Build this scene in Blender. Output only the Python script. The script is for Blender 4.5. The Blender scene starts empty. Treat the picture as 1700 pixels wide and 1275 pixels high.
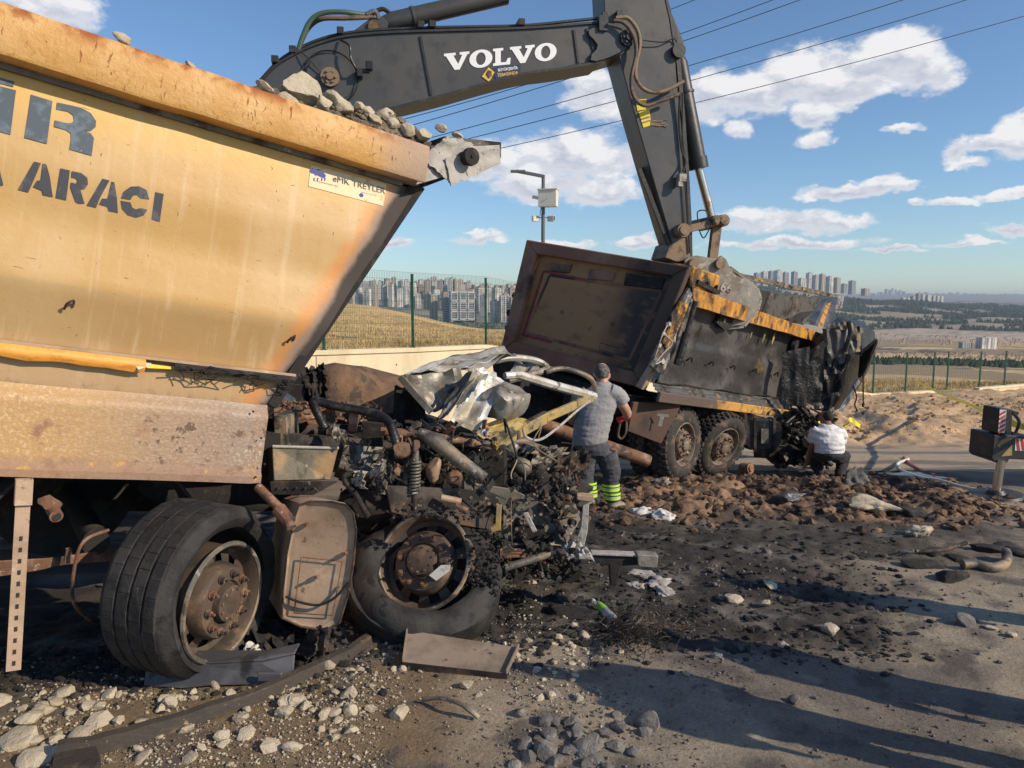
import bpy, bmesh, math, random
from mathutils import Vector, Matrix, noise, Quaternion
from mathutils.geometry import convex_hull_2d
import numpy as np

# ---------------------------------------------------------------- camera
scene = bpy.context.scene
F = 1250.0                      # focal length in pixels of the 1700 px wide photograph
PIT = math.radians(6.28)        # camera looks down a little
CAM = Vector((0, 0, 2.3))
cam_data = bpy.data.cameras.new('camera')
cam_data.lens = 36 * F / 1700
cam_data.clip_start = 0.05
cam_data.clip_end = 30000
cam = bpy.data.objects.new('camera', cam_data)
scene.collection.objects.link(cam)
cam.location = CAM
cam.rotation_euler = (math.pi / 2 - PIT, 0, 0)
scene.camera = cam

# ---------------------------------------------------------------- sun, exposure
SUN_EL = math.radians(29)
SUN_AZ = math.radians(115)      # clockwise from +Y: to the right and a little behind the camera
to_sun = Vector((math.sin(SUN_AZ) * math.cos(SUN_EL), math.cos(SUN_AZ) * math.cos(SUN_EL), math.sin(SUN_EL)))
sun_data = bpy.data.lights.new('sun', 'SUN')
sun_data.energy = 4.7
sun_data.angle = math.radians(0.53)
sun_data.color = (1.0, 0.84, 0.64)
sun = bpy.data.objects.new('sun', sun_data)
scene.collection.objects.link(sun)
sun.rotation_euler = to_sun.to_track_quat('Z', 'Y').to_euler()
scene.view_settings.view_transform = 'Standard'
scene.view_settings.look = 'None'
scene.view_settings.exposure = 0.0
scene.view_settings.gamma = 1.0
scene.view_settings.use_curve_mapping = False


def ray(px, py):
    a = math.pi / 2 - PIT
    x, y = (px - 850) / F, (637.5 - py) / F
    c, s = math.cos(a), math.sin(a)
    return Vector((x, c * y + s, s * y - c))


def P(px, py, D):
    d = ray(px, py)
    return CAM + d * (D / d.y)


# ---------------------------------------------------------------- world: sky with cumulus clouds
world = bpy.data.worlds.new('World')
scene.world = world
world.use_nodes = True
wn, wl = world.node_tree.nodes, world.node_tree.links
wn.clear()


def wmath(op, a, b=None, c=None, clamp=False):
    n = wn.new('ShaderNodeMath'); n.operation = op; n.use_clamp = clamp
    for i, v in enumerate((a, b, c)):
        if v is None: continue
        if isinstance(v, (int, float)): n.inputs[i].default_value = v
        else: wl.new(v, n.inputs[i])
    return n.outputs[0]


def wvec(op, a, b=None):
    n = wn.new('ShaderNodeVectorMath'); n.operation = op
    for i, v in enumerate((a, b)):
        if v is None: continue
        if isinstance(v, tuple): n.inputs[i].default_value = v
        else: wl.new(v, n.inputs[i])
    return n.outputs['Value'] if op in ('LENGTH', 'DOT_PRODUCT') else n.outputs[0]


def build_world():
    out = wn.new('ShaderNodeOutputWorld')
    bg = wn.new('ShaderNodeBackground')
    sky = wn.new('ShaderNodeTexSky')
    sky.sky_type = 'NISHITA'
    sky.sun_disc = False
    sky.sun_elevation = SUN_EL
    sky.sun_rotation = SUN_AZ
    sky.altitude = 1500
    sky.air_density = 1.2
    sky.dust_density = 0.15
    sky.ozone_density = 1.8
    tc = wn.new('ShaderNodeTexCoord')
    sep = wn.new('ShaderNodeSeparateXYZ'); wl.new(tc.outputs['Generated'], sep.inputs[0])
    az = wmath('ARCTAN2', sep.outputs[0], sep.outputs[1])
    el = wmath('ARCSINE', sep.outputs[2])
    comb = wn.new('ShaderNodeCombineXYZ'); wl.new(az, comb.inputs[0]); wl.new(el, comb.inputs[1])
    # ragged edges: shift the lookup by noise
    n1 = wn.new('ShaderNodeTexNoise'); n1.inputs['Scale'].default_value = 13; n1.inputs['Detail'].default_value = 7
    n1.inputs['Roughness'].default_value = .6
    mp = wn.new('ShaderNodeMapping'); mp.inputs['Scale'].default_value = (1, 1, 1.7)
    wl.new(tc.outputs['Generated'], mp.inputs[0]); wl.new(mp.outputs[0], n1.inputs['Vector'])
    off = wvec('MULTIPLY', wvec('SUBTRACT', n1.outputs['Color'], (.5, .5, .5)), (.06, .05, 0))
    pos = wvec('ADD', comb.outputs[0], off)
    pos = wvec('MULTIPLY', pos, (1, 1, 0))
    blobs = [(1250,150,95,38),(1330,128,90,40),(1420,120,80,38),(1480,92,62,36),(1535,125,48,30),(1180,158,60,40),(1395,150,80,24),
             (975,150,50,34),(1010,175,60,26),(1350,192,34,20),(1345,228,30,14),(1225,214,22,13),
             (920,262,120,44),(1000,262,75,44),(835,268,50,26),(1000,320,75,22),(900,308,100,24),(790,290,50,16),
             (1700,232,46,32),(1640,238,55,13),(1585,250,20,18),(1600,273,24,6),
             (1400,316,70,11),(1458,306,36,13),(1497,311,24,11),
             (1290,368,115,18),(1230,358,60,14),(1400,366,42,9),(1310,404,130,9),
             (1578,338,42,7),(1690,322,46,8),(1672,379,36,7),(1515,341,18,5),
             (85,5,62,30),(800,394,50,8),(650,404,42,7),(930,402,60,7),(1065,404,50,8),(1500,214,26,8),(1600,402,50,6),(1480,416,50,5)]
    specs = []
    for px, py, rx, ry in blobs:
        d = ray(px, py).normalized()
        specs.append((math.atan2(d.x, d.y), math.asin(d.z), rx / F, ry / F))
    rng = random.Random(4)
    for k in range(12):             # the same sky goes on round the rest of the horizon
        a = rng.uniform(.75, 5.6); a = a if a < math.pi else a - 2 * math.pi
        specs.append((a, rng.uniform(.06, .7), rng.uniform(.06, .16), rng.uniform(.02, .045)))
    dens = None; hgt = None
    for a, e, rx, ry in specs:
        q = wvec('MULTIPLY', wvec('SUBTRACT', pos, (a, e, 0)), (1 / (rx * 1.15), 1 / (ry * 1.25), 0))
        ln = wvec('LENGTH', q)
        m = wmath('SUBTRACT', 1.0, ln, clamp=True)
        s2 = wn.new('ShaderNodeSeparateXYZ'); wl.new(q, s2.inputs[0])
        h = wmath('MULTIPLY', s2.outputs[1], m)
        dens = m if dens is None else wmath('MAXIMUM', dens, m)
        hgt = h if hgt is None else wmath('ADD', hgt, h)
    n2 = wn.new('ShaderNodeTexNoise'); n2.inputs['Scale'].default_value = 22; n2.inputs['Detail'].default_value = 8
    n2.inputs['Roughness'].default_value = .62
    wl.new(mp.outputs[0], n2.inputs['Vector'])
    dn = wmath('ADD', dens, wmath('MULTIPLY', wmath('SUBTRACT', n2.outputs[0], .5), 1.5))
    mr = wn.new('ShaderNodeMapRange'); mr.interpolation_type = 'SMOOTHSTEP'
    wl.new(dn, mr.inputs[0]); mr.inputs[1].default_value = .0; mr.inputs[2].default_value = .5
    gate = wn.new('ShaderNodeMapRange'); wl.new(dens, gate.inputs[0]); gate.inputs[1].default_value = 0; gate.inputs[2].default_value = .12
    mask = wmath('MULTIPLY', mr.outputs[0], gate.outputs[0])
    # light from the sun side: compare the density noise a step towards the sun
    mp2 = wn.new('ShaderNodeMapping'); mp2.inputs['Scale'].default_value = (1, 1, 1.7); mp2.inputs['Location'].default_value = (.012, -.004, .03)
    wl.new(tc.outputs['Generated'], mp2.inputs[0])
    n3 = wn.new('ShaderNodeTexNoise'); n3.inputs['Scale'].default_value = 22; n3.inputs['Detail'].default_value = 5
    wl.new(mp2.outputs[0], n3.inputs['Vector'])
    lit = wmath('SUBTRACT', n2.outputs[0], n3.outputs[0])
    sh = wmath('ADD', wmath('ADD', wmath('MULTIPLY', lit, 3.6), wmath('MULTIPLY', hgt, 1.7)), .6, clamp=True)
    thin = wn.new('ShaderNodeMapRange'); wl.new(dn, thin.inputs[0]); thin.inputs[1].default_value = .9; thin.inputs[2].default_value = .25
    sh = wmath('MAXIMUM', sh, wmath('MULTIPLY', thin.outputs[0], .75))
    cc = wn.new('ShaderNodeMix'); cc.data_type = 'RGBA'; wl.new(sh, cc.inputs[0])
    cc.inputs[6].default_value = (4.1, 4.4, 5.3, 1); cc.inputs[7].default_value = (7.6, 7.5, 7.5, 1)
    # clouds mixed over the sky, whose colour is tinted bluer all over
    mx = wn.new('ShaderNodeMix'); mx.data_type = 'RGBA'
    wl.new(wmath('MULTIPLY', mask, .94), mx.inputs[0]); wl.new(wvec('MULTIPLY', sky.outputs[0], (.77, .92, 1.08)), mx.inputs[6]); wl.new(cc.outputs[2], mx.inputs[7])
    wl.new(mx.outputs[2], bg.inputs[0]); bg.inputs[1].default_value = 0.125
    wl.new(bg.outputs[0], out.inputs[0])


build_world()

# ---------------------------------------------------------------- helpers
def smooth(a, b, x):
    t = min(1, max(0, (x - a) / (b - a))); return t * t * (3 - 2 * t)


def fbm(v, o=4):
    return noise.fractal(Vector(v), 1.0, 2.0, o)


MATS = {}


def M(name, base=(.5, .5, .5), rough=.7, metal=0.0, layers=(), bump=None, coords='Object', spec=.5, trans=0.0, emit=None, coat=0.0):
    """Principled material; each layer mixes another colour in through a noise and/or axis mask."""
    m = bpy.data.materials.new(name); m.use_nodes = True
    nt = m.node_tree; n, l = nt.nodes, nt.links
    b = n['Principled BSDF']
    b.inputs['Roughness'].default_value = rough; b.inputs['Metallic'].default_value = metal
    b.inputs['Specular IOR Level'].default_value = spec
    b.inputs['Transmission Weight'].default_value = trans
    b.inputs['Coat Weight'].default_value = coat
    tc = n.new('ShaderNodeTexCoord')
    if coords == 'World':
        g = n.new('ShaderNodeNewGeometry'); vec = g.outputs['Position']
    else: vec = tc.outputs[coords]
    sep = n.new('ShaderNodeSeparateXYZ'); l.new(vec, sep.inputs[0])
    col = n.new('ShaderNodeRGB'); col.outputs[0].default_value = (*base, 1); cur = col.outputs[0]
    rv = n.new('ShaderNodeValue'); rv.outputs[0].default_value = rough; rcur = rv.outputs[0]

    def nz(s, det=5, ro=.6, dis=0.0, st=(1, 1, 1), kind='noise', loc=(0, 0, 0)):
        mp = n.new('ShaderNodeMapping'); mp.inputs['Scale'].default_value = st; mp.inputs['Location'].default_value = loc
        l.new(vec, mp.inputs[0])
        if kind == 'voronoi':
            t = n.new('ShaderNodeTexVoronoi'); t.inputs['Scale'].default_value = s; l.new(mp.outputs[0], t.inputs[0]); return t.outputs[0]
        t = n.new('ShaderNodeTexNoise'); t.inputs['Scale'].default_value = s; t.inputs['Detail'].default_value = det
        t.inputs['Roughness'].default_value = ro; t.inputs['Distortion'].default_value = dis
        l.new(mp.outputs[0], t.inputs['Vector']); return t.outputs[0]

    def mth(op, a, bb):
        q = n.new('ShaderNodeMath'); q.operation = op
        for i, v in enumerate((a, bb)):
            if isinstance(v, (int, float)): q.inputs[i].default_value = v
            else: l.new(v, q.inputs[i])
        return q.outputs[0]

    def rng(v, lo, hi):
        q = n.new('ShaderNodeMapRange'); q.interpolation_type = 'SMOOTHSTEP'; l.new(v, q.inputs[0])
        q.inputs[1].default_value = lo; q.inputs[2].default_value = hi; return q.outputs[0]
    for k, L in enumerate(layers):
        mask = None
        if 's' in L:
            v = nz(L['s'], L.get('det', 5), L.get('ro', .6), L.get('dis', 0), L.get('st', (1, 1, 1)), L.get('kind', 'noise'), (k * 3.7, k * 1.3, k * 2.1))
            mask = rng(v, L.get('lo', .45), L.get('hi', .6))
        for ax, lo, hi, wob in L.get('ax', ()):
            if isinstance(ax, tuple):
                dp = n.new('ShaderNodeVectorMath'); dp.operation = 'DOT_PRODUCT'; l.new(vec, dp.inputs[0]); dp.inputs[1].default_value = ax; c = dp.outputs['Value']
            else: c = sep.outputs[ax]
            if wob:
                c = mth('ADD', c, mth('MULTIPLY', mth('SUBTRACT', nz(L.get('ws', 3), 5, .65, 0, (1, 1, 1), 'noise', (9, k, 4)), .5), wob))
            g = rng(c, lo, hi) if lo < hi else mth('SUBTRACT', 1.0, rng(c, hi, lo))
            mask = g if mask is None else mth('MULTIPLY', mask, g)
        if 'amt' in L: mask = mth('MULTIPLY', mask, L['amt'])
        mx = n.new('ShaderNodeMix'); mx.data_type = 'RGBA'; l.new(mask, mx.inputs[0]); l.new(cur, mx.inputs[6])
        mx.inputs[7].default_value = (*L['c'], 1); cur = mx.outputs[2]
        if 'r' in L:
            mr = n.new('ShaderNodeMix'); mr.data_type = 'FLOAT'; l.new(mask, mr.inputs[0]); l.new(rcur, mr.inputs[2]); mr.inputs[3].default_value = L['r']
            rcur = mr.outputs[0]
    l.new(cur, b.inputs['Base Color']); l.new(rcur, b.inputs['Roughness'])
    if bump:
        prev = None
        for s, dist in bump:
            bp = n.new('ShaderNodeBump'); bp.inputs['Strength'].default_value = 1.0; bp.inputs['Distance'].default_value = dist
            l.new(nz(s, 6, .62), bp.inputs['Height'])
            if prev is not None: l.new(prev, bp.inputs['Normal'])
            prev = bp.outputs[0]
        l.new(prev, b.inputs['Normal'])
    if emit:
        b.inputs['Emission Color'].default_value = (*emit, 1); b.inputs['Emission Strength'].default_value = 1
    MATS[name] = m
    return m


def vcol_mat(name, rough=.9, bump=None, var=None):
    """Material whose colour comes from the mesh attribute 'col' times fine noise."""
    m = bpy.data.materials.new(name); m.use_nodes = True
    n, l = m.node_tree.nodes, m.node_tree.links
    b = n['Principled BSDF']; b.inputs['Roughness'].default_value = rough
    at = n.new('ShaderNodeAttribute'); at.attribute_name = 'col'
    g = n.new('ShaderNodeNewGeometry')
    cur = at.outputs['Color']
    for s, lo, hi in (var or ()):
        t = n.new('ShaderNodeTexNoise'); t.inputs['Scale'].default_value = s; t.inputs['Detail'].default_value = 6; t.inputs['Roughness'].default_value = .7
        l.new(g.outputs['Position'], t.inputs['Vector'])
        mr = n.new('ShaderNodeMapRange'); l.new(t.outputs[0], mr.inputs[0]); mr.inputs[1].default_value = .3; mr.inputs[2].default_value = .7
        mr.inputs[3].default_value = lo; mr.inputs[4].default_value = hi
        mx = n.new('ShaderNodeVectorMath'); mx.operation = 'SCALE'; l.new(cur, mx.inputs[0]); l.new(mr.outputs[0], mx.inputs['Scale']); cur = mx.outputs[0]
    l.new(cur, b.inputs['Base Color'])
    prev = None
    for s, dist in (bump or ()):
        t = n.new('ShaderNodeTexNoise'); t.inputs['Scale'].default_value = s; t.inputs['Detail'].default_value = 8; t.inputs['Roughness'].default_value = .68
        l.new(g.outputs['Position'], t.inputs['Vector'])
        bp = n.new('ShaderNodeBump'); bp.inputs['Distance'].default_value = dist; l.new(t.outputs[0], bp.inputs['Height'])
        if prev is not None: l.new(prev, bp.inputs['Normal'])
        prev = bp.outputs[0]
    if prev is not None: l.new(prev, b.inputs['Normal'])
    MATS[name] = m
    return m


class Frame:
    """A local frame: origin, heading (degrees from +X), nose-down pitch, left-side-up roll."""
    def __init__(s, o, yaw, pitch=0, roll=0):
        ya, pi_, ro = map(math.radians, (yaw, pitch, roll))
        x = Vector((math.cos(ya) * math.cos(pi_), math.sin(ya) * math.cos(pi_), -math.sin(pi_)))
        y = Vector((-math.sin(ya), math.cos(ya), 0)); z = x.cross(y)
        y2 = math.cos(ro) * y + math.sin(ro) * z; z2 = -math.sin(ro) * y + math.cos(ro) * z
        s.o = o; s.R = Matrix((x, y2, z2)).transposed()
        s.M = Matrix.Translation(o) @ s.R.to_4x4(); s.I = s.M.inverted()

    def hit(s, px, py, val=0.0, ax=1):
        d = s.R.transposed() @ ray(px, py); c = s.I @ CAM
        return c + d * ((val - c[ax]) / d[ax])

    def loc(s, px, py, D): return s.I @ P(px, py, D)


class MB:
    def __init__(s): s.v = []; s.f = []

    def add(s, vs, fs):
        k = len(s.v); s.v += [tuple(v) for v in vs]; s.f += [tuple(i + k for i in f) for f in fs]; return s

    def box(s, c, sz, R=None):
        hx, hy, hz = sz[0] / 2, sz[1] / 2, sz[2] / 2; c = Vector(c)
        vs = [Vector((a * hx, b * hy, d * hz)) for a in (-1, 1) for b in (-1, 1) for d in (-1, 1)]
        if R is not None: vs = [R @ v for v in vs]
        return s.add([c + v for v in vs], [(0, 1, 3, 2), (4, 6, 7, 5), (0, 4, 5, 1), (2, 3, 7, 6), (0, 2, 6, 4), (1, 5, 7, 3)])

    def beam(s, a, b, w, h, up=(0, 0, 1)):
        a, b = Vector(a), Vector(b); x = (b - a).normalized(); y = Vector(up).cross(x)
        if y.length < 1e-4: y = Vector((0, 1, 0)).cross(x)
        y.normalize(); z = x.cross(y)
        return s.box((a + b) / 2, ((b - a).length, w, h), Matrix((x, y, z)).transposed())

    def prism(s, pts, t, ax=1):
        """pts: 3D points of a planar outline; extruded by t along local axis ax (or a vector)."""
        e = Vector((0, 0, 0))
        if isinstance(ax, int): e[ax] = t
        else: e = Vector(ax) * t
        n = len(pts); pts = [Vector(p) for p in pts]
        fs = [tuple(range(n)), tuple(range(2 * n - 1, n - 1, -1))] + [(i, n + i, n + (i + 1) % n, (i + 1) % n) for i in range(n)]
        return s.add(pts + [p + e for p in pts], fs)

    def tube(s, path, r, seg=8, cap=True):
        path = [Vector(p) for p in path]; n = len(path)
        rs = r if isinstance(r, (list, tuple)) else [r] * n
        t0 = (path[1] - path[0]).normalized()
        u = t0.orthogonal().normalized(); vs = []; fs = []
        for i, p in enumerate(path):
            t = (path[min(i + 1, n - 1)] - path[max(i - 1, 0)])
            t = t.normalized() if t.length > 1e-9 else t0
            u = (u - t * u.dot(t))
            u = u.normalized() if u.length > 1e-6 else t.orthogonal().normalized()
            w = t.cross(u)
            for k in range(seg):
                a = 2 * math.pi * k / seg
                vs.append(p + (u * math.cos(a) + w * math.sin(a)) * rs[i])
        for i in range(n - 1):
            for k in range(seg):
                a, b = i * seg + k, i * seg + (k + 1) % seg
                fs.append((a, b, b + seg, a + seg))
        if cap: fs += [tuple(range(seg - 1, -1, -1)), tuple((n - 1) * seg + k for k in range(seg))]
        return s.add(vs, fs)

    def curve(s, ctrl, r, seg=8, res=6):
        return s.tube(spline(ctrl, res), r, seg)

    def cyl(s, a, b, r, r2=None, seg=20): return s.tube([a, b], [r, r if r2 is None else r2], seg)

    def lathe(s, prof, c=(0, 0, 0), axis=(0, 1, 0), seg=32, closed=False, skip=None):
        """prof: (radius, height along axis)"""
        ax = Vector(axis).normalized(); u = ax.orthogonal().normalized(); w = ax.cross(u); c = Vector(c); n = len(prof)
        vs = [c + ax * h + (u * math.cos(2 * math.pi * k / seg) + w * math.sin(2 * math.pi * k / seg)) * r for r, h in prof for k in range(seg)]
        fs = []
        for i in range(n if closed else n - 1):
            j = (i + 1) % n
            for k in range(seg):
                if skip and skip(i, k): continue
                fs.append((i * seg + k, i * seg + (k + 1) % seg, j * seg + (k + 1) % seg, j * seg + k))
        return s.add(vs, fs)

    def rock(s, c, sz, seed=0, R=None, sub=1):
        rr = random.Random(seed); pts = []
        bmk = bmesh.new(); bmesh.ops.create_icosphere(bmk, subdivisions=sub, radius=1)
        pl = [Vector((rr.gauss(0, 1), rr.gauss(0, 1), rr.gauss(0, 1))).normalized() for _ in range(7)]
        dd = [rr.uniform(.5, .85) for _ in pl]
        vs = []
        for v in bmk.verts:
            p = v.co.copy()
            for q, d in zip(pl, dd):
                k = p.dot(q)
                if k > d: p -= q * (k - d)
            p *= 1 + .12 * fbm(v.co * 2.1 + Vector((seed * 1.7 % 50, 0, 0)), 2)
            p = Vector((p.x * sz[0], p.y * sz[1], p.z * sz[2]))
            if R is not None: p = R @ p
            vs.append(p + Vector(c))
        fs = [tuple(v.index for v in f.verts) for f in bmk.faces]
        bmk.free(); return s.add(vs, fs)

    def grid(s, fn, nu, nv, thick=0.0, nrm=None):
        """fn(u,v) -> point; thick makes a closed sheet."""
        vs = [fn(i / nu, j / nv) for j in range(nv + 1) for i in range(nu + 1)]
        W = nu + 1
        fs = [(j * W + i, j * W + i + 1, (j + 1) * W + i + 1, (j + 1) * W + i) for j in range(nv) for i in range(nu)]
        if thick:
            e = Vector(nrm) * thick; k = len(vs)
            vs2 = [Vector(v) + e for v in vs]
            fb = [tuple(x + k for x in reversed(f)) for f in fs]
            bd = [i for i in range(W)] + [j * W + nu for j in range(1, nv + 1)] + [nv * W + i for i in range(nu - 1, -1, -1)] + [j * W for j in range(nv - 1, 0, -1)]
            side = [(bd[i], bd[i] + k, bd[(i + 1) % len(bd)] + k, bd[(i + 1) % len(bd)]) for i in range(len(bd))]
            return s.add(vs + vs2, fs + fb + side)
        return s.add(vs, fs)

    def build(s, name, mat, parent=None, smooth_=35, bevel=0, label=None, cat=None, group=None, kind=None):
        me = bpy.data.meshes.new(name); me.from_pydata(s.v, [], s.f)
        me.validate()
        bmk = bmesh.new(); bmk.from_mesh(me); bmesh.ops.recalc_face_normals(bmk, faces=bmk.faces); bmk.to_mesh(me); bmk.free()
        me.materials.append(MATS[mat] if isinstance(mat, str) else mat)
        if smooth_:
            me.polygons.foreach_set('use_smooth', [True] * len(me.polygons))
            me.set_sharp_from_angle(angle=math.radians(smooth_))
        o = bpy.data.objects.new(name, me); scene.collection.objects.link(o)
        if parent: o.parent = parent
        if bevel:
            b = o.modifiers.new('bevel', 'BEVEL'); b.width = bevel; b.segments = 1; b.limit_method = 'ANGLE'; b.angle_limit = math.radians(40)
        tag(o, label, cat, group, kind)
        return o


def tag(o, label=None, cat=None, group=None, kind=None):
    if label: o['label'] = label
    if cat: o['category'] = cat
    if group: o['group'] = group
    if kind: o['kind'] = kind
    return o


def root(name, mw, label, cat, group=None):
    o = bpy.data.objects.new(name, None); scene.collection.objects.link(o)
    o.empty_display_size = .3
    if isinstance(mw, Matrix): o.matrix_world = mw
    else: o.location = mw
    return tag(o, label, cat, group)


def copy_tree(o, parent=None):
    c = o.copy(); scene.collection.objects.link(c)
    if parent is not None: c.parent = parent
    for ch in list(o.children): copy_tree(ch, c)
    return c


def spline(c, res=6):
    c = [Vector(p) for p in c]; out = []
    if len(c) < 3: return c
    for i in range(len(c) - 1):
        p0 = c[max(i - 1, 0)]; p1 = c[i]; p2 = c[i + 1]; p3 = c[min(i + 2, len(c) - 1)]
        for k in range(res):
            t = k / res
            out.append(.5 * ((2 * p1) + (-p0 + p2) * t + (2 * p0 - 5 * p1 + 4 * p2 - p3) * t * t + (-p0 + 3 * p1 - 3 * p2 + p3) * t ** 3))
    out.append(c[-1]); return out


def text_mesh(txt, size, bold=0.0, thick=.001):
    cu = bpy.data.curves.new('text', 'FONT'); cu.body = txt; cu.size = size; cu.offset = bold; cu.extrude = thick
    cu.align_x = 'CENTER'; cu.align_y = 'CENTER'
    o = bpy.data.objects.new('text', cu); scene.collection.objects.link(o)
    dg = bpy.context.evaluated_depsgraph_get()
    me = bpy.data.meshes.new_from_object(o.evaluated_get(dg))
    bpy.data.objects.remove(o); bpy.data.curves.remove(cu)
    return me


def put_text(name, txt, size, mat, parent, o, xdir, up, bold=0.0, width=None, label=None):
    """Flat lettering in parent space: centre o, reading direction xdir, up direction."""
    me = text_mesh(txt, size, bold); me.materials.clear(); me.materials.append(MATS[mat])
    x = Vector(xdir).normalized(); z = x.cross(Vector(up)).normalized(); y = z.cross(x)
    sx = 1.0
    if width:
        w = max(v.co.x for v in me.vertices) - min(v.co.x for v in me.vertices); sx = width / w
    R = Matrix((x * sx, y, z)).transposed().to_4x4()
    ob = bpy.data.objects.new(name, me); scene.collection.objects.link(ob)
    me.transform(Matrix.Translation(Vector(o)) @ R)
    ob.parent = parent
    if label: ob['label'] = label
    return ob


def skin_figure(name, pts, edges, mat, parent, sub=2, rootv=0, label=None, warp=None):
    """One continuous surface grown round a skeleton: pts = [(x,y,z,rx[,ry])]."""
    me = bpy.data.meshes.new(name); me.from_pydata([p[:3] for p in pts], edges, [])
    o = bpy.data.objects.new(name, me); scene.collection.objects.link(o)
    sk = o.modifiers.new('skin', 'SKIN'); sk.use_smooth_shade = True
    for i, p in enumerate(pts):
        d = me.skin_vertices[0].data[i]; d.radius = (p[3], p[4] if len(p) > 4 else p[3]); d.use_root = (i == rootv)
    sb = o.modifiers.new('subsurf', 'SUBSURF'); sb.levels = sub; sb.render_levels = sub
    dg = bpy.context.evaluated_depsgraph_get()
    nm = bpy.data.meshes.new_from_object(o.evaluated_get(dg))
    bpy.data.objects.remove(o); bpy.data.meshes.remove(me)
    if warp:
        for v in nm.vertices: v.co = warp(v.co)
    nm.name = name; nm.materials.clear(); nm.materials.append(MATS[mat])
    nm.polygons.foreach_set('use_smooth', [True] * len(nm.polygons))
    o2 = bpy.data.objects.new(name, nm); scene.collection.objects.link(o2); o2.parent = parent
    if label: o2['label'] = label
    return o2

# ---------------------------------------------------------------- heights of ground and far land
def interp(t, x):
    if x <= t[0][0]: return t[0][1]
    for (a, b), (c, d) in zip(t, t[1:]):
        if x <= c: return b + (d - b) * smooth(0, 1, (x - a) / (c - a)) if c - a < 4 else b + (d - b) * (x - a) / (c - a)
    return t[-1][1]


GT = [(-10, .25), (0, .1), (4.4, .05), (6, -.02), (9, -.2), (12, -.5), (14, -.82), (20, -1.58), (28, -1.95), (33, -2.35), (37, -2.75), (48, -3.6)]
WALL = [(-18, 6.5), (-9.0, 14.0), (-2.75, 20.8), (-0.8, 23.0), (6, 28.6), (13, 33.6), (18.0, 37.0), (24.6, 41.0), (30, 44.5), (44, 54)]


def wall_y(X):
    for (a, b), (c, d) in zip(WALL, WALL[1:]):
        if X <= c: return b + (d - b) * (X - a) / (c - a)
    return WALL[-1][1]


def zbase(X, Y): return interp(GT, Y)


def berm_w(X, Y):
    return smooth(18.4, 21.5, Y + .6 * math.sin(X * .7)) * smooth(7, 10.5, X)


def heap_w(X, Y):
    u = X - .25 * (Y - 9)
    return smooth(.7, 2.0, u) * smooth(6.8, 4.6, u) * smooth(7.7, 8.7, Y) * smooth(12.2, 10.5, Y)


def zg(X, Y, fine=True):
    z = zbase(X, Y)
    z += .05 * fbm((X * .35, Y * .35, 0), 3)
    b = berm_w(X, Y)
    if b > 0: z += b * (.36 * smooth(19.5, 23.5, Y) + .26 * fbm((X * .8, Y * .5, 3), 5) + .07 * fbm((X * 4, Y * 3, 5), 4))
    h = heap_w(X, Y)
    if h > 0: z += h * (.06 + .15 * abs(fbm((X * 1.3, Y * 1.3, 7), 5)) + .09 * fbm((X * 4, Y * 4, 2), 5) + .03 * fbm((X * 14, Y * 14, 2), 3))
    if fine and Y < 20:
        soot = soot_w(X, Y)
        z += (.008 + .03 * soot) * fbm((X * 5, Y * 5, 1), 4)
    return z


def soot_w(X, Y):
    n = fbm((X * .8, Y * .8, 11), 4) * .8
    u_ = smooth(-.9, -1.5, X) * smooth(4.15, 4.5, Y - .08 * (X + 2) + n * .1) * smooth(8.5, 7.5, Y)
    a = smooth(3.1, 2.3, abs((X + .2) / 1.1) + n * .6) * smooth(4.45, 4.95, Y + n * .25) * smooth(9.8, 8.6, Y)
    b = smooth(5.9, 6.5, Y + n * .5 - .1 * max(0, X)) * smooth(9.3, 8.3, Y + n) * smooth(6.2, 4.0, X + n)
    c = smooth(10.2, 10.8, Y) * smooth(13.5, 12.6, Y) * smooth(.5, 1.5, X) * smooth(8.0, 6.0, X) * .9
    return min(1, max(a, b * .92, c, u_))


def on_ground(px, py, dz=0.0):
    """Where the ray through a photo pixel meets the ground (used to measure the place)."""
    d = ray(px, py); lo, hi = 1.5, 60
    for _ in range(40):
        m = (lo + hi) / 2; p = CAM + d * (m / d.y)
        if p.z - dz > zg(p.x, p.y, False): lo = m
        else: hi = m
    p = CAM + d * (lo / d.y); return Vector((p.x, p.y, zg(p.x, p.y) + dz))


TA = [-1.4, -.45, -.22, -.02, .12, .3, .5, .72, 1.2]
TD = [24, 40, 70, 120, 200, 400, 700, 1000, 1300, 1700, 2300, 3200, 5000, 9000, 14000]
TT = {  # screen rows measured in the photograph, turned into heights
    -1.4: [577, 545, 503, 520, 560, 560, 545, 525, 505, 490, 480, 490, 492, 492, 495],
    -.45: [577, 540, 498, 515, 560, 560, 545, 520, 500, 485, 470, 480, 486, 488, 490],
    -.22: [576, 540, 503, 520, 560, 560, 545, 515, 500, 487, 474, 480, 486, 488, 490],
    -.02: [580, 562, 546, 560, 575, 572, 552, 530, 512, 490, 477, 482, 488, 489, 491],
    .12: [600, 580, 565, 570, 580, 575, 560, 540, 520, 495, 482, 486, 490, 489, 491],
    .3: [640, 625, 605, 590, 592, 585, 572, 552, 530, 500, 476, 482, 492, 489, 491],
    .5: [660, 646, 630, 618, 612, 598, 574, 556, 544, 524, 503, 501, 496, 489, 491],
    .72: [665, 654, 642, 634, 622, 604, 578, 564, 550, 530, 516, 508, 502, 489, 491],
    1.2: [665, 654, 642, 634, 622, 604, 578, 564, 550, 535, 520, 512, 503, 491, 492]}


def rowz(y, D):
    return CAM.z - D * math.tan(math.atan((y - 637.5) / F) + PIT)


TZ = [[rowz(TT[a][i], TD[i]) for i in range(len(TD))] for a in TA]


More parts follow.
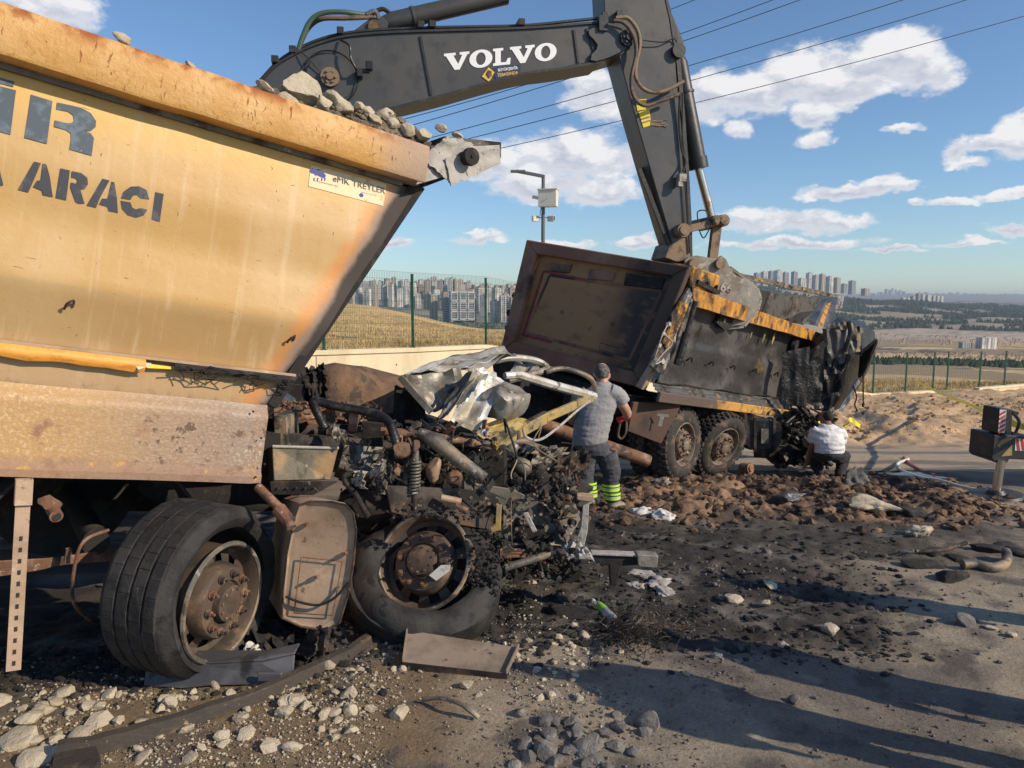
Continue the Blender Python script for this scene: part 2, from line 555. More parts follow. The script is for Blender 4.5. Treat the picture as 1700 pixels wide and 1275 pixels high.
def zt(X, Y):
    """Height of the far land."""
    a = X / Y; ly = math.log(max(Y, 10))
    i = 0
    while i < len(TA) - 2 and a > TA[i + 1]: i += 1
    fa = min(1, max(0, (a - TA[i]) / (TA[i + 1] - TA[i]))); fa = fa * fa * (3 - 2 * fa)
    j = 0
    while j < len(TD) - 2 and Y > TD[j + 1]: j += 1
    fj = (Y - TD[j]) / (TD[j + 1] - TD[j]); fj = max(-.6, min(1, fj))
    if fj > 0: fj = fj * .5 + .5 * fj * fj * (3 - 2 * fj)
    z0 = TZ[i][j] + (TZ[i][j + 1] - TZ[i][j]) * fj; z1 = TZ[i + 1][j] + (TZ[i + 1][j + 1] - TZ[i + 1][j]) * fj
    z = z0 + (z1 - z0) * fa
    k = smooth(30, 120, Y)
    return z + fbm((X * .15, Y * .15, 0), 3) * .12 * smooth(24, 40, Y) + k * fbm((X * .006, Y * .006, 2), 4) * min(9, Y * .004)


def wall_top(X):
    return interp([(-18, 1.6), (-9, 1.25), (-2.75, 1.02), (-.8, .98), (6, -.2), (13, -1.5), (17.9, -2.25), (24.6, -2.5), (44, -3.0)], X)


# ---------------------------------------------------------------- ground near the camera
def set_cols(me, cols):
    at = me.color_attributes.new('col', 'FLOAT_COLOR', 'POINT')
    at.data.foreach_set('color', np.array([c + (1,) if len(c) == 3 else c for c in cols], dtype=np.float32).ravel())


def mixc(a, b, t): return tuple(x + (y - x) * t for x, y in zip(a, b))


def ground_col(X, Y):
    n1 = fbm((X * .7, Y * .7, 5), 4); n2 = fbm((X * 2.6, Y * 2.6, 8), 4); n3 = fbm((X * .25, Y * 1.1, 4), 4)
    dusty = (.33, .275, .2); dirt = (.215, .155, .09)
    c = mixc(dusty, dirt, smooth(.3, -.5, X - .35 * (Y - 4) + n1 * .9))
    c = mixc(c, (.15, .13, .11), smooth(.0, .4, n3 + n2 * .4) * .8)
    c = mixc(c, (.09, .08, .07), smooth(.28, .42, n2 + .3 * fbm((X * 9, Y * 9, 2), 3)) * .7)
    c = mixc(c, (.4, .34, .25), smooth(.1, .45, n1 - n2 * .5) * .5)
    c = mixc(c, (.17, .13, .1), smooth(8.5, 10, Y) * .6)
    c = mixc(c, mixc((.42, .33, .23), (.2, .17, .14), smooth(-.1, .4, n3)), smooth(12.3, 14, Y + n1))
    s = soot_w(X, Y)
    c = mixc(c, (.022, .02, .018), s * (.95 - .35 * smooth(.1, .45, n2)))
    c = mixc(c, (.15, .135, .12), s * .8 * smooth(.22, .5, fbm((X * 1.4 + 7, Y * 2.2, 3), 5)))
    h = heap_w(X, Y)
    c = mixc(c, mixc((.3, .185, .11), (.06, .042, .032), smooth(-.25, .2, n2 + n1 * .6)), smooth(.15, .6, h))
    b = berm_w(X, Y)
    c = mixc(c, mixc((.66, .45, .26), (.45, .31, .18), smooth(-.2, .3, n2)), b)
    return c


def build_ground():
    xs = list(np.concatenate([np.arange(-60, -8, 4), np.arange(-8, -3.4, .3), np.arange(-3.4, 7.2, .034), np.arange(7.2, 14, .12), np.arange(14, 34, .3), np.arange(34, 90, 4)]))
    ys = list(np.concatenate([np.arange(-30, 2.8, 2), np.arange(2.8, 12.5, .034), np.arange(12.5, 20, .1), np.arange(20, 46, .18), np.arange(46, 60, 2)]))
    vs = []; cols = []; keep = {}
    W = len(xs)
    for y in ys:
        for x in xs:
            vs.append((x, y, zg(x, y))); cols.append(ground_col(x, y))
    fs = [(j * W + i, j * W + i + 1, (j + 1) * W + i + 1, (j + 1) * W + i) for j in range(len(ys) - 1) for i in range(W - 1) if ys[j] < wall_y(xs[i]) + .15]
    me = bpy.data.meshes.new('ground'); me.from_pydata(vs, [], fs)
    set_cols(me, cols)
    me.materials.append(vcol_mat('ground_mat', .93, bump=[(38, .014), (170, .005)], var=[(60, .7, 1.3), (9, .82, 1.18), (420, .8, 1.2)]))
    me.polygons.foreach_set('use_smooth', [True] * len(me.polygons))
    o = bpy.data.objects.new('ground', me); scene.collection.objects.link(o)
    tag(o, 'burnt and dusty road surface strewn with soot and soil', kind='structure')


def build_land():
    na, nd = 330, 300
    vs = []; cols = []
    for j in range(nd + 1):
        for i in range(na + 1):
            a = -1.3 + 2.6 * i / na
            # start at the wall line along this bearing
            lo, hi = 5, 60
            for _ in range(18):
                m = (lo + hi) / 2
                if m < wall_y(a * m): lo = m
                else: hi = m
            y0 = lo + .18
            Y = y0 * math.exp((j / nd) ** 1.15 * math.log(14000 / y0)); X = a * Y
            z = zt(X, Y)
            if Y < 60: z = z + (wall_top(X) - .06 - z) * smooth(y0 + 9, y0 + .5, Y)
            vs.append((X, Y, z))
            n = fbm((X * .01, Y * .01, 4), 4); n2 = fbm((X * .12, Y * .12, 6), 4)
            dry = mixc((.7, .48, .2), (.5, .35, .15), smooth(-.2, .35, n2))
            if a > .3: dry = mixc(dry, (.42, .33, .19), .5)
            c = dry
            if Y > 100:
                vd = noise.cell_vector(Vector((X * .006 + n * .6, Y * .0035 + n * .8, 0)))
                pal = [(.5, .34, .15), (.3, .22, .12), (.11, .09, .08), (.6, .43, .2), (.2, .16, .1), (.4, .27, .12)]
                c = pal[int(abs(vd.x) * 997) % 6]
            if 850 < Y < 1230 and a > .2:      # pale stone rows of the cemetery plain
                c = mixc(c, mixc((.45, .36, .28), (.3, .25, .19), smooth(-.1, .2, fbm((X * .03, Y * .05, 0), 3))), .85)
            if Y > 1230 and a > .12:
                c = mixc((.3, .24, .15), (.035, .055, .035), smooth(-.3, .05, n + fbm((X * .004, Y * .004, 9), 3)))
            if 400 < Y and a < .12: c = mixc((.13, .14, .1), (.28, .25, .2), smooth(-.2, .3, n))
            if Y > 4000: c = (.2, .2, .19)
            cols.append(c)
    W = na + 1
    fs = [(j * W + i, j * W + i + 1, (j + 1) * W + i + 1, (j + 1) * W + i) for j in range(nd) for i in range(na)]
    me = bpy.data.meshes.new('fields'); me.from_pydata(vs, [], fs); set_cols(me, cols)
    me.materials.append(vcol_mat('field_mat', .95, bump=[(5, .12)], var=[(3.5, .65, 1.35), (14, .75, 1.25), (.4, .85, 1.15)]))
    me.polygons.foreach_set('use_smooth', [True] * len(me.polygons))
    o = bpy.data.objects.new('fields', me); scene.collection.objects.link(o)
    tag(o, 'dry grass slope, ploughed fields and far hills beyond the wall', kind='structure')


build_ground()
build_land()

# ---------------------------------------------------------------- walls and fences
M('plaster', (.74, .65, .45), .9, layers=[dict(c=(.6, .5, .34), s=1.2, lo=.4, hi=.7, st=(1, 1, .6)), dict(c=(.4, .33, .24), s=9, lo=.66, hi=.78, amt=.5)], bump=[(30, .004)], coords='World')
M('fence_green', (.015, .085, .05), .55, layers=[dict(c=(.03, .13, .09), s=6, lo=.5, hi=.7)])
M('wire_green', (.04, .11, .08), .5)


def wall(pts, label, joints):
    r = root('retaining_wall', Matrix.Translation(Vector((pts[0][0], pts[0][1], wall_top(pts[0][0])))), label, 'wall')
    o = Vector((pts[0][0], pts[0][1], wall_top(pts[0][0])))
    m = MB(); cp = MB(); jm = MB()
    for (x0, y0), (x1, y1) in zip(pts, pts[1:]):
        a = Vector((x0, y0, wall_top(x0))) - o; b = Vector((x1, y1, wall_top(x1))) - o
        dn = Vector((0, 0, 3.2)); n = Vector((y1 - y0, -(x1 - x0), 0)).normalized()
        m.prism([a - Vector((0, 0, .12)), b - Vector((0, 0, .12)), b - dn, a - dn], .24, -n)
        cp.prism([a + n * .05, b + n * .05, b + n * .05 - Vector((0, 0, .118)), a + n * .05 - Vector((0, 0, .118))], .34, -n)
        L = (b - a).length; k = int(L / joints)
        for q in range(1, k + 1):
            c = a + (b - a) * (q / (k + 1)) + n * .003
            jm.beam(c - Vector((0, 0, .13)), c - Vector((0, 0, 3)), .012, .012)
        for q in range(int(L / 1.15)):
            c = a + (b - a) * ((q + .5) / int(L / 1.15)) + n * .004
            for hz in (.45, 1.4): jm.cyl(c - Vector((0, 0, hz)), c - Vector((0, 0, hz)) + n * .006, .022, seg=8)
    m.build('wall_body', 'plaster', r, 0); cp.build('coping', 'plaster', r, 0); jm.build('tie_hole_and_joint', MATS.get('dark') or M('dark', (.03, .028, .026), .9), r, 0)
    return r


wall([(-18, 6.5), (-9.0, 14.0), (-2.75, 20.8), (-0.8, 23.0), (6, 28.6)], 'long cream concrete wall under the green fence, left of the burnt tipper', 3.2)
wall([(11.5, 32.6), (18.0, 37.0), (22.6, 39.8)], 'short cream wall ending in open soil, right of the crushed cab', 2.6)
wall([(26.2, 42.0), (30, 44.5), (44, 54)], 'cream wall at the right edge behind the earth bank', 3.5)


def fence(pts, label, mesh_step, hh=2.0):
    b0 = Vector(pts[0]); r = root('mesh_fence', Matrix.Translation(b0), label, 'fence')
    for i, p in enumerate(pts):
        q = Vector(p) - b0
        m = MB(); m.box(q + Vector((0, 0, hh / 2)), (.065, .065, hh)); m.box(q + Vector((0, 0, hh + .01)), (.075, .075, .025)); m.box(q + Vector((0, 0, .012)), (.14, .14, .02))
        for k in range(6): m.box(q + Vector((0, -.045, .2 + k * (hh - .4) / 5)), (.05, .03, .03))
        m.build('post', 'fence_green', r, 0)
    for a, b in zip(pts, pts[1:]):
        a = Vector(a) - b0; b = Vector(b) - b0; m = MB(); L = (b - a).length; n = max(1, int(L / mesh_step))
        e = Vector((0, 0, 1))
        for k in range(n + 1):
            c = a + (b - a) * (k / n); m.tube([c + e * .04, c + e * (hh + .05)], .0035, 3, False)
        for k in range(int(hh / .2) + 1):
            z = e * (.06 + k * .2); m.tube([a + z, b + z], .0035, 3, False)
        m.build('wire_panel', 'wire_green', r, 0, kind='stuff')


def post_line(specs): return [tuple(P(px, py, D)) for px, py, D in specs]


fl = [(-12.6, 11.0), (-10.6, 12.75), (-8.6, 14.55), (-6.65, 16.65), (-4.7, 18.7), (-2.75, 20.8), (-.8, 23.0), (1.45, 24.9), (3.7, 26.8)]
fence([(x, y + .1, wall_top(x)) for x, y in fl], 'green welded mesh fence on the long cream wall before the dry hill', .055)
fr = [(12.6, 33.4), (15.6, 35.4), (17.95, 37.1), (20.3, 38.5), (22.5, 39.9)]
fence([(x, y + .1, wall_top(x) + (0 if x < 24 else 0)) for x, y in fr], 'green wire fence above the short cream wall right of the cab', .16)
fr2 = [(24.0, 41.2), (26.6, 42.5), (29.0, 44.0), (31.5, 45.8), (35, 48), (39, 50.8)]
fence([(x, y + .1, wall_top(x)) for x, y in fr2], 'green wire fence at the right edge over the lower wall', .16)

# ---------------------------------------------------------------- dry grass
M('dry_grass', (.66, .49, .23), .9, layers=[dict(c=(.35, .24, .1), s=.8, lo=.4, hi=.6), dict(c=(.3, .3, .12), s=1.7, lo=.58, hi=.7)], coords='World')


def grass():
    rng = random.Random(5); m = MB()
    for _ in range(15000):
        a = rng.uniform(-.3, .1) if rng.random() < .55 else rng.uniform(.4, .75)
        t = rng.random() ** 1.6
        lo, hi = 5, 60
        for _ in range(14):
            md = (lo + hi) / 2
            if md < wall_y(a * md): lo = md
            else: hi = md
        Y = lo + .5 + t * 34; X = a * Y
        z = zt(X, Y); z = z + (wall_top(X) - .06 - z) * smooth(lo + 9.18, lo + .68, Y)
        s = rng.uniform(.06, .2) * (1.3 if a > .3 else 1)
        for _ in range(3):
            dx, dy = rng.gauss(0, .06), rng.gauss(0, .06); ang = rng.random() * 6.28
            w = .006 + .0003 * Y
            b = Vector((X + dx, Y + dy, z - .03))
            m.add([b + Vector((w * math.cos(ang), w * math.sin(ang), 0)), b - Vector((w * math.cos(ang), w * math.sin(ang), 0)), b + Vector((rng.gauss(0, .25) * s, rng.gauss(0, .25) * s, s))], [(0, 1, 2)])
    m.build('dry_grass', 'dry_grass', None, 0, label='dry yellow grass on the slope behind the walls', kind='stuff')
    m = MB()
    for _ in range(2600):              # weeds and straw on the bank
        X = rng.uniform(8, 30); Y = rng.uniform(21, wall_y(X) - .3)
        if Y < 21: continue
        z = zg(X, Y)
        s = rng.uniform(.04, .16)
        for _ in range(3):
            ang = rng.random() * 6.28; w = .012
            b = Vector((X + rng.gauss(0, .05), Y + rng.gauss(0, .05), z - .02))
            m.add([b + Vector((w, 0, 0)), b - Vector((w, 0, 0)), b + Vector((rng.gauss(0, .5) * s, rng.gauss(0, .5) * s, s))], [(0, 1, 2)])
    m.build('bank_weeds', 'dry_grass', None, 0, label='dry weeds and straw on the bare earth bank', kind='stuff')


grass()

# ---------------------------------------------------------------- far towns
M('tower_white', (.74, .71, .65), .8, layers=[dict(c=(.5, .49, .47), s=.08, lo=.45, hi=.6)], coords='World')
M('tower_beige', (.5, .43, .34), .85)
M('tower_grey', (.42, .42, .41), .8)
M('tower_pink', (.45, .32, .27), .85)
M('tower_glass', (.07, .09, .12), .25)
M('roof_red', (.33, .15, .1), .85)
M('roof_flat', (.35, .34, .33), .9)


def tower_parts(kind, nf, bays, mat, roof):
    """Unit tower 1 x 1 x 1 (scaled per instance): recessed glazing, floor slabs, piers, roof."""
    core = MB(); core.box((0, 0, .485), (.9, .9, .97))
    w = MB()
    for k in range(nf + 1):
        w.box((0, 0, .97 * k / nf), (1.0, 1.0, .97 / nf * .36))
    for k in range(bays + 1):
        x = -.5 + k / bays; wd = (.10 if kind else .16) if k % 2 == 0 else .05
        x = max(-.5 + wd / 2, min(.5 - wd / 2, x))
        for s in (-1, 1):
            w.box((x, s * .485, .485), (wd, .06, .97)); w.box((s * .485, x, .485), (.06, wd, .97))
    if kind == 2: w.box((.0, -.5, .485), (.3, .08, .97)); w.box((.5, 0, .485), (.08, .3, .97))
    r = MB(); r.box((0, 0, .985), (.96, .96, .03)); r.box((.1, .1, 1.02), (.35, .3, .06))
    return core, w, r, mat, roof


PROTO = []
for args in [(0, 12, 4, 'tower_white', 'roof_flat'), (1, 14, 6, 'tower_white', 'roof_red'), (2, 12, 4, 'tower_beige', 'roof_flat'),
             (1, 10, 5, 'tower_grey', 'roof_flat'), (2, 16, 4, 'tower_white', 'roof_flat'), (0, 9, 3, 'tower_pink', 'roof_red')]:
    c, w, r, mt, rf = tower_parts(*args)
    rt = root('apartment_tower', Vector((0, 0, 0)), 'x', 'building')
    c.build('glazing', 'tower_glass', rt, 0); w.build('wall', mt, rt, 0); r.build('roof', rf, rt, 0)
    PROTO.append([rt, False])


def tower(px, base, top, wpx, D, v, label, group, yaw=None, dpt=1.0, name='apartment_tower'):
    p = PROTO[v % len(PROTO)]
    o = copy_tree(p[0]) if p[1] else p[0]
    p[1] = True
    o.name = name
    b = P(px, base, D); t = P(px, top, D)
    hgt = t.z - b.z; w = wpx / F * D
    o.location = (b.x, b.y, b.z - hgt * .06)
    o.scale = (w * .82, w * .82 * dpt, hgt * 1.06)
    o.rotation_euler = (0, 0, yaw if yaw is not None else .3)
    tag(o, label, 'building', group); return o


def nth(k):
    o = ['first', 'second', 'third', 'fourth', 'fifth', 'sixth', 'seventh', 'eighth', 'ninth', 'tenth', 'eleventh', 'twelfth', 'thirteenth', 'fourteenth', 'fifteenth', 'sixteenth', 'seventeenth', 'eighteenth', 'nineteenth', 'twentieth']
    return o[k] if k < 20 else ('twenty-' + o[k - 20] if k < 29 else 'thirtieth')


HUE = ['white', 'red-roofed', 'beige', 'grey', 'slim', 'pinkish']


def towns():
    rng = random.Random(12)
    gl = 'apartment towers in the city beyond the dry hill'
    rows = [(585, 868, 11, 1900, 486, (18, 27), 'tower from the left on the skyline ridge of the left city'),
            (582, 868, 10, 1500, 497, (22, 34), 'tower from the left in the middle row of the left city'),
            (584, 700, 12, 1150, 508, (24, 40), 'tower from the left above the hill crest, left of the near fence post'),
            (694, 868, 13, 1150, 520, (30, 44), 'tower from the left in the second row between the two fence posts'),
            (720, 868, 17, 900, 533, (34, 48), 'tower from the left in the tall front row behind the hill crest')]
    for x0, x1, st, D, base, hh, lab in rows:
        x = x0; cnt = 0
        while x < x1:
            v_ = rng.randrange(6); cnt += 1
            h = rng.uniform(*hh); w = st * rng.uniform(.72, 1.05)
            if D == 1900: h *= 1.0 - .35 * smooth(745, 800, x)
            if D == 1500: h *= 1.0 - .3 * smooth(760, 830, x)
            tower(x, base + rng.uniform(-2, 2) , base - h, w, D * rng.uniform(.96, 1.04), v_, HUE[v_] + ' ' + lab.replace('tower', 'tower, ' + nth(cnt - 1), 1), gl, rng.choice((.3, .5, .15, -.2)) + rng.uniform(-.05, .05), rng.uniform(.8, 1.3))
            x += st * rng.uniform(.8, 1.25)
    # nearest block: dark glass with white square frames
    big = root('framed_tower', P(766, 532, 860), 'tall grey tower with white square frames on its front, between the fence posts', 'building')
    W = 38 / F * 860; H = (532 - 484) / F * 860; R = Matrix.Rotation(.25, 3, 'Z')
    m = MB(); m.box(R @ Vector((0, 0, H / 2)), (W, W * .6, H), R); m.build('wall', 'tower_grey', big, 0)
    fr_ = MB()
    for cx in (-.36, .02, .38):
        for k in range(3):
            z0 = H * (.05 + k * .32); z1 = z0 + H * .26; x0, x1 = W * (cx - .13), W * (cx + .13)
            for a, b in (((x0, z0), (x1, z0)), ((x1, z0), (x1, z1)), ((x1, z1), (x0, z1)), ((x0, z1), (x0, z0))):
                fr_.beam(R @ Vector((a[0], -W * .31, a[1])), R @ Vector((b[0], -W * .31, b[1])), .9, .9)
    fr_.build('window_frame', 'tower_white', big, 0)
    wn_ = MB()
    for k in range(15):
        wn_.box(R @ Vector((0, -W * .3 - .1, H * (.04 + k * .064))), (W * .94, .5, H * .03), R)
    wn_.build('glazing', 'tower_glass', big, 0)
    g2 = 'apartment towers on the hill behind the burnt tipper'
    for q_, (px, b, t, w, v) in enumerate([(1256, 474, 453, 9, 3), (1268, 474, 451, 10, 0), (1280, 475, 450, 11, 3), (1291, 475, 449, 12, 1), (1303, 477, 452, 10, 3),
                           (1318, 478, 451, 9, 3), (1330, 480, 462, 13, 0), (1343, 481, 453, 10, 0), (1354, 482, 457, 11, 4), (1364, 482, 455, 9, 2), (1377, 484, 459, 12, 4),
                           (1389, 485, 461, 9, 2), (1401, 486, 471, 9, 3), (1414, 487, 466, 10, 3), (1436, 490, 479, 11, 2)]):
        tower(px, b, t, w, 2600 + rng.uniform(-90, 90), v, HUE[v] + ' tower, ' + nth(q_) + ' from the left on the hill above the burnt tipper', g2, .35)
    for q_, (px, b, t, w, v) in enumerate([(1499, 502, 494, 8, 0), (1507, 503, 494, 7, 4), (1515, 504, 492, 8, 2), (1524, 505, 487, 8, 3), (1531, 504, 488, 7, 4), (1540, 503, 490, 9, 0), (1549, 502, 491, 7, 4), (1556, 501, 491, 7, 1), (1562, 501, 492, 6, 4)]):
        tower(px, b, t, w, 2750, v, 'small tower, ' + nth(q_) + ' from the left in the cluster on the wooded hill', 'white towers on the wooded hill', .35)
    for k in range(70):
        px = 1445 + k * 4.6 + rng.uniform(-2, 2)
        h = rng.uniform(4, 9) + 7 * math.exp(-((px - 1480) / 16) ** 2)
        tower(px, 493, 490 - h + 4 + (2 if px > 1640 else 0), rng.uniform(3, 6), 8600 + rng.uniform(-500, 500), 3 if rng.random() < .6 else 0, 'hazy blue tower on the far skyline at right', 'hazy towers on the far skyline', .4)
    # unfinished concrete block in the valley
    for px, b, t, w, lab, v in [(1602, 582, 568, 22, 'dark unfinished apartment block beside the larger one in the valley', 3), (1636, 583, 560, 34, 'large grey unfinished apartment block alone in the valley', 0)]:
        o = tower(px, b, t, w, 640, v, lab, None, .2, .5, 'unfinished_block')
        if 'group' in o: del o['group']
    m = MB(); c2 = MB()
    for _ in range(700):               # small houses too tiny to single out
        if rng.random() < .45: px, py, D = rng.uniform(770, 865), rng.uniform(470, 492), rng.uniform(1700, 2200)
        elif rng.random() < .6: px, py, D = rng.uniform(1460, 1700), rng.uniform(594, 602), rng.uniform(430, 520)
        else: px, py, D = rng.uniform(1445, 1700), rng.uniform(560, 575), rng.uniform(760, 1000)
        p = P(px, py, D); p.z = zt(p.x, p.y); s = D * rng.uniform(1.2, 3.2) / F
        m.box((p.x, p.y, p.z + s * .4), (s, s, s * .8)); c2.box((p.x, p.y, p.z + s * .88), (s * 1.08, s * 1.08, s * .16))
    m.build('distant_houses', 'tower_beige', None, 0, label='tiny pale houses scattered over the far slopes', kind='stuff')
    c2.build('distant_house_roofs', 'roof_red', None, 0, label='tiny reddish roofs of the far houses', kind='stuff')


towns()
M('pine', (.035, .06, .035), .95, layers=[dict(c=(.06, .085, .05), s=.05, lo=.4, hi=.6)], coords='World')


def forest():
    rng = random.Random(8); m = MB()
    for _ in range(12000):
        a = rng.uniform(.2, .75); Y = rng.uniform(1260, 2500); X = a * Y
        if fbm((X * .004, Y * .004, 9), 3) + fbm((X * .01, Y * .01, 4), 3) < -.12: continue
        z = zt(X, Y); s = rng.uniform(5, 10)
        k = 5; vs = [(X + s * .45 * math.cos(6.28 * q / k), Y + s * .45 * math.sin(6.28 * q / k), z + s * .25 * rng.random()) for q in range(k)] + [(X, Y, z + s)]
        m.add(vs, [(q, (q + 1) % k, k) for q in range(k)])
    for _ in range(1500):
        a, Y = (rng.uniform(.44, .75), rng.gauss(330, 26)) if rng.random() < .5 else (rng.uniform(-.23, 0), rng.uniform(550, 860))
        X = a * Y; z = zt(X, Y); s = rng.uniform(1.6, 3.2)
        k = 5; vs = [(X + s * .5 * math.cos(6.28 * q / k), Y + s * .5 * math.sin(6.28 * q / k), z + s * .2 * rng.random()) for q in range(k)] + [(X, Y, z + s)]
        m.add(vs, [(q, (q + 1) % k, k) for q in range(k)])
    m.build('far_woods', 'pine', None, 0, label='dark pine woods covering the far hill at right', kind='stuff')


forest()

# the air between: pale even haze in one closed box
hz = bpy.data.materials.new('haze_air'); hz.use_nodes = True
hn = hz.node_tree.nodes; hn.clear()
ho = hn.new('ShaderNodeOutputMaterial'); hv = hn.new('ShaderNodeVolumePrincipled')
hv.inputs['Color'].default_value = (.72, .82, .95, 1); hv.inputs['Density'].default_value = 1.15e-4; hv.inputs['Anisotropy'].default_value = .3
hz.node_tree.links.new(hv.outputs[0], ho.inputs['Volume'])
hb = MB(); hb.box((0, 6900, -92), (40000, 14600, 404))
ho_ = hb.build('haze', hz, None, 0, label='thin blue haze over the far hills and skyline', kind='stuff')

# ---------------------------------------------------------------- metal, rubber, soot
M('gold_paint', (.5, .305, .105), .48, layers=[
    dict(c=(.56, .38, .175), s=1.3, lo=.42, hi=.66, st=(1, 1, .4)), dict(c=(.7, .43, .1), ax=[(2, -.62, -.36, .12)], ws=2, amt=.6), dict(c=(.36, .25, .13), ax=[(2, -1.34, -1.38, .01)], amt=.5),  # brighter band under the rail; below the bend, shade painted into the gold
    dict(c=(.64, .48, .3), s=5, lo=.52, hi=.72, st=(2.4, 1, .09), amt=.55), dict(c=(.2, .11, .05), s=16, lo=.68, hi=.74, st=(.5, 1, 3), r=.9),
    dict(c=(.42, .25, .1), s=38, lo=.64, hi=.7, amt=.8),
    dict(c=(.2, .09, .035), s=26, lo=.7, hi=.74, st=(1.6, 1, .7), r=.9),
    dict(c=(.5, .34, .2), ax=[(2, -1.6, -1.95, .25)], ws=5, amt=.7),
    dict(c=(.62, .24, .05), ax=[((.92, 0, -.42), -.22, -.07, .2)], ws=3, amt=.75),
    dict(c=(.3, .22, .17), ax=[((.92, 0, -.42), -.12, -.03, .14)], ws=3, r=.7),
    dict(c=(.06, .05, .045), ax=[((.92, 0, -.42), -.05, .0, .07)], ws=5, r=.85),
    dict(c=(.1, .07, .05), ax=[(2, -1.87, -1.97, .16)], ws=9, s=12, lo=.45, hi=.66, r=.9, amt=.8)],
  bump=[(1.6, .010), (80, .0004)])

M('rail_paint', (.56, .3, .08), .5, layers=[
    dict(c=(.63, .38, .14), s=3, lo=.4, hi=.65),
    dict(c=(.5, .26, .07), s=34, lo=.56, hi=.66, st=(1, 1, .6)),
    dict(c=(.3, .1, .03), s=14, lo=.62, hi=.7, st=(2.4, 1, .6), r=.85),
    dict(c=(.34, .1, .03), s=5, lo=.45, hi=.62, ax=[(2, -.09, 0, .08)], r=.9),
    dict(c=(.42, .3, .22), ax=[(0, -.55, -.1, .35)], r=.8), dict(c=(.45, .12, .03), s=7, lo=.6, hi=.72, ax=[(0, -.6, -.2, .1)], r=.9)],
  bump=[(26, .006), (90, .002)])
M('skirt_paint', (.49, .3, .12), .5, layers=[
    dict(c=(.31, .225, .165), ax=[(0, -2.3, -1.1, .7)], r=.5),
    dict(c=(.5, .36, .26), s=42, lo=.5, hi=.6, st=(1, 1, 2), amt=.6), dict(c=(.62, .42, .22), s=46, lo=.54, hi=.62, ax=[(0, -1.7, -2.2, .5)]), dict(c=(.5, .46, .42), s=50, lo=.56, hi=.62, ax=[(0, -1.2, -1.0, .2), (2, -2.1, -2.2, .1)]),
    dict(c=(.28, .14, .09), s=7, lo=.58, hi=.7, r=.85, amt=.8),
    dict(c=(.16, .11, .08), s=16, lo=.58, hi=.64, ax=[(2, -2.02, -2.08, .04), (0, -1.75, -1.6, .1)], r=.95),
    dict(c=(.32, .29, .27), s=3, lo=.4, hi=.6, ax=[(0, -1.2, -.85, .3)], r=.4),
    dict(c=(.26, .16, .11), ax=[(2, -2.3, -2.36, .06)], amt=.7, r=.8),
    dict(c=(.55, .3, .07), s=8, lo=.6, hi=.68, ax=[(2, -2.28, -2.36, .04)])],
  bump=[(40, .004), (120, .0015)])
M('burnt_steel', (.09, .075, .065), .62, .3, layers=[
    dict(c=(.17, .1, .062), s=5, lo=.48, hi=.64, r=.85), dict(c=(.03, .027, .025), s=3, lo=.42, hi=.58, r=.9),
    dict(c=(.3, .26, .22), s=13, lo=.6, hi=.7, r=.7)], bump=[(40, .004), (160, .001)])
M('rim_burnt', (.11, .078, .058), .65, .2, layers=[dict(c=(.21, .14, .09), s=6, lo=.5, hi=.66), dict(c=(.06, .05, .04), s=5, lo=.5, hi=.64)], bump=[(40, .004)])
M('grey_steel', (.155, .145, .125), .55, .35, layers=[
    dict(c=(.34, .26, .17), s=4, lo=.48, hi=.64, r=.8), dict(c=(.06, .05, .045), s=5, lo=.5, hi=.64, r=.85),
    dict(c=(.4, .38, .35), s=18, lo=.6, hi=.7)], bump=[(50, .003)])
M('rust_steel', (.2, .1, .06), .85, .1, layers=[
    dict(c=(.33, .21, .14), s=7, lo=.48, hi=.64), dict(c=(.06, .045, .04), s=4, lo=.5, hi=.62), dict(c=(.42, .35, .3), s=20, lo=.62, hi=.72)], bump=[(60, .004)])
M('tan_steel', (.45, .32, .22), .55, .15, layers=[
    dict(c=(.34, .23, .15), s=4, lo=.45, hi=.65), dict(c=(.12, .08, .06), s=12, lo=.63, hi=.72, r=.9),
    dict(c=(.55, .42, .3), s=9, lo=.55, hi=.7)], bump=[(12, .004), (80, .001)])
M('soot', (.022, .02, .019), .92, layers=[dict(c=(.06, .05, .043), s=9, lo=.52, hi=.68), dict(c=(.14, .13, .12), s=22, lo=.68, hi=.76)], bump=[(25, .01)])
M('soot_shiny', (.018, .017, .018), .3, layers=[dict(c=(.05, .045, .04), s=9, lo=.5, hi=.65, r=.8)], bump=[(14, .012)])
M('burnt_rubber', (.022, .021, .021), .7, layers=[dict(c=(.042, .04, .039), s=4, lo=.45, hi=.62, r=.85), dict(c=(.012, .012, .012), s=10, lo=.52, hi=.66), dict(c=(.13, .11, .09), s=40, lo=.66, hi=.74, amt=.7)], bump=[(30, .006), (110, .002)])
M('ash_white', (.42, .4, .37), .85, layers=[dict(c=(.35, .33, .31), s=8, lo=.45, hi=.6), dict(c=(.12, .1, .09), s=16, lo=.6, hi=.68)], bump=[(30, .01)])
M('white_sheet', (.62, .61, .57), .45, .25, layers=[
    dict(c=(.42, .38, .29), s=3, lo=.48, hi=.62, r=.6), dict(c=(.14, .12, .1), s=5, lo=.58, hi=.68, r=.8), dict(c=(.3, .29, .28), s=12, lo=.58, hi=.68)], bump=[(6, .012), (50, .002)])
M('dull_sheet', (.34, .32, .28), .5, .3, layers=[
    dict(c=(.2, .17, .13), s=3, lo=.45, hi=.6), dict(c=(.05, .045, .04), s=4, lo=.55, hi=.68, r=.8), dict(c=(.5, .48, .44), s=9, lo=.58, hi=.68)], bump=[(6, .012), (50, .002)])
M('char_yellow', (.4, .29, .1), .6, layers=[dict(c=(.3, .24, .13), s=6, lo=.45, hi=.6), dict(c=(.06, .055, .04), s=5, lo=.5, hi=.62, r=.9)], bump=[(30, .004)])
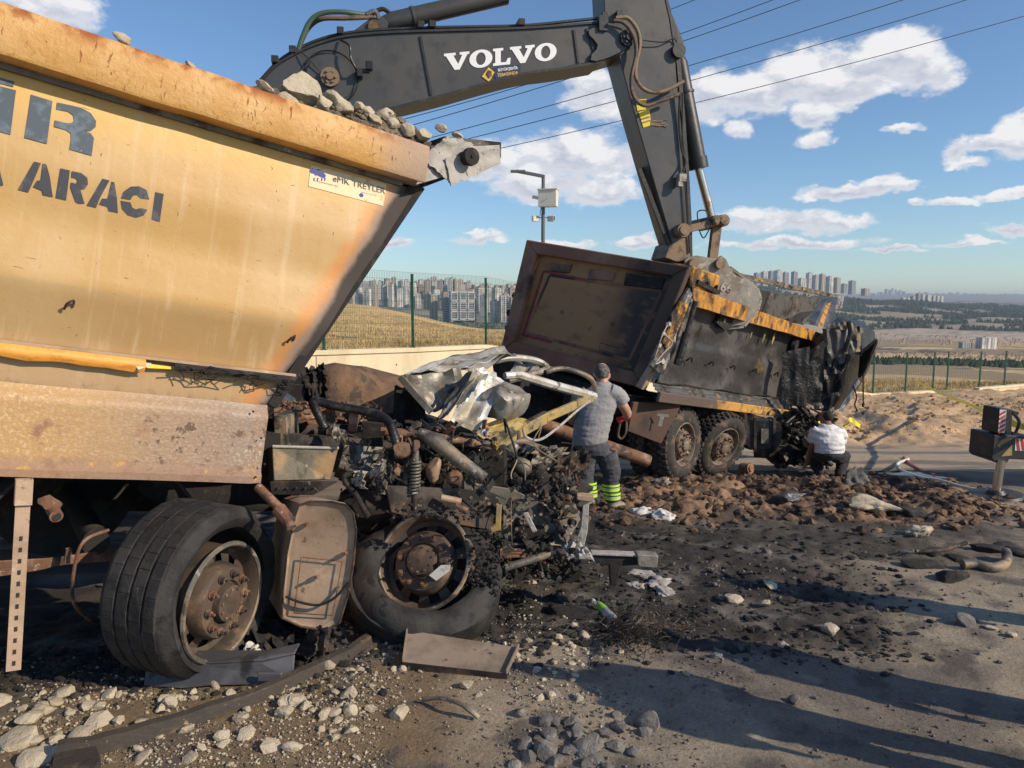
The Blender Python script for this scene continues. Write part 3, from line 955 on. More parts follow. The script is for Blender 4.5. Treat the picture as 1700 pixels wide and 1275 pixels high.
M('orange_plastic', (.78, .36, .06), .5, layers=[dict(c=(.6, .24, .04), s=8, lo=.5, hi=.65, st=(1, 1, 4))], bump=[(20, .004)])
M('bright_yellow', (.85, .55, .02), .5)
M('letter_blue', (.055, .085, .115), .6, layers=[dict(c=(.1, .15, .2), s=14, lo=.5, hi=.64), dict(c=(.3, .25, .15), s=45, lo=.66, hi=.72)])
M('letter_grey', (.05, .055, .07), .65, layers=[dict(c=(.09, .1, .12), s=14, lo=.5, hi=.64), dict(c=(.3, .22, .12), s=45, lo=.68, hi=.73)])
M('sticker', (.72, .58, .36), .5, layers=[dict(c=(.55, .36, .15), s=9, lo=.55, hi=.68)])
M('ink_blue', (.03, .05, .3), .5)
M('ink_dark', (.12, .12, .14), .5)
M('rock_pale', (.52, .455, .34), .9, layers=[dict(c=(.42, .36, .26), s=5, lo=.42, hi=.62), dict(c=(.6, .54, .43), s=13, lo=.55, hi=.7), dict(c=(.2, .16, .12), s=30, lo=.66, hi=.76)], bump=[(18, .02), (90, .006)], coords='World')
M('rock_grey', (.2, .19, .175), .88, layers=[dict(c=(.13, .12, .115), s=5, lo=.42, hi=.62), dict(c=(.3, .28, .25), s=13, lo=.58, hi=.7)], bump=[(18, .02), (90, .006)], coords='World')
M('soil_load', (.24, .2, .15), .95, layers=[dict(c=(.15, .12, .085), s=7, lo=.42, hi=.6), dict(c=(.36, .31, .24), s=20, lo=.58, hi=.7)], bump=[(25, .03), (90, .01)])
M('soil_lump', (.2, .12, .072), .95, layers=[dict(c=(.34, .22, .13), s=1.6, lo=.5, hi=.62), dict(c=(.09, .06, .04), s=7, lo=.42, hi=.6)], bump=[(25, .03), (90, .01)])
M('paper', (.6, .59, .56), .7, layers=[dict(c=(.4, .37, .33), s=14, lo=.58, hi=.68)])

# ---------------------------------------------------------------- wheels
RIM = [(.30, -.26), (.30, -.02), (.325, -.012), (.325, .006), (.312, .010), (.298, -.012), (.288, -.085), (.262, -.10), (.212, -.075), (.204, -.01), (.19, .012),
       (.122, .018), (.112, .0), (.104, .0), (.098, .045), (.06, .055), (.001, .056)]


def wheel(parent, name, M4, rim_axis_M=None, scale=1.0, width=.30, R=.54, tread='road', rimmat='rim_burnt', label=None, sag=0.0, tmat='burnt_rubber', Ri=.322):
    """Part 'wheel' (an Empty) with tyre, rim, hub and nuts; local +Y points outwards from the truck."""
    w = bpy.data.objects.new(name, None); scene.collection.objects.link(w); w.parent = parent; w.matrix_local = M4
    if label: w['label'] = label
    h = width / 2
    prof = [(Ri, .0), (Ri + .03, .025), ((Ri + R) / 2, .035), (R - .05, .02), (R - .012, -.012), (R, -.03), (R, -width + .03), (R - .012, -width + .012), (R - .06, -width - .02), (R - .14, -width - .03), (Ri + .03, -width), (Ri, -width + .05)]
    m = MB(); m.lathe(prof, seg=56, closed=True)
    if sag:
        out = []
        for v in m.v:
            v = Vector(v); r = math.hypot(v.x, v.z)
            n = fbm(v * 3, 3)
            v.y += sag * (.03 * n); v *= 1 + sag * .03 * n
            out.append(tuple(v))
        m.v = out
    m.build('tyre', tmat, w, 40)
    t = MB(); rr = random.Random(3)
    if tread == 'road':
        rows = 4; nb = 34
        for q in range(rows):
            for k in range(nb):
                a = 2 * math.pi * (k + .5 * (q % 2)) / nb; bw = (width - .06) / rows
                y = -.03 - bw * (q + .5)
                rad = Vector((math.cos(a), 0, math.sin(a))); tn = Vector((-math.sin(a), 0, math.cos(a)))
                RR = Matrix((tn, Vector((0, 1, 0)), rad)).transposed()
                t.box(rad * (R - .0085 - .003 * rr.random()) + Vector((0, y, 0)), (2 * math.pi * R / nb * .99, bw * .8, .026), RR)
    else:
        nb = 34
        for q in (0, 1, 2, 3):
            for k in range(nb):
                a = 2 * math.pi * (k + .5 * (q % 2)) / nb; bw = width / 4
                y = .0 - bw * (q + .5)
                rad = Vector((math.cos(a), 0, math.sin(a))); tn = Vector((-math.sin(a), 0, math.cos(a)))
                RR = Matrix((tn, Vector((0, 1, 0)), rad)).transposed()
                t.box(rad * (R + .004) + Vector((0, y, 0)), (2 * math.pi * R / nb * .62, bw * .98, .05), RR)
    t.build('tread', tmat, w, 0, bevel=.002 if tread == 'road' else .006)
    rm = MB()
    seg = 60
    rm.lathe(RIM, seg=seg, skip=lambda i, k: i == 7 and (k % 6) in (1, 2, 3))
    RM = rim_axis_M if rim_axis_M is not None else Matrix.Identity(4)
    rm.v = [tuple(RM @ Vector(v)) for v in rm.v]
    rm.build('rim', rimmat, w, 32)
    fl = MB(); fl.lathe([(.327, -.012), (.333, -.002), (.327, .010), (.314, .013), (.306, .006), (.312, -.002)], seg=48, closed=True); fl.v = [tuple(RM @ Vector(v)) for v in fl.v]; fl.build('rim_flange', 'grey_steel' if tread == 'road' else rimmat, w, 50)  # lighter steel on road wheels paints in the light the flange catches
    bk = MB(); bk.cyl(Vector((0, -.25, 0)), Vector((0, -.13, 0)), .27, seg=24); bk.v = [tuple(RM @ Vector(v)) for v in bk.v]; bk.build('brake_drum', 'soot', w)
    for k in range(10):
        a = 2 * math.pi * k / 10; c = Vector((math.cos(a) * .156, .015, math.sin(a) * .156))
        b = MB(); b.cyl(RM @ c, RM @ (c + Vector((0, .03, 0))), .017 , seg=6); b.cyl(RM @ c, RM @ (c + Vector((0, .05, 0))), .008, seg=6); b.cyl(RM @ c, RM @ (c + Vector((0, .008, 0))), .023, seg=10)
        b.build('wheel_nut', 'rust_steel', w, 30)
    nb_ = MB()
    for k in range(10):
        a = 2 * math.pi * (k + .5) / 10; c = Vector((math.cos(a) * .08, .045, math.sin(a) * .08))
        nb_.cyl(RM @ c, RM @ (c + Vector((0, .012, 0))), .008, seg=6)
    nb_.build('hub_bolts', 'rust_steel', w, 30, kind='stuff')
    w.scale = (scale,) * 3
    return w


def axis_M(center, axis, up=Vector((0, 0, 1))):
    """Matrix whose +Y is the given axis."""
    y = Vector(axis).normalized(); x = y.cross(up).normalized(); z = x.cross(y)
    return Matrix.Translation(center) @ Matrix((x, y, z)).transposed().to_4x4()


def axis_seen(px, py, ratio, ang):
    """World direction of a disc's axis, from the flattening of its outline (ratio) and the way it leans (ang, degrees clockwise from right)."""
    v = ray(px, py).normalized(); r = v.cross(Vector((0, 0, 1))).normalized(); d = v.cross(r).normalized()
    if d.z > 0: d = -d
    a = math.radians(ang); s = math.sqrt(1 - ratio * ratio)
    return (-v * ratio + (r * math.cos(a) + d * math.sin(a)) * s).normalized()


def crumple(f, p00, p10, p11, p01, amp, seed, n=12, thick=.004, fold=2.5, ragged=0.0):
    """Creased sheet between four corners: sharp folds from folded noise."""
    a, b, c, d = map(Vector, (p00, p10, p11, p01)); nr = (b - a).cross(d - a).normalized(); so = Vector((seed * 3.1, seed * 1.7, 0))

    def fn(u, v):
        p = a.lerp(b, u).lerp(d.lerp(c, u), v)
        k = abs(fbm(Vector((u * fold, v * fold * .8, 0)) + so, 2)) * 2 - .5 + .35 * abs(noise.noise(Vector((u * fold * 2.7, v * fold * 2.7, 4)) + so))
        p = p + nr * (amp * k)
        if ragged:
            e = max(0, max(abs(u - .5), abs(v - .5)) * 2 - .8) * 5
            p += (b - a).normalized() * (ragged * e * noise.noise(Vector((v * 9, u * 9, seed)))) + (d - a).normalized() * (ragged * e * noise.noise(Vector((u * 9, v * 9, seed + 5))))
        return p
    f.grid(fn, n, n, thick, nr); return f


# ---------------------------------------------------------------- the big yellow tipper in front
T1 = Frame(P(723, 248, 5.5), 35.5, 9.8)
truck1 = root('dump_truck', T1.M.copy(), 'yellow tipper truck loaded with rubble, its cab burnt away down to the frame', 'dump truck')
SIDE = [(-.28, .15), (-.34, .14), (-.74, .105), (-1.02, .13), (-1.37, .088), (-1.735, .185), (-1.745, .15), (-1.95, .165), (-2.0, .2)]


def side_y(z):
    for (a, b), (c, d) in zip(SIDE, SIDE[1:]):
        if z >= c: return b + (d - b) * min(1, max(0, (z - a) / (c - a)))
    return SIDE[-1][1]


def on_side(px, py, proud=.004):
    y = .12
    for _ in range(5):
        p = T1.hit(px, py, y); y = side_y(p.z)
    p = T1.hit(px, py, y - proud); return p


def build_truck1():
    X0 = -5.6
    # side panel
    ft, fb_ = on_side(690, 314, 0), on_side(453, 672, 0)

    def xf(z): return fb_.x + (ft.x - fb_.x) * (z - fb_.z) / (ft.z - fb_.z)
    m = MB(); nu = 90
    rows = []
    for (a, b), (c, d) in zip(SIDE, SIDE[1:]):
        k = max(1, int(abs(c - a) / .06))
        rows += [(a + (c - a) * q / k, b + (d - b) * q / k) for q in range(k)]
    rows.append(SIDE[-1]); vs = []
    for z, y in rows:
        for i in range(nu + 1):
            x = X0 + (xf(z) - X0) * i / nu
            vs.append((x, y + .004 * fbm((x * 1.6, z * 1.6, 3), 3), z))
    W = nu + 1
    m.add(vs, [(j * W + i, j * W + i + 1, (j + 1) * W + i + 1, (j + 1) * W + i) for j in range(len(rows) - 1) for i in range(nu)])
    burnt = MATS['gold_paint']
    # char towards the slanting front edge, in a paint of its own so the soot follows that edge
    sp = m.build('side_panel', 'gold_paint', truck1, 25)
    # inner skin, floor, far side, front wall: a real tub
    t = MB()
    t.prism([(X0, .24, -.02), (X0, 2.3, -.02), (X0, 2.15, -2.0), (X0, .28, -2.0)], .05, 0)
    t.prism([(xf(-.02) - .05, .24, -.02), (xf(-.02) - .05, 2.3, -.02), (xf(-2) - .05, 2.15, -2.0), (xf(-2) - .05, .28, -2.0)], .05, 0)
    t.prism([(X0, 2.3, 0), (xf(0), 2.3, 0), (xf(-2), 2.15, -2), (X0, 2.15, -2)], .06, 1)
    t.box(((X0 + xf(-2)) / 2, 1.22, -2.02), (xf(-2) - X0, 2.0, .06))
    t.build('tub', 'burnt_steel', truck1)
    # top rail
    r = MB()
    n = 60; x1 = -.05

    def rp(i, y, z):
        x = X0 + (x1 - X0) * i / n
        return (x, y + .006 * fbm((x * 2.3, z * 3, 1), 3), z + .007 * fbm((x * 1.8, 0, 2), 3))
    sec = [(.0, .005), (-.01, -.02), (-.012, -.23), (.0, -.252), (.15, -.262), (.26, -.25), (.26, .0), (.2, .012), (.03, .012)]
    vs = [rp(i, y, z) for i in range(n + 1) for y, z in sec]; k = len(sec)
    r.add(vs, [(i * k + q, i * k + (q + 1) % k, (i + 1) * k + (q + 1) % k, (i + 1) * k + q) for i in range(n) for q in range(k)] + [tuple(range(k)), tuple(n * k + q for q in range(k))])
    r.build('top_rail', 'rail_paint', truck1, 40)
    s = MB(); s.box(((X0 - .12) / 2, .14, -.275), (-X0 - .2, .05, .03)); s.build('weld_strip', 'grey_steel', truck1)
    # front edge post
    e = MB(); a, b = on_side(697, 306, .01), on_side(455, 676, .02)
    u = (b - a).normalized(); nrm = Vector((0, -1, 0)).cross(u).normalized()
    e.prism([a + nrm * .05, a - nrm * .045, b - nrm * .03, b + nrm * .02], .05, 1)
    e.prism([a - nrm * .05, a - nrm * .065, b - nrm * .045, b - nrm * .03], .10, 1)
    e.build('corner_post', 'soot', truck1)
    # scorched zone along the post
    sc = bpy.data.materials['gold_paint'].copy(); sc.name = 'gold_scorch'
    # ledge with the torn orange strip
    l = MB()
    lx = on_side(487, 632).x
    l.box(((X0 + lx) / 2, .14, -1.715), (lx - X0, .06, .016)); l.build('ledge', 'tan_steel', truck1)
    rg = random.Random(3)
    st = MB()

    def strip(u, v, x0, x1, drop, amp, sd):
        x = x0 + (x1 - x0) * u
        return (x, .108 - .02 * math.sin(v * 3.1) - amp * v * (.4 + .6 * abs(noise.noise(Vector((x * 5, sd, 0))))), -1.724 - v * drop * (1 + .25 * noise.noise(Vector((x * 6, 3, sd)))))
    st.grid(lambda u, v: strip(u, v, X0, -1.66, .075, .006, 1), 60, 4, .003, (0, 1, 0)); st.build('orange_strip', 'orange_plastic', truck1)
    ps = MB(); a = on_side(222, 602, .02); 
    ps.prism([on_side(212, 600, .03), on_side(222, 603, .05), on_side(230, 614, .08), on_side(245, 608, .06), on_side(252, 603, .03), on_side(235, 601, .03)], .003, 1); ps.build('torn_flap', 'paper', truck1)
    ps = MB(); ps.prism([on_side(224, 601, .025), on_side(345, 617, .025), on_side(340, 622, .03), on_side(318, 621, .035), on_side(300, 614, .035), on_side(270, 612, .04), on_side(245, 611, .04)], .003, 1)
    ps.build('torn_strip_end', 'bright_yellow', truck1)
    bk = MB(); bk.grid(lambda u, v: strip(u, v, -1.5, lx - .01, .045, .03, 7), 40, 4, .006, (0, 1, 0))
    for _ in range(40):
        x = rg.uniform(-1.55, lx - .02); z = -1.73 - rg.uniform(0, .045); y = .1 - rg.uniform(0, .03)
        bk.tube([(x, y, z), (x + rg.uniform(-.06, .08), y - rg.uniform(0, .02), z + rg.uniform(-.04, .02)), (x + rg.uniform(-.1, .12), y, z + rg.uniform(-.05, .01))], .004, 4)
    bk.build('charred_strip', 'soot', truck1)
    # skirt
    k = MB(); sx1 = T1.hit(450, 690, .03).x; n = 50

    def skp(u, v):
        x = X0 + (sx1 - X0) * u
        z = -1.93 - (.5) * v
        y = .03 - .0 * v + (.05 * smooth(.16, 0, v)) - (.03 * smooth(.86, .9, v)) + .006 * fbm((x * 2, z * 2, 0), 3)
        if u > .995: y += .05; x -= .0
        return (x, y, z + .008 * fbm((x, 2, 1), 2))
    k.grid(skp, n, 24, .006, (0, 1, 0)); k.build('side_skirt', 'skirt_paint', truck1, 25)
    bl = MB()
    for px, py in ((433, 727), (439, 770), (420, 683), (424, 792)):
        c = T1.hit(px, py, .015); bl.cyl(c, c + Vector((0, -.01, 0)), .007, seg=8)
    bl.build('skirt_bolts', 'soot', truck1)
    # hooks for the tarpaulin cord
    for px, py in ((120, 503), (486, 560)):
        c = on_side(px, py, 0)
        h = MB(); h.tube(spline([c + Vector((-.035, -.01, -.04)), c + Vector((-.03, -.045, -.01)), c + Vector((-.01, -.055, .008)), c + Vector((.004, -.03, .012)), c + Vector((.006, 0, -.02))], 5), .0065, 7)
        h.build('cord_hook', 'burnt_steel', truck1)
    # lettering, measured on the panel
    S = 460 / 1466

    def poly(name, pts, mat, proud=.003, sc=S):
        mm = MB(); q = [on_side(x * sc, y * sc, proud) for x, y in pts]
        mm.prism(q, -.0015, 1); return mm
    L = []
    L.append(('letter_blue', [[(-60, 425), (-60, 392), (75, 432), (70, 460), (-60, 424)][0:4], [(-60, 440), (85, 478), (55, 712), (-60, 680)]], 'letter_i'))
    L.append(('letter_blue', [[(163, 500), (278, 535), (248, 760), (130, 728)],
              [(302, 542), (370, 556), (430, 570), (480, 598), (508, 640), (506, 672), (480, 692), (445, 692), (480, 705), (497, 730), (492, 770), (486, 824), (368, 790), (376, 735), (374, 706), (350, 688), (286, 670), (290, 636), (345, 650), (376, 652), (392, 636), (388, 610), (360, 590), (298, 578)]], 'letter_r'))
    g = 'letter_grey'
    L.append((g, [[(-40, 860), (0, 905), (18, 980), (-10, 985), (-40, 975)]], 'letter_a'))
    L.append((g, [[(180, 855), (217, 863), (180, 950), (150, 1018), (95, 1003)], [(226, 865), (246, 870), (262, 930), (280, 1042), (228, 1032), (222, 1008), (176, 988), (196, 955), (216, 955)]], 'letter_a'))
    L.append((g, [[(320, 890), (370, 902), (350, 1060), (295, 1046)], [(380, 905), (430, 915), (462, 940), (466, 975), (448, 1000), (425, 1002), (447, 1078), (418, 1078), (400, 1070), (372, 990), (376, 965), (402, 972), (410, 955), (402, 943), (378, 938)]], 'letter_r'))
    L.append((g, [[(542, 945), (580, 955), (530, 1045), (508, 1100), (458, 1088)], [(590, 960), (605, 965), (618, 1040), (624, 1127), (575, 1117), (568, 1095), (524, 1082), (540, 1050), (568, 1052)]], 'letter_a'))
    L.append((g, [[(640, 1050), (652, 1015), (690, 988), (735, 985), (775, 1005), (790, 1055), (745, 1050), (725, 1032), (705, 1034), (690, 1058)], [(638, 1062), (690, 1070), (700, 1098), (720, 1108), (742, 1100), (780, 1110), (760, 1140), (720, 1152), (675, 1138), (645, 1105)]], 'letter_c'))
    L.append((g, [[(822, 1016), (866, 1026), (845, 1175), (802, 1160)]], 'letter_i'))
    for mat, polys, nm in L:
        mm = MB()
        for p_ in polys:
            q = [on_side(x * S, y * S, .004) for x, y in p_]; mm.prism(q, -.0015, 1)
        mm.build(nm, mat, truck1, 0)
    # dealer sticker
    q = [on_side(x, y, .004) for x, y in ((516, 274), (642, 306), (636, 342), (512, 309))]
    mm = MB(); mm.prism(q, -.001, 1); st_ = mm.build('dealer_sticker', 'sticker', truck1, 0)
    o = (q[0] + q[1] + q[2] + q[3]) / 4; xd = (q[1] - q[0]); up = Vector((0, 0, 1)); wd = xd.length
    F_ = -Vector((0, 1, 0)) * .003
    put_text('dealer_name', 'eMK TREYLER', .06, 'ink_dark', st_, o + F_ + xd * .14 + up * .022, xd, up, 0, wd * .70)
    put_text('dealer_group', 'EMRE GROUP', .02, 'ink_blue', st_, o + F_ + xd * .27 - up * .028, xd, up, 0, wd * .2)
    put_text('dealer_address', 'www.emktreyler.com', .016, 'ink_blue', st_, o + F_ - xd * .28 - up * .022, xd, up, 0, wd * .3)
    lg = MB()           # small blue animal mark beside the name
    for px, py, rx, ry in ((528, 287, 8, 5), (519, 284, 4, 4), (536, 291, 5, 4)):
        c = on_side(px, py, .007); lg.prism([c + Vector((math.cos(a) * rx * .0042, 0, math.sin(a) * ry * .0042 * (1 + .2 * math.sin(5 * a)))) for a in [6.283 * k / 12 for k in range(12)]], -.001, 1)
    for px in (521, 527, 534, 539):
        c = on_side(px, 295, .007); lg.prism([c, c + Vector((.008, 0, 0)), c + Vector((.006, 0, -.02)), c + Vector((-.002, 0, -.02))], -.001, 1)
    c = on_side(600, 324, .007); lg.prism([c + Vector((math.cos(a) * .016, 0, math.sin(a) * .014)) for a in [6.283 * k / 8 for k in range(8)]], -.001, 1)
    lg.build('dealer_mark', 'ink_blue', st_, 0)
    # scratches and gouges in the paint
    sg = random.Random(17); m = MB()
    for k in range(46):
        if k < 26: c = T1.hit(sg.uniform(0, 640), 0, -.013); c = Vector((sg.uniform(-2.5, -.2), -.0135, sg.uniform(-.22, -.02)))
        else: c = on_side(sg.uniform(0, 600), sg.uniform(200, 560), .001)
        d = Vector((sg.gauss(0, .012), 0, -sg.uniform(.01, .045))); w_ = sg.uniform(.0008, .0022)
        if k >= 26: d *= .6
        q = [c, c + d * .5 + Vector((sg.gauss(0, .006), 0, 0)), c + d]
        m.tube(q, [w_ * .4, w_, w_ * .3], 5)
    m.build('scratch_marks', 'rust_steel', truck1, 0, kind='stuff')
    # crushed cab protector at the front of the tub
    def h(px, py, y=0): return T1.hit(px, py, y)
    cp = MB(); crumple(cp, h(722, 246, .02), h(832, 240, .1), h(826, 268, .05), h(692, 306, .0), .02, 4, 14, .012, 1.0)
    cp.build('cab_protector', 'ash_white', truck1, 40)
    cp = MB(); crumple(cp, h(700, 262, .0), h(742, 226, -.02), h(790, 238, .2), h(752, 306, -.03), .035, 9, 14, .01, .9, .02)
    crumple(cp, h(740, 262, -.02), h(832, 246, .05), h(830, 272, .05), h(748, 309, -.03), .015, 2, 12, .01, 1.0, .015)
    cp.build('bent_flange', 'ash_white', truck1, 40)
    cp = MB(); cp.prism([h(738, 226, .25), h(832, 236, .25), h(832, 262, .25), h(700, 312, .25)], 1.9, 1); cp.build('cab_protector_top', 'burnt_steel', truck1)
    rb = MB(); c = h(775, 262, -.02); rb.cyl(c + Vector((0, .05, 0)), c + Vector((0, -.04, 0)), .052, seg=20); rb.cyl(c + Vector((0, -.04, 0)), c + Vector((0, -.075, 0)), .066, .062, 20); rb.cyl(c + Vector((0, -.074, 0)), c + Vector((0, -.085, 0)), .012, seg=8)
    rb.build('rubber_buffer', 'soot', truck1, 30)


build_truck1()

# load of rubble in the tub
def build_load():
    rg = random.Random(7)
    m = MB()

    def fn(u, v):
        x = -5.3 + 5.6 * u; y = .2 + 2.0 * v
        z = -.03 + .05 * smooth(-2.2, -1.2, x) + .2 * smooth(-1.8, -.9, x) * smooth(0, 1, v) + .06 * fbm((x * 1.8, y * 1.8, 0), 4)
        z += .24 * math.exp(-((x + .2) / .36) ** 2) * smooth(-.02, .1, v)
        z += .17 * math.exp(-((x + .95) / .34) ** 2) * smooth(.0, .2, v)
        z += .35 * smooth(.2, 1, v) * smooth(-1.5, -.6, x) * smooth(.15, -.3, x) * .6
        if u < .03 or u > .97: z -= .15
        return (x, y, z)
    m.grid(fn, 110, 40); lo = m.build('rubble_load', 'soil_load', None, 0, label='grey broken soil and rubble heaped in the yellow tipper', kind='stuff')
    lo.matrix_world = T1.M
    m = MB()
    for k in range(2600):
        u, v = rg.random(), rg.random() ** 1.5
        if rg.random() < .7: u = rg.uniform(.74, .985)
        p = Vector(fn(u, v)); s = .008 + .034 * rg.random() ** 2
        m.rock(p + Vector((0, 0, s * .3)), (s, s * rg.uniform(.6, 1), s * rg.uniform(.5, .9)), k, sub=1)
    o = m.build('rubble_bits', 'soil_load', None, 20, label='small broken bits over the rubble load', kind='stuff'); o.matrix_world = T1.M
    spec = [(500, 150, 34, 26, .55, 'largest pale boulder on the load, against the dark excavator boom'), (476, 168, 20, 16, .35, 'boulder half sunk under the largest one on the load'),
            (560, 168, 26, 10, .4, 'long flat slab leaning down the load right of the boulder'), (572, 178, 18, 12, .3, 'small block under the flat slab on the load'),
            (537, 170, 14, 13, .3, 'round stone wedged between boulder and slab'), (608, 190, 26, 11, .4, 'flat stone on the load at mid rail'),
            (640, 194, 18, 14, .4, 'pale pointed stone on the load beneath the boom tip'), (652, 207, 12, 11, .3, 'upright brown stone on the load'),
            (677, 216, 14, 11, .25, 'blocky stone on the load left of the peak'), (705, 224, 15, 12, .25, 'dark cracked stone under the peak of the load'),
            (732, 212, 11, 7, .3, 'small stone on the very peak of the load'), (760, 227, 12, 6, .3, 'last stone before the crushed cab protector'),
            (204, 66, 15, 8, .3, 'lone stone showing over the rail at upper left'), (598, 178, 12, 7, .35, 'chip beside the flat stone on the load'), (622, 200, 14, 8, .3, 'low grey chip by the rail'),
            (440, 143, 15, 6, .3, 'small stone at the left foot of the boom on the load'), (316, 107, 9, 4, .25, 'tiny stone peeping over the rail, upper left half')]
    for px, py, rx, ry, y, lab in spec:
        c = T1.hit(px, py, y); d = (T1.M @ c - CAM).length / F
        m = MB(); sx, sz = rx * d * .95, ry * d * 1.0
        m.rock((0, 0, 0), (sx, max(sx, sz) * .8, sz), int(px), Matrix.Rotation(math.radians(-14 if rx > 1.6 * ry else 5), 3, 'Y').transposed() if False else Matrix.Rotation(math.radians(18 if rx > 1.6 * ry else 5), 3, 'Y'), 3)
        o = m.build('load_stone', 'rock_pale', None, 30, label=lab, cat='stone', group='stones on the tipper load')
        o.matrix_world = T1.M @ Matrix.Translation(c)


build_load()


# under the tub: wheels, tank, posts
def T1P(px, py, D): return T1.loc(px, py, D)


def build_running_gear():
    # twin steered axles seen from the near side
    I3 = T1.R.transposed()
    c = T1P(370, 984, 4.42); ax = I3 @ axis_seen(374, 994, .56, 20)
    ax = Vector(ax)
    Mw = axis_M(c, ax, I3 @ Vector((0, 0, 1)))
    RM = Matrix.Translation((0.03, .03, -0.035))
    wheel(truck1, 'wheel', Mw, RM, 1.10, .40, .47, Ri=.36, label='second front wheel, its burnt tyre peeled away from the rim', sag=1.2)
    c = T1P(708, 948, 5.08); ax = I3 @ axis_seen(708, 940, .74, -84)
    Mw = axis_M(c, ax, I3 @ Vector((-.2, 0, 1)))
    rim_ax = I3 @ axis_seen(712, 932, .90, -150)
    rot = Mw.to_3x3().normalized().transposed() @ axis_M(Vector(), rim_ax, I3 @ Vector((0, 0, 1))).to_3x3()
    wheel(truck1, 'wheel', Mw, Matrix.Translation((.0, .045, .05)) @ rot.to_4x4(), 1.06, .26, .50, label='front wheel lying over, its tyre burnt flat and spread under the rim', sag=2.0)
    # burnt rubber mess inside the flat tyre
    rg = random.Random(2); m = MB(); Mi = Mw
    for k in range(420):
        t_ = rg.random(); px, py = rg.gauss(806, 16), rg.uniform(880, 985)
        if t_ < .3: px, py = rg.uniform(640, 800), rg.gauss(852, 7)
        p = T1P(px, py, 5.0 + rg.uniform(-.06, .02))
        s = .004 + .016 * rg.random(); m.rock(p, (s * rg.uniform(.6, 2), s, s * .8), k, Matrix.Rotation(rg.uniform(0, 3), 3, 'Z'), 1)
    m.build('charred_rubber', 'soot', truck1, 0, kind='stuff')
    m = MB(); pc = [T1P(x, y, 4.93) for x, y in ((712, 955), (732, 938), (748, 938), (746, 948), (724, 964))]
    m.prism(pc, -.002, 1); m.build('pale_scrap', 'paper', truck1, 0, label='scrap of pale foil caught on the front wheel hub')
    # fuel tank
    tk = MB(); D = 4.62
    q = [T1P(x, y, D) for x, y in ((497, 838), (515, 832), (550, 833), (574, 838), (586, 852), (591, 880), (587, 930), (578, 985), (563, 1034), (540, 1046), (500, 1040), (468, 1026), (470, 980), (476, 920), (487, 865))]
    cc = sum(q, Vector()) / len(q)
    back = I3 @ (P(470, 830, 5.5) - P(497, 838, D)) * 1.0
    n = len(q)
    vs = [p for p in q] + [p + back * .06 for p in [cc + (p - cc) * 1.03 for p in q]] + [p + back for p in [cc + (p - cc) * 1.03 for p in q]]
    fc = [cc + (p - cc) * .93 + back * .015 for p in q]
    vs = fc + vs; fs = [tuple(range(n))]
    for r_ in range(3): fs += [(r_ * n + i, r_ * n + (i + 1) % n, (r_ + 1) * n + (i + 1) % n, (r_ + 1) * n + i) for i in range(n)]
    fs += [tuple(3 * n + i for i in range(n))]
    tk.add(vs, fs); ft = tk.build('fuel_tank', 'tan_steel', truck1, 30, bevel=.006, label='bulging tan fuel tank with a welded patch and a black strap')
    seam = MB(); ring = [cc + (p - cc) * 1.0 - back.normalized() * .006 for p in q]; seam.tube(ring + [ring[0]], .007, 6, False)
    seam.build('tank_rim', 'burnt_steel', ft)
    pt = MB(); pq = [T1P(x, y, D - .012) for x, y in ((500, 925), (568, 932), (552, 1022), (488, 1018))]
    pt.tube(pq[:], .004, 5); pt.tube([pq[3], pq[0]], .004, 5); pt.build('weld_seam', 'rust_steel', ft)
    bt = MB()
    for px, py in ((510, 870), (575, 918), (528, 957)):
        a = T1P(px, py, D - .005); bt.cyl(a, a + (T1P(px, py, D - .06) - a), .010, seg=8); bt.cyl(a, a + (T1P(px, py, D - .02) - a), .017, seg=8)
    bt.build('tank_stud', 'rust_steel', ft)
    sp = MB(); sp.curve([T1P(x, y, D - .03) for x, y in ((474, 990), (500, 1000), (530, 1004), (556, 992), (580, 966))], .009, 5); sp.build('tank_strap', 'soot', ft)
    # pipe stub by the tank
    pb = MB(); pb.tube([T1P(428, 808, 4.6), T1P(470, 850, 4.5)], [.028, .03], 12); pb.tube([T1P(462, 845, 4.5), T1P(482, 868, 4.45)], [.045, .04], 10); pb.tube([T1P(478, 862, 4.45), T1P(484, 876, 4.42)], .03, 12)
    pb.build('pipe_stub', 'rust_steel', truck1, 30)
    # perforated square post
    ps = MB(); a, b = T1P(40, 800, 3.75), T1P(22, 1112, 3.62)
    x = (b - a).normalized(); y = Vector((0, 1, 0)); y = (y - x * y.dot(x)).normalized(); z = x.cross(y); R3 = Matrix((x, y, z)).transposed(); L = (b - a).length
    w_ = .064; ps.box((a + b) / 2 + x * .06, (L - .12, w_ * .5, w_), R3); ps.build('square_post', 'tan_steel', truck1, 0, label='square perforated steel post under the skirt')
    sl = MB(); t_ = .006
    for s in (-1, 1):
        sl.box(a + x * .05 + y * s * w_ * .55, (.13, t_, w_ * 1.12), R3); sl.box(a + x * .05 + z * s * w_ * .55, (.13, w_ * 1.1, t_), R3)
    sl.build('post_socket', 'tan_steel', truck1, 0)
    hl = MB()
    for k in range(12): hl.box(a + x * (L * (.30 + .06 * k)) - y * (w_ * .25 + .002), (.022, .004, .014), R3)
    hl.build('post_holes', 'dark', truck1, 0)
    # bracket with pipe mouth
    br = MB(); c = T1P(88, 848, 4.1); br.rock(c + Vector((-.02, .05, .03)), (.07, .06, .05), 5, None, 2); br.tube([c + Vector((0, .05, .0)), c + Vector((.015, -.05, -.02))], .035, 14); br.build('bracket', 'rust_steel', truck1, 30)
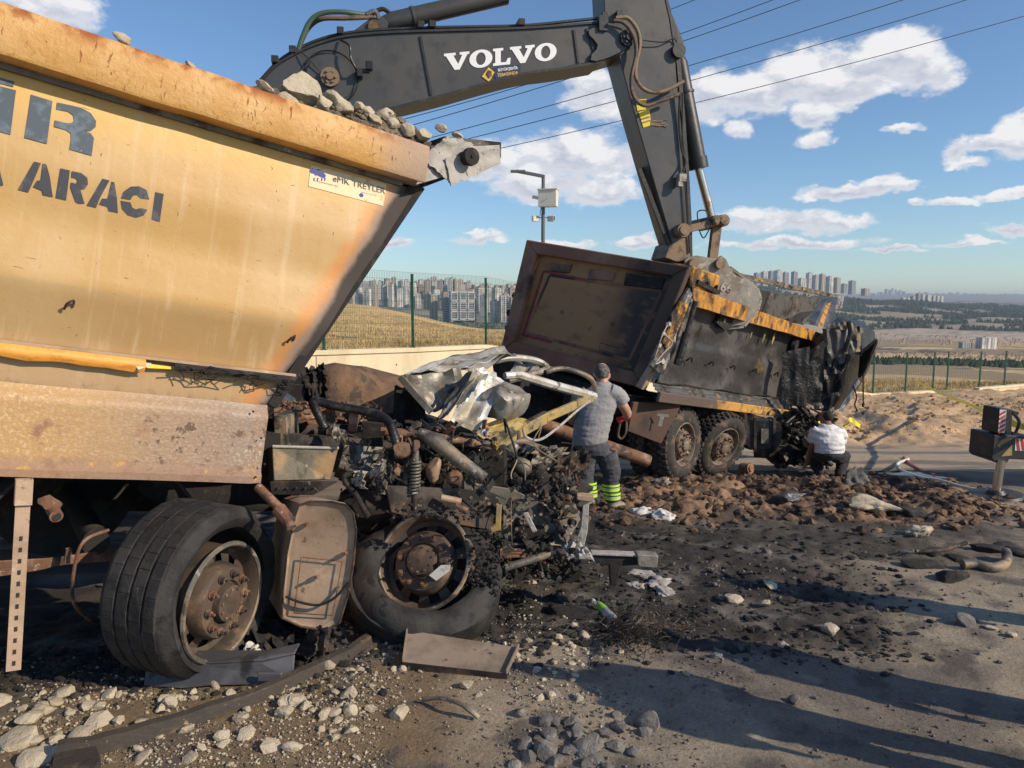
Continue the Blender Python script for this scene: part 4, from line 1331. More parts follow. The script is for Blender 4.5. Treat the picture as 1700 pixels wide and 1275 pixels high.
    mo = MB(); c2 = c + Vector((.0153, -.0515, -.0205)); mo.cyl(c2, c2 + Vector((0, -.002, 0)), .024, seg=14); mo.build('pipe_mouth', 'dark', truck1, 0)
    # cables, hose, frame rails, axle
    cb = MB()
    for k in range(6): cb.curve([T1P(-40, 935 + k * 5, 4.2), T1P(60, 930 + k * 3, 4.3), T1P(110, 925 + k * 2, 4.4), T1P(240, 905 + 4 * k, 4.8)], .010, 6)
    cb.build('cable_bundle', 'rust_steel', truck1)
    ho = MB(); ho.curve([T1P(150, 1030, 4.5), T1P(122, 1000, 4.3), T1P(124, 940, 4.25), T1P(140, 898, 4.25), T1P(180, 880, 4.4)], .010, 7); ho.build('brake_hose', 'rust_steel', truck1)
    cl = MB(); cl.box(T1P(113, 922, 4.3), (.03, .05, .08)); cl.build('cable_clamp', 'rust_steel', truck1)
    fr_ = MB(); fr_.box((-2.1, .62, -2.3), (7.2, .08, .27)); fr_.box((-2.1, 1.6, -2.3), (7.2, .08, .27))
    for xx in (-4.5, -3.3, -2.1, -.9, .2): fr_.box((xx, 1.1, -2.3), (.12, .98, .2))
    fr_.build('chassis_frame', 'burnt_steel', truck1)
    for xx in (-1.75, -4.6):
        axl = MB(); axl.cyl((xx, .4, -2.9), (xx, 2.0, -2.9), .08); axl.build('axle', 'soot', truck1)
    fs = MB(); fs.box((-3.1, 2.4, -2.18), (5.0, .03, .5)); fs.build('far_skirt', 'soot', truck1)  # sooty parts from here on are added to darken the space under the tub
    for k, (xx, ll) in enumerate(((-3.9, .9), (-2.9, .8), (-1.0, .8))):
        ub = MB(); ub.box((xx, 2.1, -2.72), (ll, .5, .66)); ub.build('far_tank', 'soot', truck1, 0, bevel=.08)
    tr = MB(); tr.rock((-2.7, 1.15, -2.62), (.9, .5, .36), 4, None, 3); tr.build('gearbox', 'soot', truck1, 50)
    tr = MB(); tr.rock((-.9, 1.2, -2.7), (.7, .5, .3), 9, None, 3); tr.build('engine_sump', 'soot', truck1, 50)
    fp = MB(); fp.box((-3.0, .55, -2.62), (1.0, .35, .42)); fp.build('inner_tank', 'soot', truck1, 0, bevel=.1)
    ins = MB()
    for xx in (-2.6, -3.4):
        ins.box((xx, .95, -2.65), (.5, .5, .5))
    ins.build('underbody_box', 'soot', truck1, 30, bevel=.03)
    mg = MB()
    for k in range(14):
        a0 = math.radians(15 + k * 11); a1 = math.radians(15 + (k + 1) * 11)
        c0 = Vector((-1.78, 0, -2.92))
        mg.prism([c0 + Vector((math.cos(a0) * .62, .2, math.sin(a0) * .62)), c0 + Vector((math.cos(a1) * .62, .2, math.sin(a1) * .62)), c0 + Vector((math.cos(a1) * .6, .2, math.sin(a1) * .6)), c0 + Vector((math.cos(a0) * .6, .2, math.sin(a0) * .6))], .5, 1)
    mg.build('mudguard', 'soot', truck1)
    # rear wheels out of frame still carry the truck
    for xx in (-4.3, -5.3):
        for yy in (.3, 2.2):
            w2 = MB(); w2.cyl((xx, yy, -3.05 - .03), (xx, yy + .35, -3.08), .5, seg=32); w2.build('rear_wheel', 'burnt_rubber', truck1)
    w2 = MB(); w2.cyl((-1.8, 1.9, -2.9), (-1.8, 2.2, -2.9), .5, seg=28); w2.build('far_wheel', 'burnt_rubber', truck1)


build_running_gear()

# ---------------------------------------------------------------- wrecked front of the yellow tipper
M('brown_burnt', (.13, .08, .055), .9, layers=[dict(c=(.2, .12, .07), s=4, lo=.48, hi=.66), dict(c=(.07, .055, .05), s=7, lo=.52, hi=.64), dict(c=(.35, .27, .12), s=5, lo=.66, hi=.75, amt=.6)], bump=[(9, .02), (60, .006)])


M('olive_burnt', (.13, .115, .085), .6, .2, layers=[dict(c=(.3, .2, .1), s=3, lo=.45, hi=.62), dict(c=(.045, .04, .032), s=4, lo=.5, hi=.62, st=(1, 1, .5), r=.85), dict(c=(.3, .29, .24), s=7, lo=.62, hi=.7)], bump=[(9, .006), (60, .002)])


def build_wreck():
    T = T1P; rg = random.Random(21)

    def plate(name, pts, D, th, mat, tilt=None, bev=.004, label=None, push=(0, 0)):
        m = MB(); q = [T(x, y, (D[i] if isinstance(D, (list, tuple)) else D)) for i, (x, y) in enumerate(pts)]
        n = (q[1] - q[0]).cross(q[-1] - q[0]).normalized()
        if n.y < 0: n = -n
        m.prism(q, th, n); return m.build(name, mat, truck1, 0, bevel=bev, label=label)

    def tube(name, pts, r, mat, seg=9, label=None, D=None):
        m = MB(); m.curve([T(*p) if len(p) == 3 else T(p[0], p[1], D) for p in pts], r, seg); return m.build(name, mat, truck1, 40, label=label)
    # frame and boxes just ahead of the skirt
    sb = plate('battery_box', [(452, 741), (562, 744), (549, 796), (455, 798)], [5.25, 5.5, 5.45, 5.2], .35, 'olive_burnt')
    tube('box_edge', [(452, 741, 5.24), (562, 744, 5.49)], .010, 'ash_white')
    plate('box_bracket', [(572, 738), (638, 742), (650, 780), (600, 792), (562, 776)], [5.6, 5.7, 5.7, 5.5, 5.5], .25, 'grey_steel')
    fp = plate('frame_plate', [(448, 800), (560, 800), (520, 822), (450, 822)], 5.1, .03, 'burnt_steel')
    for k in range(5):
        h = MB(); c = T(462 + k * 15, 810, 5.09); h.cyl(c, c + Vector((0, -.004, 0)), .008, seg=8); h.build('frame_hole', 'dark', truck1)
    plate('frame_side', [(455, 690), (475, 692), (478, 742), (455, 742)], 5.4, .3, 'grey_steel')
    # large rusted barrel behind
    m = MB(); a, b = T(520, 647, 7.0), T(676, 652, 7.9); ax = (b - a).normalized()
    m.lathe([(.001, 0), (.2, 0), (.25, .04), (.27, .2), (.285, .6), (.26, 1.1), (.2, (b - a).length * .95), (.001, (b - a).length)], a, ax, 28)
    m.v = [tuple(Vector(v) + Vector((0, 0, .13 * fbm(Vector(v) * 2.1, 3) - .10 * smooth(.2, .9, (Vector(v) - a).dot(ax)))) + ax * .08 * fbm(Vector(v) * 3, 2)) for v in m.v]
    m.build('air_tank', 'brown_burnt', truck1, 60, label='large scorched brown cylinder lying across the frame')
    m = MB(); crumple(m, T(500, 610, 6.9), T(540, 606, 6.9), T(545, 662, 6.8), T(505, 668, 6.8), .12, 21, 14, .02, 2, .05); m.build('scorched_collar', 'soot', truck1, 30)
    m = MB(); crumple(m, T(455, 665, 6.4), T(545, 672, 6.6), T(560, 700, 5.9), T(455, 700, 5.8), .05, 3, 16, .02, 4); m.build('charred_insulation', 'rust_steel', truck1, 0)
    m = MB()
    for k in range(90):
        c = T(rg.uniform(455, 640), rg.uniform(668, 700), rg.uniform(6.0, 6.4)); s = rg.uniform(.01, .045)
        m.box(c, (s * 2.5, s * .5, s * .6), Matrix.Rotation(rg.uniform(0, 3), 3, 'Z') @ Matrix.Rotation(rg.uniform(-.6, .6), 3, 'Y'))
    m.build('bark_like_scale', 'rust_steel', truck1, 0, kind='stuff')
    # bent roll bar and its legs
    tube('cab_mount_bar', [(540, 712, 5.5), (524, 680, 5.55), (522, 666, 5.6), (556, 674, 5.6), (592, 680, 5.6), (628, 689, 5.55), (645, 701, 5.5), (652, 716, 5.45), (660, 742, 5.4)], .034, 'soot_shiny', 12)
    plate('mount_leg', [(540, 676), (556, 680), (553, 722), (541, 722)], 5.65, .04, 'rust_steel')
    plate('mount_leg', [(580, 682), (597, 684), (590, 718), (577, 716)], 5.65, .04, 'rust_steel')
    plate('seat_plate', [(600, 700), (636, 704), (634, 742), (604, 742)], 5.8, .06, 'soot')
    m = MB(); crumple(m, T(548, 700, 5.5), T(572, 716, 5.5), T(580, 734, 5.4), T(552, 726, 5.4), .05, 12, 8, .01, 3); m.build('torn_sheet', 'dull_sheet', truck1, 0)
    # spring and damper
    c0, c1 = T(690, 762, 5.3), T(688, 818, 5.28); ax = (c1 - c0); u = ax.orthogonal().normalized(); w = ax.cross(u).normalized()
    m = MB(); m.tube([c0 + ax * (k / 90) + (u * math.cos(k * .7) + w * math.sin(k * .7)) * .036 for k in range(91)], .0085, 6); m.build('coil_spring', 'grey_steel', truck1, 60)
    tube('damper', [(690, 748, 5.3), (690, 770, 5.3)], .025, 'grey_steel'); tube('damper_rod', [(689, 765, 5.3), (688, 845, 5.27)], .018, 'burnt_steel')
    plate('damper_bracket', [(672, 752), (682, 752), (676, 800), (690, 850), (684, 852), (668, 806)], 5.32, .03, 'burnt_steel')
    m = MB(); m.rock(T(668, 748, 5.3), (.085, .07, .065), 8, None, 3); m.build('burnt_casting', 'brown_burnt', truck1, 50)
    m = MB(); m.rock(T(690, 742, 5.28), (.035, .03, .055), 18, None, 2); m.build('casting_lug', 'brown_burnt', truck1, 50)
    # engine: charge pots, turbo, manifold
    for i, (px, py, rx, rz) in enumerate([(720, 778, .062, .115), (755, 795, .07, .07), (784, 811, .04, .042)]):
        m = MB(); m.rock(T(px, py, 5.55), (rx, rx, rz), 30 + i, Matrix.Rotation(-.15, 3, 'Y'), 3); m.build('engine_pot', 'rust_steel' if i else 'tan_steel', truck1, 60)
    plate('engine_block', [(700, 745), (840, 740), (842, 812), (700, 815)], 5.9, .7, 'soot', bev=.02)
    plate('rocker_cover', [(640, 722), (820, 735), (824, 752), (640, 745)], [5.9, 6.2, 6.2, 5.9], .4, 'burnt_steel', bev=.01)
    m = MB(); m.tube([T(694, 716, 5.35), T(720, 730, 5.35), T(760, 762, 5.33), T(804, 795, 5.3)], [.03, .06, .052, .045], 12); m.build('prop_tube', 'grey_steel', truck1, 50)
    tube('air_pipe', [(632, 716, 5.7), (700, 722, 5.75), (815, 741, 5.9)], .034, 'rust_steel', 12)
    tube('air_pipe', [(700, 706, 6.0), (760, 712, 6.1), (830, 722, 6.2)], .022, 'grey_steel', 10)
    # left scorched bundle with drooping hoses
    tube('burnt_hose', [(600, 790, 5.25), (575, 788, 5.2), (573, 800, 5.2), (590, 820, 5.15), (604, 846, 5.1), (612, 858, 5.08)], .02, 'soot')
    tube('burnt_hose', [(640, 752, 5.3), (625, 770, 5.25), (632, 800, 5.2)], .014, 'soot')
    for k in range(7):
        m = MB(); x0, y0 = rg.uniform(590, 640), rg.uniform(768, 815)
        crumple(m, T(x0, y0, 5.2), T(x0 + rg.uniform(10, 26), y0 + rg.uniform(-12, 4), 5.15), T(x0 + rg.uniform(10, 24), y0 + rg.uniform(18, 34), 5.1), T(x0 - 4, y0 + 22, 5.2), .05, 40 + k, 7, .006, 3, .03)
        m.build('melted_scrap', rg.choice(['dull_sheet', 'soot', 'burnt_steel', 'ash_white']), truck1, 0)
    # long frame rail with riveted gusset plates
    plate('frame_rail', [(640, 806), (770, 812), (838, 822), (836, 884), (760, 872), (650, 852)], [5.2, 5.45, 5.6, 5.6, 5.45, 5.2], .03, 'burnt_steel')
    plate('gusset_plate', [(770, 800), (850, 812), (905, 838), (900, 890), (862, 905), (800, 880), (770, 846)], [5.5, 5.6, 5.7, 5.7, 5.65, 5.55, 5.5], .025, 'grey_steel')
    plate('gusset_plate', [(838, 812), (905, 800), (944, 824), (940, 868), (905, 880), (850, 870)], [5.7, 5.85, 5.9, 5.9, 5.8, 5.7], .025, 'burnt_steel')
    br = plate('end_bracket', [(905, 850), (955, 836), (964, 862), (940, 905), (912, 914), (890, 880)], [5.75, 5.8, 5.8, 5.7, 5.65, 5.7], .03, 'grey_steel')
    for px, py, r in ((946, 866, .028), (906, 897, .018), (916, 866, .012), (850, 834, .012)):
        m = MB(); c = T(px, py, 5.66); m.cyl(c, c + Vector((0, -.05, 0)), r, seg=12); m.build('round_boss', 'dark', truck1)
    for px, py in [(798, 834), (812, 836), (826, 838), (838, 842), (866, 846), (880, 846), (866, 868), (846, 886), (822, 872), (884, 870), (898, 854), (782, 826), (790, 856), (912, 826), (926, 832), (868, 826), (842, 870), (858, 878)]:
        m = MB(); c = T(px, py, 5.50); m.cyl(c, c + (T(px, py, 5.4) - c) * .35, .013, seg=6); m.build('frame_bolt', 'grey_steel', truck1, 30)
    tube('cross_tube', [(732, 826, 5.3), (765, 833, 5.32)], .026, 'tan_steel', 12)
    tube('cross_tube', [(756, 838, 5.3), (775, 848, 5.3)], .02, 'rust_steel', 12)
    plate('pale_strap', [(824, 838), (833, 838), (831, 880), (818, 884), (812, 905), (806, 900), (814, 876), (822, 872)], 5.42, .01, 'char_yellow')
    plate('pale_strap', [(868, 852), (876, 850), (892, 882), (884, 884)], 5.45, .01, 'ash_white')
    # upright whitened end piece and the pale lugs about it
    plate('end_post', [(962, 826), (985, 824), (986, 834), (978, 838), (976, 880), (970, 906), (955, 900), (964, 876), (968, 838)], 5.6, .04, 'ash_white')
    plate('end_cap', [(958, 822), (986, 824), (985, 834), (958, 830)], 5.55, .09, 'tan_steel')
    m = MB(); crumple(m, T(935, 905, 5.5), T(965, 895, 5.5), T(985, 925, 5.3), T(942, 926, 5.3), .05, 14, 10, .02, 3); m.build('ashy_lug', 'ash_white', truck1, 0)
    m = MB(); m.rock(T(938, 845, 5.6), (.045, .04, .05), 44, None, 2); m.build('hub_lump', 'char_yellow', truck1, 0)
    # bumper beam and its box end
    plate('bumper_beam', [(985, 920), (1062, 922), (1060, 938), (1030, 940), (1024, 972), (1014, 975), (1012, 938), (985, 934)], 5.35, .08, 'soot')
    plate('beam_edge', [(982, 918), (1060, 921), (1060, 925), (982, 922)], 5.33, .08, 'ash_white')
    plate('beam_end', [(1058, 921), (1093, 923), (1091, 943), (1060, 941)], 5.3, .10, 'dull_sheet')
    # drag link on the ground, leaf spring
    tube('drag_link', [(838, 943, 5.25), (880, 930, 5.3), (916, 918, 5.35)], .028, 'grey_steel', 12)
    for k in range(3):
        tube('spring_leaf', [(830, 916 + k * 5, 5.3), (862, 913 + k * 5, 5.35), (905, 922 + k * 4, 5.45)], .012, 'rust_steel', 6)
    plate('steering_plate', [(856, 868), (905, 880), (900, 916), (870, 920), (850, 895)], 5.6, .2, 'soot')

    # crumpled cab panels, silvery where the paint burnt off
    def sheet(name, pts, D, amp, seed, mat, fold=2.0, n=14, ragged=.0, label=None):
        m = MB(); q = [T(x, y, D[i] if isinstance(D, (list, tuple)) else D) for i, (x, y) in enumerate(pts)]
        crumple(m, *q, amp, seed, n, .006, fold, ragged); return m.build(name, mat, truck1, 28, label=label)
    sheet('roof_panel', [(668, 624), (800, 614), (858, 592), (832, 574)], [6.3, 6.6, 7.0, 7.4], .05, 1, 'dull_sheet', 1.6, label='torn grey roof panel of the cab')
    sheet('roof_panel', [(668, 624), (770, 612), (840, 590), (770, 586)], [6.3, 6.5, 6.9, 7.4], .04, 5, 'white_sheet', 1.8)
    sheet('door_panel', [(664, 624), (764, 612), (772, 668), (715, 684)], [6.2, 6.4, 6.2, 6.1], .07, 2, 'dull_sheet', 1.7)
    m = MB(); m.beam(T(664, 626, 6.15), T(716, 684, 6.05), .03, .05); m.build('door_edge', 'dull_sheet', truck1)
    sheet('inner_panel', [(655, 640), (700, 650), (712, 706), (652, 700)], [6.5, 6.5, 6.2, 6.3], .06, 8, 'soot', 2)
    sheet('side_strip', [(718, 698), (774, 618), (794, 616), (744, 690)], [5.9, 6.2, 6.1, 5.85], .03, 3, 'dull_sheet', 1.4, 10)
    sheet('hood_panel', [(742, 708), (786, 614), (834, 634), (800, 712)], [5.75, 6.1, 6.1, 5.8], .07, 4, 'white_sheet', 1.5, 16, label='bright crumpled sheet standing up in the middle of the wreck')
    sheet('hood_panel', [(786, 614), (806, 608), (840, 632), (812, 662)], [6.1, 6.3, 6.3, 6.0], .05, 6, 'white_sheet', 1.8, 12)
    m = MB(); a, b = T(816, 676, 5.95), T(880, 664, 6.4); m.lathe([(.001, -.01), (.12, 0), (.14, .03), (.145, .2), (.13, .33), (.1, .37), (.001, .38)], a, (b - a), 24)
    m.v = [tuple(Vector(v) * 1 + Vector((0, -.3, 1)) * (.09 * abs(fbm(Vector(v) * 5, 2))) + Vector((.05, .06, 0)) * noise.noise(Vector(v) * 6)) for v in m.v]
    m.build('silver_drum', 'dull_sheet', truck1, 50, label='dented silvery drum beside the crumpled sheet')
    sheet('lower_panel', [(776, 712), (850, 690), (880, 700), (830, 745)], [5.8, 6.1, 6.2, 5.9], .06, 7, 'char_yellow', 2)
    # cab pillars reaching to the worker
    m = MB(); m.tube([T(838, 624, 6.5), T(860, 622, 6.6), T(920, 640, 7.1), T(986, 658, 7.7)], [.03, .04, .044, .046], 8); m.build('cab_pillar', 'white_sheet', truck1, 30, label='pale pillar beam pointing at the standing worker')
    m = MB(); m.beam(T(822, 738, 5.9), T(905, 694, 6.8), .05, .11); m.beam(T(905, 694, 6.8), T(984, 660, 7.65), .05, .085); m.build('cab_sill', 'char_yellow', truck1, 0, bevel=.01, label='scorched yellow sill beam below the pale pillar')
    m = MB(); m.beam(T(822, 728, 5.88), T(905, 684, 6.78), .03, .02); m.build('sill_edge', 'burnt_steel', truck1, 0)
    tube('window_hoop', [(818, 600, 7.2), (850, 594, 7.3), (890, 599, 7.5), (908, 612, 7.5), (880, 622, 7.3), (842, 632, 7.0)], .035, 'dull_sheet', 8)
    tube('window_hoop', [(905, 618, 7.4), (930, 612, 7.5), (960, 618, 7.5), (982, 630, 7.6), (988, 648, 7.7), (986, 658, 7.7)], .026, 'grey_steel', 8)
    sheet('window_frame', [(858, 596), (900, 606), (880, 630), (845, 622)], [7.6, 7.6, 7.2, 7.2], .05, 11, 'dull_sheet', 2, 8)
    tube('loose_cable', [(869, 700, 6.2), (872, 724, 6.2), (896, 730, 6.3), (928, 708, 6.8), (960, 680, 7.2), (981, 664, 7.6)], .012, 'ash_white', 6)
    tube('loose_cable', [(852, 735, 6.0), (858, 762, 5.9), (848, 790, 5.8), (860, 812, 5.7)], .007, 'grey_steel', 5)
    tube('loose_cable', [(838, 742, 6.0), (868, 770, 5.9), (872, 800, 5.8)], .006, 'grey_steel', 5)
    tube('loose_cable', [(850, 826, 5.5), (848, 850, 5.45), (850, 905, 5.4)], .004, 'rust_steel', 4)
    # blue cap of a bottle in the wreck
    m = MB(); c = T(803, 718, 5.7); m.cyl(c, c + Vector((-.01, -.03, 0)), .026, seg=14); m.build('white_cap', 'paper', truck1)
    m = MB(); m.cyl(c + Vector((-.01, -.03, 0)), c + Vector((-.013, -.036, 0)), .016, seg=12); m.build('blue_cap_centre', 'ink_blue', truck1)

    # uncountable burnt bits: pipes, shards and clinker filling the wreck
    for nm, mat, n in (('burnt_clutter', 'soot', 900), ('burnt_clutter', 'burnt_steel', 620), ('burnt_clutter', 'rust_steel', 220), ('burnt_clutter', 'grey_steel', 220), ('burnt_clutter', 'dull_sheet', 90)):
        m = MB()
        for k in range(n):
            t = rg.random()
            if t < .62: px, py, D = rg.uniform(565, 960), 0, rg.uniform(5.5, 6.4); py = rg.uniform(700 + 90 * smooth(800, 850, px) + 30 * (px < 640), 900)
            elif t < .86: px, py, D = rg.uniform(690, 960), rg.uniform(905, 960), rg.uniform(5.3, 5.7)
            else: px, py, D = rg.uniform(830, 965), rg.uniform(785, 835), rg.uniform(6.2, 7.0)
            c = T(px, py, D); ty = rg.random(); s = .008 + .036 * rg.random() ** 1.6
            R3 = Matrix.Rotation(rg.uniform(0, 6), 3, 'Z') @ Matrix.Rotation(rg.uniform(-1, 1), 3, 'Y') @ Matrix.Rotation(rg.uniform(0, 3), 3, 'X')
            if ty < .35: m.rock(c, (s * 1.2, s, s * .8), k, R3, 1)
            elif ty < .6: m.box(c, (s * 3.4, s * 1.6, .006), R3)
            elif ty < .85:
                d = R3 @ Vector((1, 0, 0)) * s * 4; m.tube([c - d * .6, c + Vector((0, 0, .25 * s)), c + d * .6], rg.uniform(.004, .014), 5)
            else:
                q = [c + R3 @ Vector((math.cos(a) * s * rg.uniform(.8, 2), math.sin(a) * s * rg.uniform(.8, 2), 0)) for a in (0, 1.2, 2.6, 3.9, 5.2)]; m.prism(q, .008, R3 @ Vector((0, 0, 1)))
        m.build(nm, mat, truck1, 0, kind='stuff')
    for k in range(11):
        x0, y0 = rg.uniform(835, 940), rg.uniform(735, 800); D = rg.uniform(6.3, 7.0); m = MB()
        crumple(m, T(x0, y0, D), T(x0 + rg.uniform(25, 60), y0 + rg.uniform(-14, 10), D + .1), T(x0 + rg.uniform(20, 55), y0 + rg.uniform(20, 42), D), T(x0 - 8, y0 + rg.uniform(20, 36), D - .1), .09, 90 + k, 10, .006, 2.2, .05)
        m.build('scorched_skin', rg.choice(['soot', 'burnt_steel', 'soot', 'grey_steel', 'soot_shiny']), truck1, 25)
    for k in range(16):
        x0, y0 = rg.uniform(640, 940), rg.uniform(700, 800); D = rg.uniform(5.4, 6.2); r_ = rg.uniform(.004, .012)
        tube('burnt_wire', [(x0, y0, D), (x0 + rg.uniform(-20, 30), y0 + rg.uniform(-25, 5), D), (x0 + rg.uniform(-10, 50), y0 + rg.uniform(0, 40), D - .05), (x0 + rg.uniform(0, 60), y0 + rg.uniform(30, 90), D)], r_, rg.choice(['soot', 'rust_steel', 'grey_steel', 'soot']), 5)
    for px, py, D, r_, L_, mt in ((852, 770, 6.2, .07, .16, 'grey_steel'), (884, 792, 6.0, .06, .14, 'burnt_steel'), (920, 786, 6.4, .08, .10, 'rust_steel'), (866, 812, 5.9, .05, .2, 'burnt_steel'), (940, 812, 6.2, .05, .12, 'grey_steel'), (832, 752, 6.3, .05, .18, 'dull_sheet')):
        c = T(px, py, D); d = Vector((rg.uniform(-.4, .6), -.8, rg.uniform(-.2, .5))).normalized(); m = MB(); m.lathe([(.001, 0), (r_ * .6, 0), (r_, L_ * .2), (r_ * 1.12, L_ * .5), (r_, L_ * .8), (r_ * .5, L_), (.001, L_ * 1.05)], c, d, 16); m.build('brake_chamber', mt, truck1, 40)
    # solid burnt core under the clutter
    m = MB()
    for px, py, D, a, b, c in [(640, 830, 6.0, .5, .4, .28), (760, 850, 6.2, .7, .4, .28), (880, 860, 6.2, .5, .35, .2), (620, 740, 6.3, .4, .4, .2), (850, 770, 6.9, .5, .4, .2), (720, 720, 6.6, .6, .4, .2), (930, 800, 7.0, .35, .3, .16)]:
        m.rock(T(px, py, D), (a, b, c), int(px), None, 3)
    m.build('burnt_core', 'soot', truck1, 0, kind='stuff')


build_wreck()

# ---------------------------------------------------------------- the burnt tipper behind
T2 = Frame(P(1150, 445, 10.0), 51, 10, 10)
truck2 = root('dump_truck', T2.M.copy(), 'burnt black and rusty tipper truck sunk in the mud, excavator bucket resting in its tub', 'dump truck')
M('tail_brown', (.25, .108, .058), .72, layers=[dict(c=(.33, .17, .105), s=1.3, lo=.42, hi=.62), dict(c=(.03, .022, .02), s=1.1, lo=.5, hi=.66), dict(c=(.16, .1, .07), s=12, lo=.6, hi=.72, st=(1, .3, 1)), dict(c=(.035, .027, .024), ax=[(1, 1.1, .1, .9)], ws=1.4, amt=.8)], bump=[(8, .008), (60, .002)])
M('tail_panel', (.4, .205, .085), .7, layers=[dict(c=(.045, .032, .028), ax=[(1, 1.35, .55, .9)], ws=1.6), dict(c=(.26, .13, .06), s=3, lo=.5, hi=.7, st=(1, 1, 2)), dict(c=(.1, .06, .035), s=9, lo=.64, hi=.74)], bump=[(14, .006)])
M('tail_red', (.34, .03, .04), .7, layers=[dict(c=(.1, .04, .03), s=9, lo=.48, hi=.62)])
M('rail_burnt', (.55, .26, .035), .6, layers=[dict(c=(.3, .13, .03), s=4, lo=.45, hi=.6, st=(2, 1, .6), r=.8), dict(c=(.7, .42, .08), s=7, lo=.56, hi=.68), dict(c=(.05, .035, .025), s=3.2, lo=.55, hi=.66, r=.9), dict(c=(.05, .035, .025), s=6, lo=.35, hi=.6, ax=[(0, .6, .2, .5)])], bump=[(20, .01)])
M('side_burnt', (.05, .047, .047), .42, .2, layers=[dict(c=(.12, .11, .105), s=.8, lo=.45, hi=.62, st=(1, 1, 1.5), r=.5), dict(c=(.018, .017, .017), s=2.2, lo=.55, hi=.68, r=.8), dict(c=(.25, .2, .13), s=13, lo=.73, hi=.76)], bump=[(2.2, .03), (30, .004)])
M('skirt_burnt', (.12, .115, .11), .45, .35, layers=[dict(c=(.04, .035, .03), s=3, lo=.48, hi=.62, r=.8), dict(c=(.24, .14, .09), s=4, lo=.6, hi=.68, r=.8), dict(c=(.24, .23, .21), s=7, lo=.62, hi=.72)], bump=[(5, .015), (50, .003)])
M('lip_burnt', (.6, .32, .07), .6, layers=[dict(c=(.16, .1, .06), s=5, lo=.48, hi=.6), dict(c=(.75, .55, .25), s=9, lo=.58, hi=.7), dict(c=(.12, .09, .07), ax=[(0, 2.3, 1.2, .8)])], bump=[(30, .008)])
M('cab_black', (.018, .017, .017), .35, .2, layers=[dict(c=(.05, .042, .036), s=3, lo=.5, hi=.66, r=.8), dict(c=(.14, .09, .05), s=5, lo=.68, hi=.76, r=.9)], bump=[(4, .05), (30, .008)])
M('muddy_tyre', (.04, .036, .033), .85, layers=[dict(c=(.15, .1, .07), s=6, lo=.5, hi=.66), dict(c=(.02, .02, .02), s=12, lo=.55, hi=.66)], bump=[(40, .006)])
M('muddy_rim', (.2, .16, .12), .7, .1, layers=[dict(c=(.1, .06, .04), s=6, lo=.48, hi=.6), dict(c=(.45, .4, .34), s=9, lo=.6, hi=.7)], bump=[(40, .006)])


